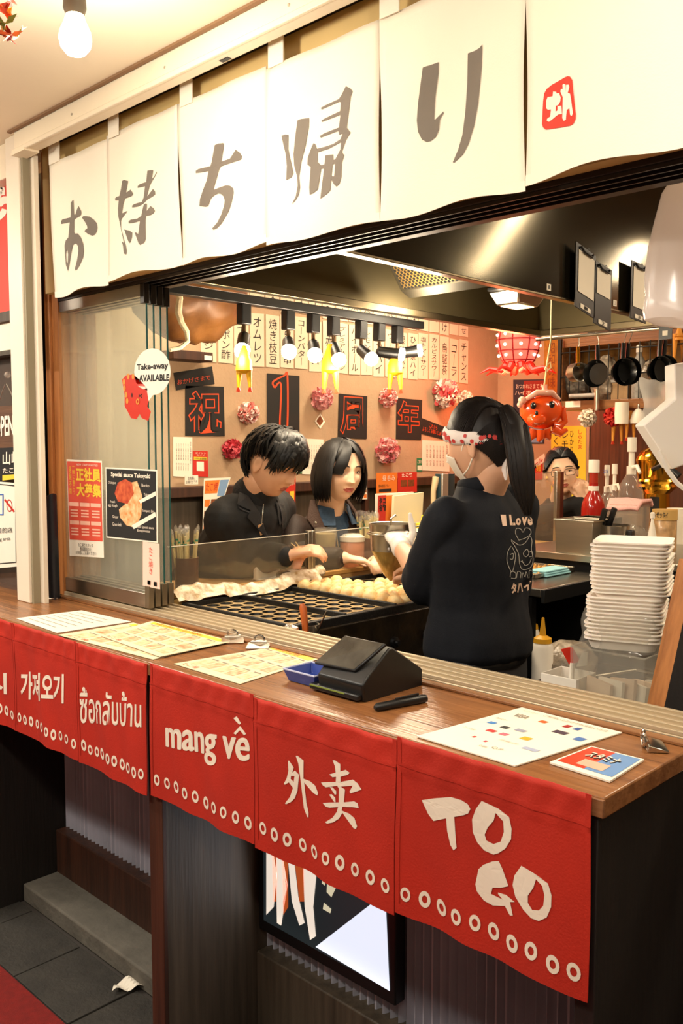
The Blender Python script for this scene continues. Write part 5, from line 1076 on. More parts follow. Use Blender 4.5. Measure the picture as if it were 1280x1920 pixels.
# white paper bag and cord at the right edge
wb_ = thing('white_paper_bag', 'white paper carrier bag standing above the leaning board', 'bag', PD(1268, 1060, 1.9))
obj('bag_side', MB().slab([PD(a, b, 1.9) for a, b in ((1206, 797), (1265, 748), (1264, 682), (1345, 670), (1345, 850), (1260, 880))], V((FWD.x, FWD.y, 0))*.06), mat('bag_white', '#f2e8da', .7, sss=.05), wb_, bevel=.003)
obj('bag_cord', MB().tube([PD(a, b, 1.89) for a, b in ((1236, 845), (1250, 880), (1268, 905), (1300, 930))], .005, 8), M_white_pl, wb_)
k = MB().grid(lambda u, v: crumple(PD(1203+45*u+20*v*(u-.3), 800-95*v+10*u, 2.0-.05*sin(pi*u)), .01, 25), 12, 14); tag(obj('plastic_bag', k, glass('thin_film', (.92, .9, .86, 1), .3, .12, .45, (.9, .84, .74, 1))), 'translucent plastic bag tucked beside the white paper bag', 'bag')
# hanging plastic bag at the top right
prof = [(300, 18), (325, 40), (360, 62), (410, 76), (460, 84), (520, 90), (560, 96), (585, 98), (600, 92), (608, 70), (612, 20)]
k = MB(); nn = 36; dep = 1.72; vs = []
for py, rx in prof:
    c = PD(1302, py, dep)
    for j in range(nn):
        a = 2*pi*j/nn; p = c+RGT*(rx/FPX*dep*cos(a))+V((FWD.x, FWD.y, 0)).normalized()*(.045*min(1, rx/80)*sin(a)); vs.append(crumple(p, .010, 16))
k.add(vs, [(i*nn+j, i*nn+(j+1) % nn, (i+1)*nn+(j+1) % nn, (i+1)*nn+j) for i in range(len(prof)-1) for j in range(nn)]+[tuple((len(prof)-1)*nn+j for j in range(nn))])
hb = thing('hanging_bag', 'milky white plastic bag hanging at the upper right edge', 'bag', PD(1302, 606, dep)); obj('bag_film', k, glass('milky_film', (.9, .86, .84, 1), .25, .2, .72, (.93, .86, .82, 1)), hb)
c = PD(1302, 300, dep); obj('bag_string', MB().cyl(c, (c.x, c.y, 2.68), .003, n=8), M_white_pl, hb)

# ================================================================ things on the takeaway counter
CZ = ZT+.001
def csheet(name, lab, cat, px4, m, z=CZ, th=.0012, curl=0):
    co = [PZ(a, b, z) for a, b in px4]; r = thing(name, lab, cat, sum(co, V())/4); r.location.z = z
    obj('sheet', MB().slab(co, (0, 0, th)), m, r, smooth=0)
    def bil(u, v): return co[0]*((1-u)*(1-v))+co[1]*(u*(1-v))+co[2]*(u*v)+co[3]*((1-u)*v)+V((0, 0, th+.0005))
    return r, bil
def block(r, bil, u0, v0, u1, v1, m, dz=0): k = MB(); k.add([bil(u0, v0)+V((0, 0, dz)), bil(u1, v0)+V((0, 0, dz)), bil(u1, v1)+V((0, 0, dz)), bil(u0, v1)+V((0, 0, dz))], [(0, 1, 2, 3)]); obj('print_block', k, m, r, smooth=0)
def btext(r, bil, items, m):
    t = MB()
    for s, u0, v0, u1, v1, *kw in items: quad_text(t, s, [bil(u0, v0), bil(u1, v0), bil(u1, v1), bil(u0, v1)], lift=.0006, **(kw[0] if kw else {}))
    obj('lettering', t, m, r, smooth=0)
r, bl = csheet('order_form', 'plain paper list at the left end of the counter', 'paper', [(31, 1160), (107, 1187), (246, 1166), (153, 1145)], M_paper)
k = MB()
for i in range(7):
    v = .12+.12*i; k.add([bl(.1, v), bl(.75+.05*(i % 3), v), bl(.75+.05*(i % 3), v+.012), bl(.1, v+.012)], [(0, 1, 2, 3)])
obj('ruled_lines', k, M_greyp, r, smooth=0)
M_menuy = mat('menu_yellow', '#f0e4bc', .35, var=.12, vscale=10); M_mf1 = mat('menu_food', '#d8a878', .45, var=.5, vscale=70, col2='#f0dcb4'); M_mf2 = mat('menu_food_dark', '#b87850', .45, var=.6, vscale=70, col2='#ecd4a8')
def tmenu(px4, lab, z=CZ):
    r, bl = csheet('takeaway_menu', lab, 'menu', px4, M_menuy, z)
    obj('dark_backing', MB().slab([p+V((0, 0, -.0009)) for p in [PZ(a, b, z) for a, b in px4]], (0, 0, .0006)), M_black, r, smooth=0)
    for i in range(5):
        for j in range(3): block(r, bl, .08+.18*i, .10+.27*j, .22+.18*i, .28+.27*j, M_mf2 if (i+j) % 2 else M_mf1)
    for i in range(5):
        for j in range(3): block(r, bl, .09+.18*i, .295+.27*j, .20+.18*i, .315+.27*j, M_greyp)
    block(r, bl, .05, .88, .95, .97, M_yellow)
    btext(r, bl, [('TAKOYAKI TO GO MENU', .1, .895, .7, .955), ('たこ焼', .06, .02, .3, .08)], M_redp)
tmenu([(109, 1191), (287, 1237), (400, 1211), (250, 1168)], 'yellow laminated takeaway menu nearest the left, lower of two')
tmenu([(190, 1193), (300, 1232), (436, 1203), (285, 1165)], 'yellow laminated takeaway menu overlapping another one', CZ+.003)
tmenu([(326, 1245), (450, 1283), (598, 1236), (522, 1212)], 'yellow laminated menu beside the blue tray')
def bulldog(px, py, lab, rz):
    c = PZ(px, py, ZT); c.z = ZT; r = thing('bulldog_clip', lab, 'clip', c, 'metal clips on the counter'); Mx = Matrix.Translation(c) @ Matrix.Rotation(rz, 4, 'Z')
    k = MB(); k.hexa([Mx @ V(p) for p in ((-.028, -.004, .001), (.028, -.004, .001), (.028, .03, .001), (-.028, .03, .001), (-.028, -.004, .004), (.028, -.004, .004), (.028, .028, .012), (-.028, .028, .012))]); obj('clip_jaw', k, mat('chrome', '#c8c2b8', .15, 1.), r, bevel=.001)
    k = MB(); k.tube([Mx @ V((.013*cos(t), .032, .016+.013*sin(t))) for t in [i*2*pi/14 for i in range(14)]], .0026, 8, closed=True); obj('clip_ring', k, mat('chrome', '#c8c2b8', .15, 1.), r)
    k = MB(); k.cyl(Mx @ V((-.02, .028, .012)), Mx @ V((.02, .028, .012)), .005); obj('clip_spring', k, mat('chrome', '#c8c2b8', .15, 1.), r)
bulldog(436, 1207, 'metal clip lying on the laminated menu, left of a pair', .9); bulldog(482, 1218, 'metal clip lying on the counter, right of a pair', .7)
bulldog(1243, 1403, 'large metal clip at the right end of the counter', 2.2); bulldog(92, 1124, 'metal clip at the foot of the wooden post', 1.2)
r, bl = csheet('payment_card_sheet', 'white laminated sheet of payment logos on the counter', 'sign', [(781, 1382), (965, 1438), (1166, 1375), (978, 1328)], M_paper, th=.002)
LG = [('VISA', .12, .78, .26, .85, '#2a3a7a'), ('', .36, .78, .46, .86, '#d8642a'), ('JCB', .58, .80, .66, .9, '#a83030'), ('', .68, .80, .76, .9, '#3a5a9a'), ('', .60, .66, .78, .76, '#4a3a4a'), ('', .84, .62, .96, .74, '#4a74b4'), ('', .10, .52, .20, .60, '#4a86c8'), ('', .26, .50, .36, .58, '#3a3a3a'), ('', .38, .52, .52, .60, '#9a9aac'), ('', .24, .38, .36, .46, '#c83a3a'), ('', .38, .38, .48, .46, '#d86a7a'), ('', .56, .40, .68, .50, '#d8a82a'), ('', .72, .26, .92, .34, '#a8b0c8'), ('', .30, .22, .34, .27, '#c83a3a'), ('', .44, .20, .48, .25, '#d84a5a')]
for i, (s, u0, v0, u1, v1, c_) in enumerate(LG):
    if s != 'VISA': block(r, bl, u0*.85+u1*.15, v0*.8+v1*.2, u0*.15+u1*.85, v0*.2+v1*.8, mat('logo_'+c_, c_, .5))
btext(r, bl, [('VISA', .12, .78, .26, .85, {'bold': .02}), ('ご利用いただけるお支払い方法', .30, .92, .92, .96), ('クレジットカード', .08, .92, .24, .95), ('電子マネー', .08, .65, .2, .68), ('コード決済', .08, .34, .2, .37), ('その他 分割払いは不可', .5, .30, .68, .33), ('Q.P', .6, .14, .7, .18), ('交通系', .5, .12, .58, .15)], M_greyp)
r, bl = csheet('sticker_card', 'red and blue glossy card with cartoon lettering at counter corner', 'card', [(1030, 1432), (1143, 1468), (1207, 1427), (1108, 1402)], M_paper, th=.003)
block(r, bl, .04, .12, .5, .96, mat('card_red', '#d8452c', .3)); block(r, bl, .5, .12, .96, .96, mat('card_blue', '#6a94c8', .3)); block(r, bl, .3, .2, .75, .45, mat('card_pink', '#e8b49c', .3), .0004)
btext(r, bl, [('スタミナ', .22, .52, .78, .76, {'bold': .05})], M_inkblack); btext(r, lambda u, v: bl(u, v)+V((0, 0, .0005)), [('スタミナ', .21, .54, .77, .78, {'bold': .015})], M_white_print)
# card terminal
pt_ = thing('card_terminal', 'black angled touch screen terminal on the counter', 'terminal', (-1.22, 1.34, ZT))
pr = [(1.252, .0), (1.246, .035), (1.262, .05), (1.325, .095), (1.335, .096), (1.43, .035), (1.43, .0)]
k = MB(); k.slab([V((-1.285, y, ZT+z)) for y, z in pr], (.125, 0, 0)); obj('terminal_body', k, M_black, pt_, bevel=.004)
sb_ = [PZ(591, 1246, 1.05), PZ(667, 1262, 1.05), PZ(726, 1211, 1.102), PZ(649, 1195, 1.102)]
n_ = (sb_[1]-sb_[0]).cross(sb_[3]-sb_[0]).normalized()
k = MB().slab(sb_, n_*.007); so = obj('screen_frame', k, M_black, pt_, bevel=.002)
m_ = sum(sb_, V())/4; k = MB(); k.add([m_+(p-m_)*.93+n_*.0078 for p in sb_], [(0, 1, 2, 3)]); obj('screen_glass', k, mat('screen_glass', '#2a2822', .22, var=.4, vscale=25, col2='#4a463c', coat=.5), so, smooth=0)
k = MB().box((-1.30, 1.238, ZT+.004), (-1.165, 1.262, ZT+.016)); obj('card_slot', k, M_black, pt_, bevel=.003); k = MB().box((-1.298, 1.2368, ZT+.012), (-1.20, 1.2382, ZT+.0145)); obj('slot_line', k, mat('lime_line', '#7a8a3a', .4), pt_, smooth=0)
k = MB().slab([PZ(608, 1262, 1.033), PZ(642, 1273, 1.033), PZ(654, 1263, 1.033), PZ(622, 1256, 1.033)], (0, 0, .003)); obj('receipt_slip', k, M_paper, pt_, smooth=0)
bt = thing('cash_tray', 'blue plastic cash tray left of the terminal', 'tray', (-1.34, 1.29, ZT))
Q = lambda z, s: [V((-1.345+a*.048*s, 1.292+b*.042*s, z)) for a, b in ((-1, -1), (1, -1), (1, 1), (-1, 1))]
k = MB(); vs = Q(ZT+.001, .8)+Q(ZT+.026, 1)+Q(ZT+.026, .95)+Q(ZT+.006, .76); f_ = [(3, 2, 1, 0), (12, 13, 14, 15)]
for a in range(3): f_ += [(a*4+i, a*4+(i+1) % 4, a*4+4+(i+1) % 4, a*4+4+i) for i in range(4)]
k.add(vs, f_); obj('tray_body', k, mat('tray_blue', '#2a3f8c', .35), bt, bevel=.002)
k = MB(); k.tube(Q(ZT+.0265, .975), .0022, 6, closed=True); obj('tray_rim', k, mat('tray_rim', '#b8bcd8', .4), bt)
ps = thing('stylus_pen', 'thick black pen lying on counter before the terminal', 'pen', PZ(750, 1318, ZT)); a, b = PZ(702, 1327, ZT+.008), PZ(798, 1309, ZT+.008)
obj('pen_barrel', MB().tube([a, a*.95+b*.05, a*.1+b*.9, b], [.004, .008, .009, .007], 12), M_black, ps); obj('pen_clip', MB().tube([a*.6+b*.4+V((0, 0, .009)), a*.15+b*.85+V((0, 0, .011))], .0025, 6), M_blackmet, ps)
# ================================================================ monitor under the counter
mo = thing('menu_monitor', 'lit screen showing octopus food video under the counter', 'screen', (-1.46, 1.44, .27))
mx0, mx1, mz0, mz1, my = -1.69, -1.231, .268, .80, 1.43
obj('bezel', MB().box((mx0, my, mz0), (mx1, my+.035, mz1)), M_black, mo, bevel=.004)
M_scr = lambda n, c, e: mat(n, c, .3, emit=e, ecol=c)
sx0, sx1, sz0, sz1 = mx0+.02, mx1-.028, mz0+.03, mz1-.02
def scr(name, pts, m, lift): k = MB(); k.poly([[V((x, my-lift, z)) for x, z in pts]]); return obj(name, k, m, mo, smooth=0)
mp = lambda a, b: (lambda p: (p.x, p.z))(PY(a, b, my))
scr('screen_dark', [(sx0, sz0), (sx1, sz0), (sx1, sz1), (sx0, sz1)], M_scr('screen_dark', '#1c2224', 1.0), .0006)
scr('screen_white', [mp(592, 1775), mp(731, 1858), (sx1, mp(731, 1690)[1]), mp(715, 1680)], M_scr('screen_white_lit', '#d4dcec', 1.15), .0012)
for pts, cname, cc_ in (([(500, 1590), (512, 1590), (520, 1640), (514, 1700), (500, 1715)], 'tentacle_white', '#e4d8c8'), ([(518, 1600), (530, 1600), (540, 1660), (528, 1735), (520, 1730)], 'tentacle_white', '#e4d8c8'), ([(540, 1605), (552, 1610), (560, 1680), (572, 1730), (562, 1735), (548, 1690)], 'tentacle_white', '#e4d8c8'), ([(568, 1615), (595, 1630), (588, 1700), (593, 1755), (582, 1762), (572, 1700)], 'tentacle_white', '#e4d8c8'),
    ([(511, 1600), (519, 1605), (521, 1640), (519, 1690), (513, 1690)], 'tentacle_red', '#a84a20'), ([(530, 1605), (541, 1610), (541, 1700), (532, 1715)], 'tentacle_red', '#a84a20'), ([(553, 1612), (570, 1618), (571, 1690), (562, 1690)], 'tentacle_red', '#a84a20'), ([(605, 1645), (612, 1648), (610, 1660), (604, 1656)], 'tentacle_pale', '#c8c0a0'), ([(614, 1655), (630, 1665), (622, 1682), (613, 1672)], 'tentacle_pale', '#c8c0a0'), ([(608, 1692), (622, 1704), (620, 1712), (606, 1704)], 'tentacle_pale', '#c8c0a0')):
    scr('screen_image', [mp(*p) for p in pts], M_scr(cname, cc_, 1.0), .0018)
lamp('monitor_glow', 'AREA', ((mx0+mx1)/2, my-.02, .45), .5, (.85, .92, 1), .4, ((mx0+mx1)/2, 0, .3), sy=.3)
# ================================================================ stickers on the outer pane
GP = lambda a, b: PY(a, b, 1.4695)
pth = (0, -.0008, 0)
def pane_print(*a, **k): return wallprint(*a, plane=GP, th=pth, **k)
M_salmon = mat('salmon_print', '#d8503c', .6); M_yel2 = mat('job_yellow', '#f0c83c', .6)
pane_print([(131, 1042), (195, 1046), (191, 864), (125, 861)], M_paper, 'red and yellow job poster on the glass pane', [('正社員', .28, .78, .98, .92, M_yel2, {'bold': .04}), ('大募集', .28, .62, .98, .76, M_yel2, {'bold': .04}), (vtext('経験不問'), .07, .64, .14, .93, M_yel2), (vtext('一緒に働こう'), .17, .64, .24, .93, M_yel2), ('たこ焼きスタッフ\n委細面談の上\nお気軽にご応募ください', .2, .02, .8, .14, M_inkblack), ('NEW STAFF WANTED', .3, .94, .9, .96, M_white_print)], blocks=[(.02, .17, .98, .98, M_salmon)])
for r in [o for o in COL.objects if o.get('label', '').startswith('red and yellow job poster')]:
    co = [GP(131, 1042), GP(195, 1046), GP(191, 864), GP(125, 861)]; k = MB(); k2 = MB()
    bi = lambda u, v, o=.0012: co[0]*((1-u)*(1-v))+co[1]*(u*(1-v))+co[2]*(u*v)+co[3]*((1-u)*v)+V((0, -o-.0006, 0))
    for i in range(3):
        for j, (v0, v1) in enumerate(((.52, .56), (.33, .37))):
            k.add([bi(.05+.31*i, v0), bi(.33+.31*i, v0), bi(.33+.31*i, v1), bi(.05+.31*i, v1)], [(0, 1, 2, 3)])
            for m_ in range(3): k.add([bi(.08+.31*i, v0-.05-.03*m_), bi(.30+.31*i, v0-.05-.03*m_), bi(.30+.31*i, v0-.035-.03*m_), bi(.08+.31*i, v0-.035-.03*m_)], [(0, 1, 2, 3)])
    obj('table_print', k, mat('pale_pink_print', '#f0b8a0', .6), r, smooth=0)
ps_ = pane_print([(200, 1008), (296, 1018), (295, 881), (198, 876)], M_paper, 'black special sauce takoyaki poster on the glass pane', [('Special sauce Takoyaki', .12, .86, .88, .94, M_white_print, {'bold': .03}), ('Octopus', .06, .76, .22, .81, M_white_print), ('Bonito', .72, .76, .86, .80, M_white_print), ('Fresh\negg dough', .05, .44, .24, .54, M_white_print), ('Ginger', .14, .28, .26, .33, M_white_print), ('Green leek', .14, .18, .32, .23, M_white_print), ('Takoyaki', .76, .62, .92, .67, M_white_print), ('Tempura bits', .72, .40, .95, .45, M_white_print), ('Japanese Special sauce\n& mayonnaise', .55, .12, .94, .22, M_white_print)], blocks=[(.02, .02, .98, .98, M_blk_card)])
def poly_on(r, name, pxs, m, lift, plane=GP): k = MB(); k.poly([[plane(a, b)+V((0, -lift, 0)) for a, b in pxs]]); return obj(name, k, m, r, smooth=0)
poly_on(ps_, 'print_octopus', [(216, 925), (222, 905), (236, 898), (248, 905), (252, 925), (240, 945), (222, 940)], mat('print_crimson', '#a8301c', .5, var=.5, vscale=60, col2='#d86a3c'), .0022)
poly_on(ps_, 'print_takoyaki', [(224, 955), (236, 945), (246, 905), (258, 902), (268, 930), (266, 965), (256, 990), (238, 985), (226, 970)], mat('print_batter', '#d8843c', .5, var=.6, vscale=60, col2='#f0d0a0'), .0020)
poly_on(ps_, 'print_stick', [(248, 985), (292, 960), (294, 968), (252, 992)], M_paper, .0024); poly_on(ps_, 'print_stick', [(262, 938), (293, 921), (294, 929), (264, 944)], M_paper, .0024)
pane_print([(268, 1098), (300, 1105), (299, 1020), (268, 1015)], mat('pale_pink_paper', '#ecc8b8', .7), 'small pale pink octopus flyer behind the pane edge', [(vtext('たこ焼き'), .38, .3, .62, .9, M_salmon), ('◼ ◼', .3, .05, .85, .15, M_inkblack)])
tk = thing('takeaway_sticker', 'white round speech bubble sticker reading Take-away AVAILABLE on glass', 'sticker', GP(285, 740))
bub = [(286+34*cos(t)*1.0, 697+44*sin(t)) for t in [i*2*pi/28 for i in range(28)]]
k = MB(); k.slab([GP(a, b) for a, b in [p for p in bub if not (p[0] < 285 and p[1] > 728)]+[]], (0, -.0008, 0)); obj('bubble', k, M_paper, tk, smooth=0)
poly_on(tk, 'bubble_tail', [(276, 733), (290, 737), (279, 752)], M_paper, .0009)
t = MB(); quad_text(t, 'Take-away', [GP(257, 697), GP(316, 695), GP(316, 678), GP(257, 683)], bold=.03, lift=.0014); quad_text(t, 'AVAILABLE', [GP(261, 716), GP(318, 714), GP(318, 701), GP(261, 703)], bold=.035, lift=.0014); obj('lettering', t, M_inkblack, tk, smooth=0)
os_ = thing('octopus_sticker', 'red cartoon octopus sticker with yellow blossoms on the glass', 'sticker', GP(256, 785))
k = MB(); k.slab([GP(a, b) for a, b in ((229, 712), (236, 704), (250, 702), (262, 712), (276, 728), (280, 748), (276, 762), (283, 772), (278, 789), (266, 784), (262, 776), (256, 786), (246, 784), (240, 772), (234, 762), (234, 740))], pth); obj('octopus_outline', k, mat('sticker_red', '#c82a14', .45), os_, smooth=0)
k = MB()
for a, b in ((233, 716), (234, 728), (237, 740), (239, 752), (241, 706), (250, 706)): p_ = GP(a, b)+V((0, -.0014, 0)); k.add([p_+V((.007*cos(t), 0, .009*sin(t))) for t in [i*pi/4 for i in range(8)]], [tuple(range(8))])
obj('blossoms', k, mat('sticker_orange', '#e0882c', .5), os_, smooth=0)
k = MB(); ringpoly(k, GP(259, 753)+V((0, -.001, 0)), UX, UZ, .004, .009); obj('mouth_ring', k, mat('sticker_orange', '#e0882c', .5), os_, smooth=0)
k = MB(); p_ = GP(248, 741)+V((0, -.0016, 0)); k.add([p_+V((.003*cos(t), 0, .007*sin(t))) for t in [i*pi/4 for i in range(8)]], [tuple(range(8))]); brush(k, [(261, 744, 1.5), (267, 739, 1.5)], lambda a, b: GP(a, b)+V((0, -.0016, 0))); brush(k, [(261, 740, 1.5), (267, 746, 1.5)], lambda a, b: GP(a, b)+V((0, -.0016, 0))); obj('eyes', k, M_inkblack, os_, smooth=0)
# ================================================================ things on the customers' counter
KZ = 1.02
def chop(px, py, x, lab):
    c = PX(px, py, x); c.z = KZ; r = thing('chopstick_holder', lab, 'chopstick holder', c, 'chopstick holders')
    obj('holder_cup', MB().lathe([(.036, 0), (.038, .004), (.040, .11), (.036, .11), (.034, .006), (0, .006)], 22, None, c), mat('holder_brown', '#4a2010', .3), r)
    random.seed(px); k = MB(); k2 = MB(); k3 = MB()
    for i in range(26):
        a = random.random()*6.28; d_ = random.random()*.026; p0 = c+V((d_*cos(a), d_*sin(a), .01)); p1 = c+V((1.9*d_*cos(a), 1.9*d_*sin(a), .185+random.uniform(-.012, .012))); k.cyl(p0, p1, .0042, n=6); t_ = (p1-p0).normalized(); k2.cyl(p1-t_*.03, p1-t_*.024, .0047, n=6); k3.tube([p1-t_*.024, p1+t_*.012, p1+t_*.02], [.0047, .006, .002], 6)
    obj('chopsticks', k, mat('chopstick_wood', '#dcc890', .6), r); obj('green_bands', k2, mat('band_green', '#2c8c6c', .6), r); obj('wrapper_tips', k3, M_clear, r)
chop(350, 1100, -2.40, 'brown holder full of wrapped chopsticks behind the window edge'); chop(690, 1060, -2.40, 'second chopstick holder before the seated woman')
c = PX(610, 1075, -2.42); c.z = KZ; r = thing('beer_glass', 'tall glass of pale drink before the seated woman', 'glass', c)
obj('tumbler', MB().lathe([(.034, 0), (.036, .004), (.042, .16), (.040, .16), (.034, .008), (0, .008)], 24, None, c), M_clear, r); obj('drink', MB().lathe([(.033, .009), (.039, .140), (0, .141)], 20, None, c), mat('pale_drink', '#e0c890', .3, alpha=.55), r)
c = PX(660, 1070, -2.42); c.z = KZ; r = thing('sauce_pot', 'brownish pink pot with white lid before the seated woman', 'pot', c); obj('pot_body', MB().lathe([(.045, 0), (.048, .005), (.048, .10), (.044, .105)], 24, None, c), mat('pot_pink', '#b8785c', .4), r); obj('lid', MB().lathe([(.050, .10), (.050, .118), (.03, .128), (0, .13)], 24, None, c), M_white_pl, r)
c = PX(500, 1090, -2.40); c.z = KZ; r = thing('name_plate', 'small white plastic block on the counter before the man', 'plate', c); obj('plate_block', MB().box(c+V((-.012, -.055, 0)), c+V((.012, .055, .055))), M_white_pl, r, bevel=.006); obj('plate_foot', MB().box(c+V((-.02, -.05, 0)), c+V((.02, .05, .008))), M_white_pl, r, bevel=.003)
# menu stand + sauce bottle + tablet behind the funnel
c = PX(745, 1000, -2.46); c.z = KZ; ctop = PX(745, 924, -2.46).z
r = thing('menu_stand', 'cream standing menu board behind the batter funnel', 'menu stand', c)
sq = lambda a, b: PX(a, b, -2.46); obj('cream_board', MB().slab([V((-2.46, sq(733, 0).y, KZ)), V((-2.46, sq(790, 0).y, KZ)), sq(790, 923), sq(735, 930)], (.012, 0, 0)), mat('cream_board', '#e6d8b0', .6), r, smooth=0)
sq2 = lambda a, b: PX(a, b, -2.49); k = MB().slab([V((-2.49, sq2(703, 0).y, KZ)), V((-2.49, sq2(772, 0).y, KZ)), sq2(772, 922), sq2(703, 926)], (.01, 0, 0)); obj('menu_card', k, M_paper, r, smooth=0)
for (a, b, m_) in ((705, 720, M_redp), (720, 732, M_orange2)):
    k = MB(); k.add([p+V((.0115, 0, 0)) for p in (V((-2.49, sq2(a, 0).y, KZ+.02)), V((-2.49, sq2(b, 0).y, KZ+.02)), sq2(b, 928), sq2(a, 929))], [(0, 1, 2, 3)]); obj('print_block', k, m_, r, smooth=0)
t = MB(); quad_text(t, 'タコ\n名物', [p+V((.0125, 0, 0)) for p in (sq2(706, 958), sq2(719, 957), sq2(719, 932), sq2(706, 933))], bold=.03); obj('lettering', t, M_inkblack, r, smooth=0)
c = PX(792, 1040, -2.40); c.z = KZ; r = thing('squeeze_bottle', 'white sauce bottle with bright yellow cap behind the worker\'s arm', 'bottle', c); zt_ = PX(792, 990, -2.40).z-KZ
obj('bottle_body', MB().lathe([(.040, 0), (.043, .006), (.043, zt_*.9), (.034, zt_)], 20, None, c), M_white_pl, r); obj('nozzle', MB().lathe([(.030, zt_), (.030, zt_+.02), (.010, zt_+.025), (.006, zt_+.055), (0, zt_+.056)], 16, None, c), mat('cap_yellow', '#e8d020', .4), r)
c = PX(830, 960, -2.46); zt_ = PX(830, 888, -2.46).z; r = thing('order_tablet', 'upright order tablet with silver edge behind the worker\'s shoulder', 'tablet', (c.x, c.y, KZ)); y_ = PX(820, 900, -2.46).y
obj('tablet_body', MB().box((-2.475, y_, KZ+.04), (-2.44, y_+.10, zt_)), mat('tablet_dark', '#22343a', .3), r, bevel=.003); obj('silver_edge', MB().box((-2.44, y_-.002, KZ+.04), (-2.43, y_+.04, zt_)), M_alu, r, bevel=.002); obj('tablet_foot', MB().box((-2.50, y_, KZ), (-2.41, y_+.10, KZ+.04)), M_black, r, bevel=.003)
c = PX(818, 895, -2.47); tag(obj('pen_holder', MB().tube([V((c.x, c.y-.02, KZ)), V((c.x, c.y-.02, c.z-.06)), c], [.012, .012, .018], 10), mat('beige_pen', '#c8b088', .5)), 'beige wand standing beside the order tablet', 'wand')
# ================================================================ arcade bulb, then unseen lamps added for light
def bulb(c, lab, e=14):
    c = V(c); r = thing('light_bulb', lab, 'bulb', (c.x, c.y, 2.437), 'bulbs along the arcade ceiling')
    obj('socket', MB().lathe([(.0, .085), (.020, .085), (.022, .045), (.017, .032)], 18, None, c), mat('socket_grey', '#6a6052', .5), r)
    obj('glass_globe', MB().lathe([(.016, .036), (.020, .022), (.029, .002), (.031, -.012), (.028, -.026), (.018, -.038), (0, -.043)], 22, None, c), mat('globe_glow', '#fff4dc', .3, emit=14, ecol='#ffeecb'), r)
    obj('bulb_cord', MB().cyl(c+V((0, 0, .085)), (c.x, c.y, 2.437), .004, n=8), M_black, r)
    lamp('bulb_light', 'POINT', c+V((0, 0, -.06)), e, NEUT, .04)
bulb(PD(141, 62, 1.72), 'glowing bare bulb hanging from the ceiling, upper left')
for p in ((-.4, .85, 2.28), (-2.9, .55, 2.28), (.6, .8, 2.28)): bulb(p, 'unseen bare bulb added further along the arcade ceiling, at %s' % ('right end' if p[0] > 0 else 'far left' if p[0] < -1 else 'the middle'))  # unseen bulbs added to brighten the arcade ceiling and curtain
for t_ in FILL_TUBES:
    r = thing('added_tube_lamp', ('unseen tube lamp added on the arcade ceiling, middle one', 'unseen tube lamp added on the arcade ceiling, right one', 'unseen tube lamp added on the arcade ceiling, left one')[FILL_TUBES.index(t_)], 'lamp', t_, 'unseen tube lamps added on the arcade ceiling'); obj('lamp_housing', MB().box((t_[0]-.62, t_[1]-.05, 2.395), (t_[0]+.62, t_[1]+.05, 2.437)), M_ivory, r, bevel=.004); obj('tube', MB().cyl((t_[0]-.6, t_[1], 2.378), (t_[0]+.6, t_[1], 2.378), .013), mat('fill_tube_glow', '#fff4e0', .3, emit=6, ecol='#fff0d8'), r)
for t_ in FILL_LAMPS:
    r = thing('added_ceiling_lamp', ('unseen warm ceiling lamp added above the man', 'unseen warm ceiling lamp added above the seated woman', 'unseen warm ceiling lamp added above the foam trays')[FILL_LAMPS.index(t_)], 'lamp', t_, 'unseen ceiling lamps added in the kitchen'); obj('lamp_housing', MB().box((t_[0]-.27, t_[1]-.17, 2.63), (t_[0]+.27, t_[1]+.17, 2.68)), M_ivory, r, bevel=.004); obj('diffuser', MB().box((t_[0]-.25, t_[1]-.15, 2.615), (t_[0]+.25, t_[1]+.15, 2.632)), mat('fill_diffuser_glow', '#ffe8c4', .4, emit=5, ecol='#ffdba8'), r)
for i, (p0, p1) in enumerate(STREAK_TUBES):
    p0, p1 = V(p0), V(p1); r = thing('added_streak_lamp', ('nearer', 'farther')[i]+' slanting unseen tube lamp added to streak the hood', 'lamp', ((p0.x+p1.x)/2, (p0.y+p1.y)/2, 2.62), 'unseen tube lamps added for the hood streak'); d_ = (p1-p0).normalized(); s2 = V((-d_.y, d_.x, 0))*.04
    obj('lamp_housing', MB().slab([p0-s2, p1-s2, p1+s2, p0+s2], (0, 0, .08)), M_ivory, r, bevel=.004); obj('tube', MB().cyl(p0-V((0, 0, .018)), p1-V((0, 0, .018)), .016), mat('streak_tube_glow', '#fff0d8', .3, emit=16, ecol='#ffe8c4'), r)
# autumn leaves garland, top left corner
gl_ = thing('leaf_garland', 'garland of orange autumn leaves at the top left corner', 'garland', PD(-10, 30, 1.6)); random.seed(14)
GC = [mat('leaf_'+c_, c_, .6) for c_ in ('#c8501c', '#d8a02c', '#a82a14', '#7a7a24')]
for i in range(46):
    px, py = random.gauss(-14, 22), random.uniform(-70, 75)
    c = PD(px, py, 1.6+random.uniform(-.06, .06)); e1 = V((random.gauss(0, 1), random.gauss(0, 1), random.gauss(0, 1))).normalized(); e2 = e1.orthogonal().normalized(); e3 = e1.cross(e2)
    pts = []
    for j in range(10): a = j*2*pi/10; rr2 = (.020 if j % 2 == 0 else .010)*(1.2 if j == 0 else 1); pts.append(c+e2*rr2*cos(a)+e3*rr2*sin(a)+e1*.004*sin(3*a))
    k = MB(); k.add([c]+pts, [(0, 1+j, 1+(j+1) % 10) for j in range(10)]); obj('leaf', k, GC[i % 4], gl_, smooth=0)
obj('vine', MB().tube([PD(-40, -80, 1.6), PD(-10, 10, 1.6), PD(-25, 60, 1.6), PD(-60, 120, 1.6)], .004, 6), GC[3], gl_)
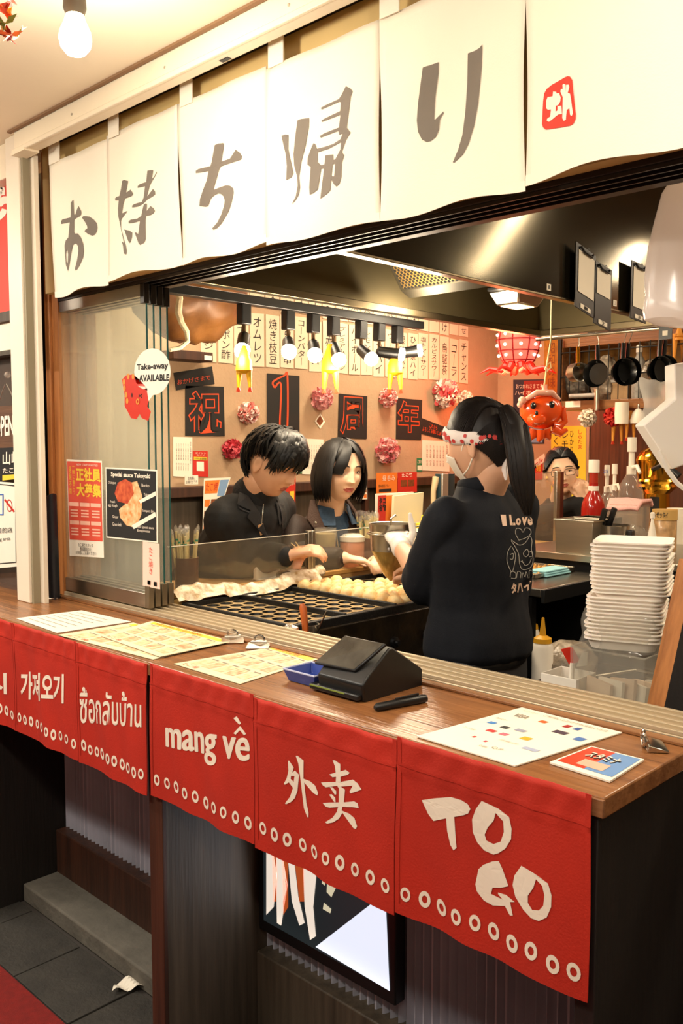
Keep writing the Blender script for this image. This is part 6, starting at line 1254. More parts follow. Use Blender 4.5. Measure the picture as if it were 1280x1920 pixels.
# ================================================================ people
def PM(loc, az, pitch=0., roll=0.):
    return Matrix.Translation(V(loc)) @ Matrix.Rotation(radians(az-90), 4, 'Z') @ Matrix.Rotation(-radians(pitch), 4, 'X') @ Matrix.Rotation(radians(roll), 4, 'Y')
def blob(mb, voxel=.007, it=6, wr=0., ws=14., seed=0):
    """one continuous skin over overlapping volumes; optional cloth wrinkles"""
    me = bpy.data.meshes.new('b'); me.from_pydata(mb.v, [], mb.f); o = bpy.data.objects.new('b', me); COL.objects.link(o)
    r = o.modifiers.new('r', 'REMESH'); r.mode = 'VOXEL'; r.voxel_size = voxel
    s = o.modifiers.new('s', 'SMOOTH'); s.factor = .5; s.iterations = it
    bpy.context.view_layer.update(); m2 = bpy.data.meshes.new_from_object(o.evaluated_get(bpy.context.evaluated_depsgraph_get()))
    out = MB(); of = V((seed*3.7, seed*1.3, seed))
    vs = []
    for v in m2.vertices:
        p = v.co.copy()
        if wr: q = V((p.x*ws, p.y*ws, p.z*ws*.45))+of; p += v.normal*(wr*(noise.noise(q)+.5*noise.noise(q*2.1)))
        vs.append(p)
    out.add(vs, [tuple(f_.vertices) for f_ in m2.polygons])
    bpy.data.objects.remove(o); bpy.data.meshes.remove(me); bpy.data.meshes.remove(m2); return out
def loft(mb, M, rings, n=24, pw=2.3):
    """rings (z, cx, cy, half width, half depth) in local frame M -> closed solid"""
    vs = []
    for z, cx_, cy_, a, b in rings:
        for j in range(n):
            t = 2*pi*j/n; c_, s_ = cos(t), sin(t); vs.append(M @ V((cx_+a*(abs(c_)**(2/pw))*(1 if c_ > 0 else -1), cy_+b*(abs(s_)**(2/pw))*(1 if s_ > 0 else -1), z)))
    k = len(rings); mb.add(vs, [(i*n+j, i*n+(j+1) % n, (i+1)*n+(j+1) % n, (i+1)*n+j) for i in range(k-1) for j in range(n)]+[tuple(range(n-1, -1, -1)), tuple((k-1)*n+j for j in range(n))])
def limb(mb, pts, rs, n=14):
    mb.tube(pts, rs, n); mb.sph(pts[0], rs[0], 12, 8); mb.sph(pts[-1], rs[-1], 12, 8)
def pw_(x, pts):
    if x >= pts[0][0]: return pts[0][1]
    for (a, b), (c, d) in zip(pts, pts[1:]):
        if x >= c: t = (x-c)/(a-c); t = t*t*(3-2*t); return d+(b-d)*t
    return pts[-1][1]
G2 = lambda a, b: exp(-a*a-b*b)
def head_pt(d, fem=.5, jaw=1.):
    x, y, z = .074*d.x, .096*d.y, .116*d.z
    if d.y > 0: y = .090*(d.y**.74)
    t = max(0, min(1, -z/.116))
    x *= 1-(.20+.08*fem)*t**1.6
    if d.y > 0: y *= 1-.10*t**2
    if d.y < 0: y *= 1-.42*t
    if d.y > .2:
        f = min(1, (d.y-.2)/.25)
        nose = pw_(z, [(.028, 0), (.012, .004), (-.006, .010), (-.022, .017), (-.033, .021), (-.041, .008), (-.047, 0)])*(1-.15*fem)
        wdt = pw_(z, [(.02, .008), (-.02, .009), (-.034, .0135), (-.045, .014)])
        y += f*nose*exp(-(x/wdt)**2)
        for s in (-1, 1):
            y -= f*.0085*G2((x-s*.031)/.017, (z-.004)/.012); y += f*.0035*G2((x-s*.030)/.022, (z-.026)/.009)
            y += f*.005*G2((x-s*.040)/.022, (z+.028)/.022)
            y += f*.004*G2((x-s*.0095)/.006, (z+.034)/.006)
        wl = .022
        y += f*.0062*G2(x/wl, (z+.0575)/.0055)+f*.0075*G2(x/(wl*.85), (z+.0690)/.0060)-f*.0035*G2(x/wl, (z+.0632)/.0022)-f*.003*G2(x/.018, (z+.081)/.006)
        y += f*.007*G2(x/.020, (z+.100)/.013)*jaw
    return V((x, y, z))
def sph_dir(lo, la): return V((sin(lo)*cos(la), cos(lo)*cos(la), sin(la)))   # lo 0 = front
NU, NV = 84, 64
def build_head(mb, M, fem=.5, ears=True, jaw=1.):
    vs = []; fs = []
    for i in range(NV+1):
        la = -pi/2+pi*i/NV
        for j in range(NU): vs.append(head_pt(sph_dir(-pi+2*pi*j/NU, la), fem, jaw))
    lip = []
    for i in range(NV):
        for j in range(NU):
            q = (i*NU+j, i*NU+(j+1) % NU, (i+1)*NU+(j+1) % NU, (i+1)*NU+j); c = (vs[q[0]]+vs[q[2]])/2
            if c.y > .04 and abs(c.x) < .023*(1-((c.z+.0632)/.013)**2) and -.0745 < c.z < -.0535: lip.append(q)
            else: fs.append(q)
    W_ = [M @ p for p in vs]; mb.mi = 0; mb.add(W_, fs); mb.mi = 1; mb.add(W_, lip); mb.mi = 0
    if ears:
        for s in (-1, 1):
            Me = M @ Matrix.Translation((s*.077, -.010, -.008)) @ Matrix.Rotation(s*.35, 4, 'Z') @ Matrix.Rotation(-.15, 4, 'X')
            mb.sph(V(), 1, 14, 12, None); base_ = len(mb.v)-14*13
            for q in range(base_, len(mb.v)):
                p = V(mb.v[q]); r_ = p.copy(); dish = .004*exp(-((p.y/.6)**2+(p.z/.6)**2)) if s*p.x > 0 else 0
                mb.v[q] = tuple(Me @ V((p.x*.010-s*dish*2.2, p.y*.0165*(1+.3*p.z), p.z*.030)))
def eyes(root, M, fem=.5, openf=1., look=(0, 0), brow='#1a120e', blen=1.):
    for s in (-1, 1):
        c = V((s*.031, 0, .0035)); d0 = head_pt(V((c.x/.074, .9, c.z/.116)).normalized(), fem); yb = d0.y-.0015
        if openf > .15:
            k = MB(); k.sph(V(), 1, 14, 10); k.v = [tuple(M @ (V((c.x, yb-.0012, c.z))+V((p[0]*.0125, p[1]*.0042, p[2]*.0052*openf)))) for p in k.v]; e = obj('eye', k, mat('eye_white', '#d8cabc', .3), root)
            k = MB(); k.sph(V(), 1, 12, 8); k.v = [tuple(M @ (V((c.x+look[0], yb+.0012, c.z+look[1]))+V((p[0]*.0052, p[1]*.0028, p[2]*.0050*openf)))) for p in k.v]; obj('iris', k, mat('iris_dark', '#1a0f0a', .15), e)
        up = [M @ V((c.x+.0145*u, yb+.0028-.0045*u*u, c.z+.0055*openf*(1-u*u)-.001*abs(u)+(.0 if openf > .15 else -.004*(1-u*u)))) for u in [i/5-1 for i in range(11)]]
        obj('eyelash', MB().tube(up, [.0004]+[.0013]*9+[.0004], 6), mat('lash', '#140d0a', .6), root)
        lidp = [M @ V((c.x+.0145*u, yb+.0022-.0045*u*u, c.z+.0055*openf*(1-u*u)+.0045*(1-.5*u*u))) for u in [i/5-1 for i in range(11)]]
        obj('eyelid_fold', MB().tube(lidp, [.0003]+[.0009]*9+[.0003], 6), mat('skin_fold', '#9a6448', .6), root)
        bp = []
        for i in range(9):
            u = i/4-1; x = c.x+.0185*u*blen; z = c.z+.0215+.0035*(1-u*u)-(.002 if s*u > 0 else 0)*abs(u); d1 = head_pt(V((x/.074, .85, z/.116)).normalized(), fem); bp.append(M @ V((x, d1.y+.0008, z)))
        obj('eyebrow', MB().tube(bp, [.0010, .0022, .0028, .0030, .0030, .0028, .0024, .0018, .0008], 6), mat('brow_'+brow, brow, .8), root)
def hairline(lo, style='f'):
    a = abs(lo)
    if a < .55: return .066
    if a < 1.15: return .066-(a-.55)/.6*.050
    if a < 1.75: return .016-(a-1.15)/.6*.022
    return -.006-(min(a, 2.6)-1.75)/.85*.060
def cap(mb, M, thick=.010, line=hairline, scale=1.0, fem=.5):
    vs = []; ok = []
    for i in range(NV+1):
        la = -pi/2+pi*i/NV
        for j in range(NU):
            lo = -pi+2*pi*j/NU; d = sph_dir(lo, la); p = head_pt(d, fem); zh = line(lo); t = max(0, min(1, (p.z-zh)/.028)); nrm = V((p.x/.0055, p.y/.0086, p.z/.0135)).normalized()
            vs.append(M @ (p+nrm*(thick*(t**.5)+.0006*sin(lo*60+3*sin(la*5))))); ok.append(p.z > zh-.004)
    mb.add(vs, [(i*NU+j, i*NU+(j+1) % NU, (i+1)*NU+(j+1) % NU, (i+1)*NU+j) for i in range(NV) for j in range(NU) if ok[i*NU+j] and ok[(i+1)*NU+j] and ok[i*NU+(j+1) % NU] and ok[(i+1)*NU+(j+1) % NU]])
def lock(mb, M, pts, r0, r1=.0006, n=5):
    k = len(pts); rs = [(r0*(.5+.5*min(1, i/(k*.3)))*(1-(i/(k-1))**3)+r1, (r0*1.7*(.5+.5*min(1, i/(k*.3)))*(1-(i/(k-1))**3)+r1)) for i in range(k)]
    mb.tube([M @ V(p) for p in pts], rs, n, caps=False)
M_skin = mat('skin', '#d9a583', .5, var=.06, vscale=20, sss=.12); M_skin2 = mat('skin_pale', '#e8bf9f', .48, var=.05, vscale=20, sss=.12)
M_lip = mat('lip', '#a8584a', .4); M_lip2 = mat('lip_pink', '#b05048', .35)
M_hair = mat('black_hair', '#0d0a09', .5, spec=.35, var=.3, vscale=40, stretch=(4, 4, .6)); M_hairb = mat('dark_brown_hair', '#160d09', .52, spec=.35, var=.3, vscale=40, stretch=(4, 4, .6))
def hand(mb, wrist, dr, nrm, curl=1.0, size=1., thumb=1, spread=0.06, thumb_up=False, fl=None):
    """palm and five fingers; dr = towards the fingertips, nrm = back of the hand"""
    dr = V(dr).normalized(); nrm = V(nrm); nrm = (nrm-dr*nrm.dot(dr)).normalized(); sd = dr.cross(nrm)*thumb; w_ = V(wrist); s = size
    mb.tube([w_, w_+dr*.02*s, w_+dr*.055*s, w_+dr*.088*s], [(.017*s, .022*s), (.017*s, .029*s), (.016*s, .038*s), (.013*s, .039*s)], 14)
    for i, (o_, L) in enumerate(((.030, .070), (.0105, .078), (-.0095, .072), (-.028, .056))):
        b = w_+dr*.085*s+sd*(o_*s); ang = 0; p = b; pts = [p]; dd = dr.copy()
        for j, f in enumerate((.46, .30, .24)):
            ang += curl*(.75, .95, .7)[j]; dd = (dr*cos(ang)-nrm*sin(ang)+sd*(o_*spread*8)).normalized(); p = p+dd*(L*f*s); pts.append(p)
        mb.tube([b-dr*.015*s]+pts+[p+dd*.003*s], [.0095*s, .0095*s, .0088*s, .0080*s, .0068*s, .003*s], 10); mb.sph(p, .0068*s, 10, 6)
    b = w_+dr*.028*s+sd*(.026*s)-nrm*.004*s
    if thumb_up: q1 = b+(sd*.5+nrm*.5+dr*.6).normalized()*.035*s; q2 = q1+(dr*.6+nrm*.8).normalized()*.032*s; q3 = q2+(dr*.5+nrm*.9).normalized()*.024*s
    else: q1 = b+(sd*.8+dr*.6-nrm*.3).normalized()*.036*s; q2 = q1+(sd*.25+dr*.9-nrm*.5*curl).normalized()*.030*s; q3 = q2+(dr*.9-nrm*.6*curl-sd*.2).normalized()*.023*s
    mb.tube([b-dr*.01*s, b, q1, q2, q3], [.014*s, .0145*s, .0110*s, .0098*s, .0060*s], 10); mb.sph(q3, .0065*s, 10, 6)

# ---------------------------------------------------------------- the cook (seen from behind)
WL = V((-1.445, 2.02, 0)); WM = PM(WL, 180)
cook = thing('person', 'worker in navy printed shirt with spotted headband pouring batter at griddle', 'person', WL)
HC = PD(903, 834, 2.42); HM = PM(HC, 186, 8, 0)
sh_l = WM @ V((-.140, -.005, 1.305)); sh_r = WM @ V((.160, -.005, 1.315))
el_l = PD(797, 1088, 2.50); wr_l = PD(752, 1028, 2.72); el_r = WM @ V((.235, .06, 1.09)); wr_r = WM @ V((.14, .29, 1.10))
body = MB(); loft(body, WM, [(.0+.75, 0, 0, .14, .10), (.90, 0, 0, .145, .105), (1.10, 0, 0, .11, .085), (1.26, 0, -.01, .115, .065), (1.32, 0, -.01, .075, .05), (1.35, 0, -.01, .05, .045)])
nb_ = HM @ V((0, -.028, -.075)); limb(body, [WM @ V((0, .0, 1.33)), nb_], [.054, .050])
limb(body, [sh_l, el_l], [.046, .040]); limb(body, [el_l, el_l*.6+wr_l*.4, wr_l], [.040, .037, .027]); limb(body, [sh_r, el_r], [.046, .040]); limb(body, [el_r, wr_r], [.040, .027]); hand(body, wr_r, V((-1, .1, .1)), V((0, 0, 1)), .8, 1, -1)
for s in (-1, 1): limb(body, [WM @ V((s*.075, 0, .82)), WM @ V((s*.08, .01, .45)), WM @ V((s*.08, 0, .08))], [.085, .06, .045]); limb(body, [WM @ V((s*.08, -.03, .045)), WM @ V((s*.085, .14, .035))], [.045, .035])
bd_ = blob(body, .008, 4); bd_.m = [0]*len(bd_.f); build_head(bd_, HM, 1.)
obj('body', bd_, [M_skin, M_lip], cook, smooth=60)
gl = MB(); dr_ = (PD(738, 985, 2.88)-wr_l).normalized(); limb(gl, [wr_l-dr_*.005, wr_l+dr_*.03], [.031, .030]); hand(gl, wr_l+dr_*.01, dr_, V((.45, -.55, .6)), 1.15, 1.05, 1, thumb_up=True)
obj('glove', blob(gl, .0035, 3, .0012, 60), mat('white_glove', '#e4dbd0', .55, sss=.1), cook, smooth=60)
M_navy = mat('navy_shirt', '#0b0e16', .85, spec=.3, var=.15, vscale=10, bump=.1, bscale=300)
sh_ = MB(); loft(sh_, WM, [(.915, 0, 0, .150, .118), (.935, 0, -.004, .160, .132), (.98, 0, -.006, .158, .130), (1.06, 0, -.008, .144, .116), (1.12, 0, -.010, .152, .112), (1.20, 0, -.014, .172, .112), (1.28, 0, -.018, .170, .102), (1.325, 0, -.02, .138, .085), (1.358, 0, -.016, .095, .070), (1.385, 0, -.012, .070, .062)])
up_ = (el_l-sh_l).normalized(); limb(sh_, [sh_l+V((0, 0, .0)), sh_l+up_*.13, el_l+up_*.005], [.058, .063, .068]); limb(sh_, [sh_r, el_r], [.072, .070])
so_ = blob(sh_, .008, 4, .015, 9, 3); shirt = obj('shirt', so_, M_navy, cook, smooth=70)
co_ = MB(); co_.tube([WM @ V((.066*cos(t), -.012+.062*sin(t), 1.388+.010*sin(t+pi))) for t in [i*2*pi/28 for i in range(28)]], [(.020, .007)]*28, 10, closed=True); obj('collar', co_, M_navy, shirt)
pn = MB(); loft(pn, WM, [(.60, 0, 0, .150, .125), (.75, 0, 0, .155, .125), (.90, 0, 0, .152, .118), (.935, 0, 0, .148, .114)])
for s in (-1, 1): limb(pn, [WM @ V((s*.08, 0, .75)), WM @ V((s*.085, .01, .45)), WM @ V((s*.085, 0, .12))], [.098, .078, .068])
obj('trousers', blob(pn, .012, 4, .004, 10, 1), mat('charcoal_trousers', '#17161a', .8, var=.2, vscale=12), cook, smooth=60)
ap = MB(); ap.tube([WM @ V((.156*cos(t), .122*sin(t), .915)) for t in [i*2*pi/28 for i in range(28)]], [(.012, .004)]*28, 8, closed=True); obj('apron_tie', ap, M_black, cook)
kh = WM @ V((-.165, .02, .90)); k = MB()
for i in range(4): q0 = kh+V((.012*(i-1.5), -.008*(i % 2), 0)); k.tube([q0+V((0, 0, .01)), q0+V((.004, -.004, -.03)), q0+V((-.003, -.004, -.055)), q0+V((.006, 0, -.03))], .0025, 6)
obj('key_bunch', k, M_steel, cook)
bl_ = PD(838, 1256, 2.3); k = MB(); k.tube([WM @ V((-.15, .0, .915)), bl_+V((0, 0, .02)), bl_], [.003, .003, .003], 6); k.sph(bl_, .012, 12, 8); obj('blue_charm', k, mat('charm_blue', '#6a9ad0', .3), cook)
# print on the back: find the shirt surface by ray cast
from mathutils.bvhtree import BVHTree
bvh = BVHTree.FromPolygons([V(p) for p in so_.v], so_.f)
def on_back(px, py):
    h = bvh.ray_cast(CAM, ray(px, py).normalized()); p = h[0] if h[0] else PD(px, py, 2.33)
    return p-ray(px, py).normalized()*.0035
def on_quad(mb, body_, c4, **kw):
    uv, fs_, asp = text_data(body_, **kw); a, b, c, d = [V((x, y, 0)) for x, y in c4]; L_ = [a*((1-u)*(1-t))+b*(u*(1-t))+c*(u*t)+d*((1-u)*t) for u, t in uv]; mb.add([on_back(p.x, p.y) for p in L_], fs_)
t = MB(); tj = MB()
for s_, q4 in (('I', [(942, 986), (950, 986), (948, 965), (938, 965)]), ('L', [(956, 985), (966, 985), (964, 965), (954, 965)]), ('o', [(967, 985), (976, 985), (976, 971), (967, 971)]), ('v', [(977, 985), (988, 985), (989, 969), (978, 970)]), ('e', [(989, 985), (998, 985), (998, 970), (989, 970)]), ('タ', [(958, 1113), (968, 1113), (968, 1093), (958, 1093)]), ('ハ', [(969, 1112), (980, 1110), (980, 1092), (969, 1094)]), ('イ', [(981, 1110), (996, 1106), (996, 1088), (981, 1090)])): (on_quad(t, s_, q4, bold=.05) if s_ in 'ILove' else on_quad(tj, s_, q4, bold=.05))
obj('back_lettering', tj, mat('shirt_print', '#d8b8a0', .7), shirt, smooth=0)
obj('back_lettering', t, mat('shirt_print', '#d8b8a0', .7), shirt, smooth=0)
dl = MB()
for pts in ([(972, 1012), (966, 1000), (968, 991), (976, 992), (980, 998), (985, 990), (993, 992), (995, 1000), (986, 1008), (972, 1013)], [(958, 1012), (966, 1018), (974, 1022), (984, 1018), (993, 1006), (997, 1014), (996, 1030), (999, 1050), (994, 1064), (980, 1068), (974, 1058), (972, 1040), (966, 1026), (958, 1014)], [(958, 1024), (952, 1034), (950, 1050), (955, 1066), (960, 1072), (964, 1058), (966, 1040), (960, 1026)], [(982, 1034), (988, 1030), (991, 1038), (986, 1044), (981, 1040), (982, 1034)], [(991, 1036), (997, 1034), (998, 1042), (992, 1044)], [(978, 1050), (984, 1060), (992, 1056), (996, 1046)], [(976, 1052), (982, 1056)], [(956, 1040), (962, 1038), (961, 1048), (956, 1048)], [(956, 1082), (958, 1072), (966, 1074), (966, 1084), (958, 1084)], [(968, 1084), (970, 1072), (976, 1074), (975, 1084)], [(978, 1084), (980, 1074), (984, 1082), (986, 1072), (990, 1084)], [(992, 1084), (992, 1070), (998, 1072), (998, 1082)]):
    brush(dl, [(a, b, 1.1) for a, b in pts], on_back)
obj('back_doodle', dl, mat('doodle_print', '#a8a49c', .7), shirt, smooth=0)
# head details of the cook
TIE = V((.0, -.098, .050))
hr = MB(); cap(hr, HM, .008)
random.seed(31)
for i in range(190):
    lo = -pi+2*pi*i/190; zh = hairline(lo)+.002; la = math.asin(max(-1, min(1, zh/.116))); d0 = sph_dir(lo, la); td = TIE.normalized(); pts = []
    for j in range(9):
        u = j/8; d_ = (d0*(1-u)+td*u+V((0, 0, .55*sin(pi*u)*(1 if zh > 0 else .1)))).normalized(); p = head_pt(d_, 1); nrm = p.normalized(); pts.append(p+nrm*(.006+.005*sin(pi*u)))
    lock(hr, HM, pts, .0042)
hro = obj('hair', hr, M_hairb, cook, smooth=60)
tw = HM @ TIE; pt_l = MB(); ctrl = [tw, PD(950, 770, 2.33), PD(966, 800, 2.28), PD(974, 850, 2.26), PD(979, 900, 2.26), PD(984, 935, 2.27), PD(989, 964, 2.28)]
random.seed(8)
for i in range(110):
    a = random.random()*6.28; q = sqrt(random.random()); o1, o2 = q*cos(a), q*sin(a); L = random.uniform(.86, 1.03)
    wdt = [.008, .020, .030, .031, .028, .021, .010]; pts = []
    for j in range(7):
        p = ctrl[min(6, j)]; 
        if j == 6: p = ctrl[5]+(ctrl[6]-ctrl[5])*L
        pts.append(p+RGT*(o1*wdt[j])+V((FWD.x, FWD.y, 0))*(o2*wdt[j]*.7)+V((0, 0, .006*random.uniform(-1, 1))))
    pt_l.tube(pts, [.004, .0055, .006, .006, .0055, .0045, .0008], 5, caps=False)
core = MB(); core.tube(ctrl, [.010, .017, .025, .026, .023, .016, .004], 14); pt_l.add(core.v, core.f)
obj('ponytail', pt_l, M_hairb, cook, smooth=60)
k = MB(); k.sph(tw, .020, 14, 10, lambda d: 1+.1*sin(9*d.x)); obj('hair_tie', k, M_black, cook)
def band_pt(t, dz=0, sc=1.085):
    d_ = sph_dir(t, 0); zf = .046+(cos(t)-1)*.028; la = math.asin(max(-1, min(1, zf/.116))); p = head_pt(sph_dir(t, la), 1); return HM @ (V((p.x*sc, p.y*sc+(.004 if t < 9 else 0), p.z+dz)))
hb_ = MB(); hb_.tube([band_pt(2*pi*i/48) for i in range(48)], [(.0185+.002*sin(i*1.7), .0085) for i in range(48)], 10, closed=True)
hbo = obj('headband', hb_, mat('headband_white', '#efe0d6', .8, var=.08, vscale=30, bump=.2, bscale=60), cook, smooth=60)
k = MB(); random.seed(5)
bvb = BVHTree.FromPolygons([V(p) for p in hb_.v], hb_.f)
for i in range(40):
    t_ = random.uniform(.15, pi)*-1; c = band_pt(t_, random.uniform(-.013, .013), 1.3); h = bvb.ray_cast(c, (HC-c).normalized())
    if h[0]:
        n_ = h[1] if h[1].dot(c-HC) > 0 else -h[1]; e1 = n_.orthogonal().normalized(); e2 = n_.cross(e1); r_ = random.uniform(.005, .0075); k.add([h[0]+n_*.0012+e1*r_*cos(a*pi/4)+e2*r_*sin(a*pi/4) for a in range(8)], [tuple(range(8))])
obj('red_dots', k, mat('dot_red', '#c83a34', .7), hbo, smooth=0)
k = MB()
for dx_ in (0, .01): k.tube([band_pt(pi-.1), PD(946+600*dx_, 850, 2.36), PD(944+400*dx_, 880, 2.35), PD(948, 900, 2.35)], [(.004, .010), (.003, .011), (.003, .010), (.002, .004)], 8)
obj('headband_tail', k, MATS['headband_white'], hbo)
mk = MB(); vs = []; ok = []; n1, n2 = 30, 22
mk.grid(lambda u, v: (lambda p: HM @ V((p.x*1.06, p.y*1.05+.004, p.z*1.02)))(head_pt(sph_dir(-1.18+2.36*u, math.asin(max(-1, min(1, (-.112+.102*v+.018*v*(abs(u-.5)*2)**2*-1)/.116)))), 1)), n1, n2)
mko = obj('face_mask', mk, mat('mask_cream', '#eadcc8', .8), cook, smooth=60); s_ = mko.modifiers.new('t', 'SOLIDIFY'); s_.thickness = .002
k = MB()
for s in (-1, 1): k.tube([HM @ V((s*.066, .030, -.025)), HM @ V((s*.076, .012, .005)), HM @ V((s*.081, -.008, .022)), HM @ V((s*.083, -.026, .004)), HM @ V((s*.078, -.016, -.030)), HM @ V((s*.068, .010, -.062)), HM @ V((s*.060, .030, -.075))], .0022, 8)
obj('ear_loop', k, MATS['mask_cream'], mko)
# batter funnel in the gloved hand
FD = 2.88; fc = PD(733, 985, FD); s_ = FD/FPX; fr = 41*s_
fn_ = thing('batter_funnel', 'steel batter funnel held over the griddle by the gloved hand', 'funnel', PD(737, 1085, FD))
zt_ = lambda py: PD(733, py, FD).z-fc.z
obj('funnel_cup', MB().lathe([(fr*.93, zt_(1032)), (fr*1.0, zt_(984)), (fr*1.04, zt_(981)), (fr*.98, zt_(982)), (fr*.90, zt_(1028))], 32, None, fc), M_steel, fn_)
obj('funnel_cone', MB().lathe([(fr*.93, zt_(1032)), (fr*.72, zt_(1048)), (fr*.34, zt_(1078)), (fr*.10, zt_(1088)), (fr*.07, zt_(1090))], 28, None, fc), mat('batter_cone', '#b89a54', .25, .35, var=.45, vscale=14, coat=.4, col2='#8a6a30'), fn_)
obj('batter', MB().lathe([(fr*.88, zt_(1000)), (0, zt_(999))], 28, None, fc), mat('batter', '#d8c088', .4), fn_)
k = MB(); k.tube([fc+V((fr*1.1*cos(t), fr*1.1*sin(t), zt_(1000))) for t in [i*2*pi/28 for i in range(28)]], .0026, 6, closed=True); k.tube([fc+RGT*fr*1.1+V((0, 0, zt_(1000))), fc+RGT*fr*1.45+V((0, 0, zt_(992))), fc+RGT*fr*1.5+V((0, 0, zt_(984))), fc+RGT*fr*1.1+V((0, 0, zt_(988)))], .0026, 6); obj('wire_ring', k, M_steel, fn_)
obj('trigger_bar', MB().tube([fc+V((0, 0, zt_(1060))), fc+V((0, 0, zt_(972))), PD(742, 966, FD)], [.003, .003, .004], 6), M_steel, fn_)

# ---------------------------------------------------------------- the man leaning over the counter
MD = 3.16; mc = PD(512, 869, MD)
man = thing('person', 'man in black coat looking down at the griddle', 'person', V((-2.62, 2.05, 0)))
MM = PM(mc, 14, 22, 0)
tl = PM(V((-2.60, 2.06, 0)), 16)
nk = MM @ V((0, -.035, -.085)); nbse = PD(478, 940, 3.26)
shR = PD(424, 975, 3.17); shL = PD(520, 955, 3.52); hipc = V((-2.86, 2.02, .72))
body = MB(); limb(body, [nk, nbse], [.056, .062]); limb(body, [nbse+V((-.03, 0, -.15)), hipc], [.085, .11])
wrR = PD(538, 1042, 3.14); wrL = PD(578, 1036, 3.27); elR = PD(448, 1052, 3.22); elL = PD(535, 1062, 3.48)
limb(body, [shR, elR], [.045, .038]); limb(body, [elR, wrR], [.038, .027]); limb(body, [shL, elL], [.045, .038]); limb(body, [elL, wrL], [.038, .027])
hand(body, wrR, (PD(590, 1030, 3.14)-wrR), V((.3, -.3, .9)), .6, 1.0, -1); hand(body, wrL, (PD(560, 1040, 3.2)-wrL), V((.2, -.2, .9)), .7, 1.0, 1)
for s, q in ((-1, V((-2.62, 1.92, .62))), (1, V((-2.62, 2.20, .62)))): limb(body, [hipc+V((0, .09*s, -.08)), q], [.085, .065]); limb(body, [q, q+V((.03, 0, -.40)), q+V((.10, 0, -.57))], [.06, .05, .04])
bd_ = blob(body, .0065, 4); bd_.m = [0]*len(bd_.f); build_head(bd_, MM, .2, jaw=1.2); obj('body', bd_, [M_skin, M_lip], man, smooth=60)
eyes(man, MM, .2, .05, brow='#140e0b', blen=1.1)
M_coat = mat('black_coat', '#0e0d0e', .8, var=.2, vscale=14, bump=.08, bscale=250)
ct_ = MB(); sp = [hipc+V((-.02, 0, -.12)), hipc, hipc*.55+nbse*.45, nbse+V((-.02, -.02, -.10)), nbse+V((-.005, -.005, -.02))]
limb(ct_, sp, [.175, .17, .150, .135, .085]); limb(ct_, [nbse+V((0, 0, -.02)), nbse*.45+nk*.55], [.088, .069]); limb(ct_, [nbse*.75+nk*.25, nbse*.35+nk*.65], [.075, .066]); limb(ct_, [nbse+V((0, 0, -.06)), shR], [.10, .082]); limb(ct_, [nbse+V((0, 0, -.06)), shL], [.10, .080])
limb(ct_, [shR, elR], [.082, .064]); limb(ct_, [elR, wrR*.86+elR*.14], [.062, .046]); limb(ct_, [shL, elL], [.080, .062]); limb(ct_, [elL, wrL*.86+elL*.14], [.060, .045])
for s, q in ((-1, V((-2.62, 1.92, .62))), (1, V((-2.62, 2.20, .62)))): limb(ct_, [hipc+V((0, .09*s, -.08)), q], [.105, .085]); limb(ct_, [q, q+V((.03, 0, -.40))], [.075, .065])
cb_ = blob(ct_, .008, 4, .015, 9, 5); coat = obj('coat', cb_, M_coat, man, smooth=70)
k = MB(); cc2 = nk*.55+nbse*.45
ax_ = (nk-nbse).normalized(); e1 = V((.95, .3, 0)); e1 = (e1-ax_*e1.dot(ax_)).normalized(); e2 = ax_.cross(e1)
k.tube([nbse*.5+nk*.5+e1*.066*cos(t)+e2*.066*sin(t)+ax_*(.012*cos(t+pi)) for t in [i*2*pi/26 for i in range(26)]], [(.034, .010)]*26, 10, closed=True); obj('roll_collar', k, mat('black_knit', '#101013', .9, bump=.4, bscale=120), man)
bvc = BVHTree.FromPolygons([V(p) for p in cb_.v], cb_.f)
def on_coat(px, py, o_=.006):
    d_ = ray(px, py).normalized(); h = bvc.ray_cast(CAM, d_); p = h[0] if h[0] else PD(px, py, 3.1); return p-d_*o_
k = MB()
for pts in ([(455, 925), (470, 950), (490, 985), (505, 1010)], [(520, 935), (528, 960), (530, 985), (532, 1005)], [(455, 925), (448, 950), (470, 962), (466, 968), (490, 990)]): brush(k, [(a, b, 2.4) for a, b in pts], on_coat)
for pl_ in ([(448, 922), (466, 930), (486, 960), (503, 1012), (482, 992), (463, 970), (470, 957), (444, 946)], [(518, 942), (531, 946), (534, 975), (531, 1010), (524, 985)]):
    lp = [on_coat(a, b, .012) for a, b in pl_]; kk = MB(); kk.slab(lp, -ray(480, 960).normalized()*-.005); obj('lapel', kk, mat('lapel_black', '#171619', .7, var=.2, vscale=14), coat, bevel=.002)
obj('lapel_seam', k, mat('seam_black', '#242226', .6), coat, smooth=0)
k = MB(); k.add([on_coat(a, b, .008) for a, b in ((483, 985), (493, 981), (498, 1000), (488, 1004))], [(0, 1, 2, 3)]); obj('price_tag', k, mat('tag_tan', '#d0a070', .5), coat, smooth=0); k = MB(); brush(k, [(494, 945, 1.2), (492, 965, 1.2), (490, 985, 1.2)], lambda a, b: on_coat(a, b, .008)); obj('tag_string', k, M_alu, coat, smooth=0)
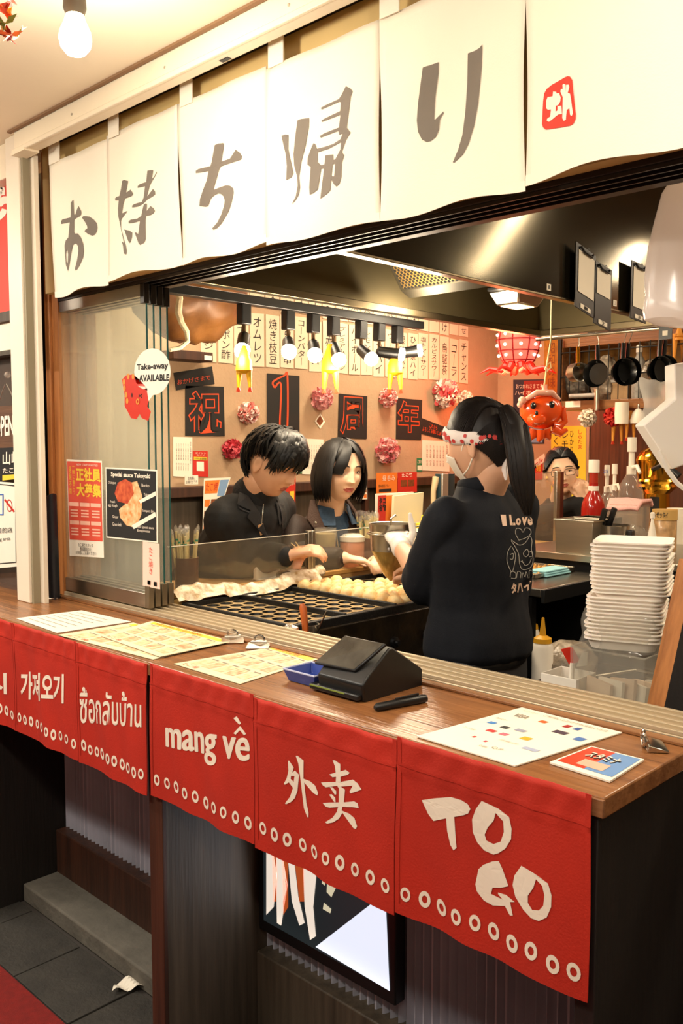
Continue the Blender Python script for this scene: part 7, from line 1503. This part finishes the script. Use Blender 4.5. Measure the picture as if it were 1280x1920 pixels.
# man's hair: cap and tousled locks
def mline(lo):
    a = abs(lo)
    if a < .8: return .030
    if a < 1.15: return .030-(a-.8)/.35*.034
    if a < 1.3: return -.004+(a-1.15)/.15*.034
    if a < 1.85: return .030
    return .030-(min(a, 2.5)-1.85)*.15
hr = MB(); cap(hr, MM, .017, mline, fem=.2); random.seed(77)
for i in range(420):
    lo = random.uniform(-pi, pi); la0 = random.uniform(.7, 1.5); zh = mline(lo)+random.uniform(-.016, .010); la1 = math.asin(max(-.95, min(.95, zh/.116)))
    if abs(lo) < 1.0: la1 -= .10
    sw = random.uniform(-.25, .25)+(.25 if abs(lo) < 1 else 0); pts = []
    for j in range(8):
        u = j/7; la = la0+(la1-la0)*u; d_ = sph_dir(lo+sw*u*u, la); p = head_pt(d_, .2); pts.append(p+p.normalized()*(.013+.016*sin(pi*min(1, u*1.05))+random.uniform(-.004, .006)+(.010 if 1.3 > abs(lo) > 9 else 0)))
    lock(hr, MM, pts, random.uniform(.004, .0075))
obj('hair', hr, M_hair, man, smooth=60)
k = MB(); k.cyl(PD(562, 1032, 3.14), PD(545, 1018, 3.14), .0014, n=6); k.cyl(PD(566, 1034, 3.14), PD(554, 1016, 3.14), .0014, n=6); tag(obj('toothpick_pair', k, mat('pick_wood', '#d8b878', .6)), 'two wooden picks in the hand of the man', 'toothpicks')

# ---------------------------------------------------------------- the seated woman
WD = 3.49; wc = PD(637, 884, WD)
wom = thing('person', 'seated woman with black bob in brown jacket and denim shirt', 'person', V((-2.62, 2.6, 0)))
Wm = PM(wc, -14, 4, -2)
base_ = V((wc.x-.06, wc.y+.02, 0)); WT = PM(base_, -8)
ng = wc.z-.165
body = MB(); limb(body, [Wm @ V((0, -.03, -.085)), WT @ V((0, -.03, ng-.02))], [.047, .058]); limb(body, [WT @ V((0, -.05, ng-.16)), WT @ V((0, -.10, .72))], [.09, .12])
S_ = {}
for s in (-1, 1):
    S_[s] = (WT @ V((s*.165, -.03, ng-.065)), WT @ V((s*.23, .04, 1.06)), WT @ V((s*.10, .20, 1.075))); limb(body, list(S_[s]), [.042, .036, .026]); hand(body, S_[s][2], (WT @ V((s*.01, .27, 1.06)))-S_[s][2], V((0, 0, 1)), .6, .92, -s)
    limb(body, [WT @ V((s*.09, -.10, .70)), WT @ V((s*.10, .22, .62)), WT @ V((s*.10, .24, .1))], [.08, .06, .045])
bd_ = blob(body, .007, 4); bd_.m = [0]*len(bd_.f); build_head(bd_, Wm, 1., ears=False); obj('body', bd_, [M_skin2, M_lip2], wom, smooth=60)
eyes(wom, Wm, 1., .85, (.002, -.001), brow='#2a1a12')
jk = MB(); loft(jk, WT, [(.66, 0, -.10, .165, .13), (.80, 0, -.09, .17, .12), (1.0, 0, -.07, .18, .115), (ng-.10, 0, -.045, .185, .10), (ng-.045, 0, -.04, .155, .085), (ng-.015, 0, -.035, .09, .07), (ng+.005, 0, -.03, .068, .062)])
for s in (-1, 1): limb(jk, [S_[s][0], S_[s][1], S_[s][2]*.85+S_[s][1]*.15], [.068, .060, .044]); limb(jk, [WT @ V((s*.09, -.10, .70)), WT @ V((s*.10, .22, .62)), WT @ V((s*.10, .24, .1))], [.10, .078, .06])
jb = blob(jk, .008, 5, .006, 10, 2); WTi = WT.inverted(); jf, df = [], []
for f_ in jb.f:
    p = WTi @ V(jb.v[f_[0]]); (df if (p.y > 0 and abs(p.x) < .012+.052*max(0, (p.z-(ng-.20))/.20) and p.z > ng-.20) else jf).append(f_)
M_jack = mat('brown_jacket', '#2e1d14', .7, var=.25, vscale=16, bump=.12, bscale=160); M_denim = mat('denim', '#3e5670', .85, var=.3, vscale=70, bump=.15, bscale=400)
k = MB(); k.add(jb.v, jf); jo = obj('jacket', k, M_jack, wom, smooth=70); k = MB(); k.add(jb.v, df); do_ = obj('denim_shirt', k, M_denim, wom, smooth=70)
for s in (-1, 1):
    k = MB(); P_ = [V((s*.030, .048, ng+.018)), V((s*.064, .012, ng+.030)), V((s*.070, -.02, ng+.034)), V((s*.092, .0, ng-.005)), V((s*.082, .055, ng-.045)), V((s*.040, .072, ng-.045))]
    k.slab([WT @ p for p in P_], (WT.to_3x3() @ V((s*.002, .006, .002)))); obj('shirt_collar', k, M_denim, do_, bevel=.002)
    k = MB(); P_ = [V((s*.070, -.02, ng+.050)), V((s*.088, -.03, ng+.052)), V((s*.128, .0, ng-.02)), V((s*.10, .062, ng-.10)), V((s*.072, .070, ng-.085)), V((s*.084, .03, ng-.01))]
    k.slab([WT @ p for p in P_], (WT.to_3x3() @ V((s*.004, .009, .003)))); obj('jacket_collar', k, mat('brown_cord', '#3c2416', .75, bump=.3, bscale=200), jo, bevel=.003)
    for q in ((s*.118, .048, ng-.03), (s*.098, .085, ng-.105)): obj('snap_button', MB().sph(WT @ V(q), .005, 10, 6), M_alu, jo)
k = MB(); k.tube([WT @ V((.05, .085, ng-.05)), WT @ V((.045, .092, ng-.12)), WT @ V((.02, .085, ng-.2))], .0025, 6); k.sph(WT @ V((0, .088, ng-.085)), .004, 8, 6); obj('zip_edge', k, M_alu, jo)
def wline(lo):
    a = abs(lo)
    if a < .5: return .078
    if a < 1.1: return .078-(a-.5)/.6*.05
    return .0-(a-.95)*.03
hr = MB(); cap(hr, Wm, .012, wline, fem=1.); random.seed(19)
for i in range(300):
    lo = random.uniform(1.08, pi) if random.random() < .55 else -random.uniform(1.2, pi); a = abs(lo); la0 = 1.42; pts = []; zlen = -.108+random.uniform(-.012, .008)+(.01 if a < .8 else 0)
    for j in range(6): u = j/5; d_ = sph_dir(lo*(.94+.06*u) if a < 1.4 else lo, la0+(.12-la0)*u); p = head_pt(d_, 1); pts.append(p+p.normalized()*(.012+.008*u+random.uniform(-.002, .003)))
    b = pts[-1]
    for j in range(1, 6): u = j/5; q = 1+.10*sin(pi*min(1, u*.9))-.13*u*u; pts.append(V((b.x*q*(1 if a > .8 else 1.02), b.y*q+(.006*u if a < 1.1 else 0), b.z+(zlen-b.z)*u)))
    lock(hr, Wm, pts, .0068)
for s, n_ in ((1, 18), (-1, 9)):      # curtain fringe
    for i in range(n_):
        t0 = s*(.05+.02*i); pts = []
        for j in range(9):
            u = j/8; lo = t0+s*((.50+.20*(i/n_)) if s > 0 else (.75+.35*(i/n_)))*u**1.2; z = .108-.075*u-(.040 if s > 0 else .03)*u*u; la = math.asin(max(-1, min(1, z/.116))); p = head_pt(sph_dir(lo, la), 1); pts.append(p+p.normalized()*(.010+.004*sin(pi*u)))
        lock(hr, Wm, pts, .0045)
obj('hair', hr, M_hair, wom, smooth=60)

# ---------------------------------------------------------------- woman with glasses at the far end
GD = 4.5; gc = PD(1052, 884, GD)
gw = thing('person', 'smiling woman with glasses resting on clasped hands at counter end', 'person', V((-2.5, 4.05, 0)))
Gm = PM(gc, -54, 2, 7)
GB = PM(V((gc.x-.05, gc.y+.07, 0)), -58); ng = gc.z-.16
hp = PD(1090, 918, GD-.06)
body = MB(); limb(body, [Gm @ V((0, -.03, -.085)), GB @ V((0, -.02, ng-.02))], [.048, .058]); limb(body, [GB @ V((0, -.04, ng-.16)), GB @ V((0, -.08, .72))], [.09, .12])
A_ = {}
for s in (-1, 1):
    A_[s] = (GB @ V((s*.16, -.02, ng-.07)), GB @ V((s*.20+.05, .14, 1.085)), hp+V((.012*s, .01*s, -.05))); limb(body, list(A_[s]), [.042, .036, .027])
hand(body, A_[1][2], (PD(1078, 898, GD-.06)-A_[1][2]), V((.6, -.5, .2)), 1.2, .95, 1); hand(body, A_[-1][2], (PD(1095, 893, GD-.05)-A_[-1][2]), V((.6, -.6, .1)), 1.2, .95, -1)
for s in (-1, 1): limb(body, [GB @ V((s*.09, -.10, .70)), GB @ V((s*.10, .12, .62)), GB @ V((s*.10, .14, .1))], [.08, .06, .045])
bd_ = blob(body, .0048, 3); bd_.m = [0]*len(bd_.f); build_head(bd_, Gm, .8); obj('body', bd_, [M_skin2, M_lip], gw, smooth=60)
eyes(gw, Gm, .8, .5)
tp = MB(); loft(tp, GB, [(.66, 0, -.09, .165, .13), (.85, 0, -.08, .17, .12), (1.05, 0, -.05, .175, .115), (ng-.10, 0, -.035, .18, .10), (ng-.045, 0, -.03, .15, .082), (ng-.01, 0, -.025, .085, .068), (ng+.022, 0, -.02, .062, .058)])
for s in (-1, 1): limb(tp, [A_[s][0], A_[s][1], A_[s][2]*.93+A_[s][1]*.07], [.062, .054, .040]); limb(tp, [GB @ V((s*.09, -.10, .70)), GB @ V((s*.10, .12, .62)), GB @ V((s*.10, .14, .1))], [.10, .078, .06])
obj('black_top', blob(tp, .010, 5, .006, 10, 8), M_coat, gw, smooth=70)
hr = MB(); cap(hr, Gm, .010, lambda lo: hairline(lo)+.004, fem=.8)
for i in range(120):
    lo = -pi+2*pi*i/120; zh = hairline(lo)+.005; la = math.asin(max(-1, min(1, zh/.116))); d0 = sph_dir(lo, la); td = V((0, -1, -.25)).normalized(); pts = []
    for j in range(8):
        u = j/7; d_ = (d0*(1-u)+td*u+V((0, 0, .5*sin(pi*u)*(1 if zh > .02 else .1)))+V((.4*sin(pi*u)*(1 if lo > 0 else -1), 0, 0))).normalized(); p = head_pt(d_, .8); pts.append(p+p.normalized()*.010)
    lock(hr, Gm, pts, .0048)
hr.sph(Gm @ V((0, -.115, -.02)), .032, 14, 10); obj('hair', hr, M_hair, gw, smooth=60)
k = MB(); 
for s in (-1, 1):
    fy = .098; cxx = s*.033; k.tube([Gm @ V((cxx+.0235*max(-1, min(1, 1.25*cos(t))), fy-.004*abs(cos(t)), .001+.0155*max(-1, min(1, 1.25*sin(t))))) for t in [i*2*pi/24 for i in range(24)]], .0014, 6, closed=True); k.tube([Gm @ V((s*.056, fy-.006, .008)), Gm @ V((s*.076, .06, .010)), Gm @ V((s*.080, -.005, .004))], .0014, 6)
k.tube([Gm @ V((-.010, fy, .004)), Gm @ V((0, fy+.004, .006)), Gm @ V((.010, fy, .004))], .0014, 6); obj('glasses', k, M_black, gw)
# stools
for (x, y), lab in (((-2.92, 2.05), 'dark round stool under the man'), ((-2.72, 2.62), 'dark round stool under the seated woman'), ((-2.62, 4.2), 'dark round stool under the woman with glasses')):
    r = thing('bar_stool', lab, 'stool', (x, y, 0), 'customer stools'); obj('stool_seat', MB().lathe([(0, .56), (.16, .565), (.17, .585), (.16, .605), (0, .61)], 24, None, (x, y, 0)), M_black, r); obj('stool_pole', MB().cyl((x, y, .02), (x, y, .56), .025), M_steel, r); obj('stool_foot', MB().lathe([(.17, 0), (.17, .012), (.03, .03)], 24, None, (x, y, 0)), M_steel, r)
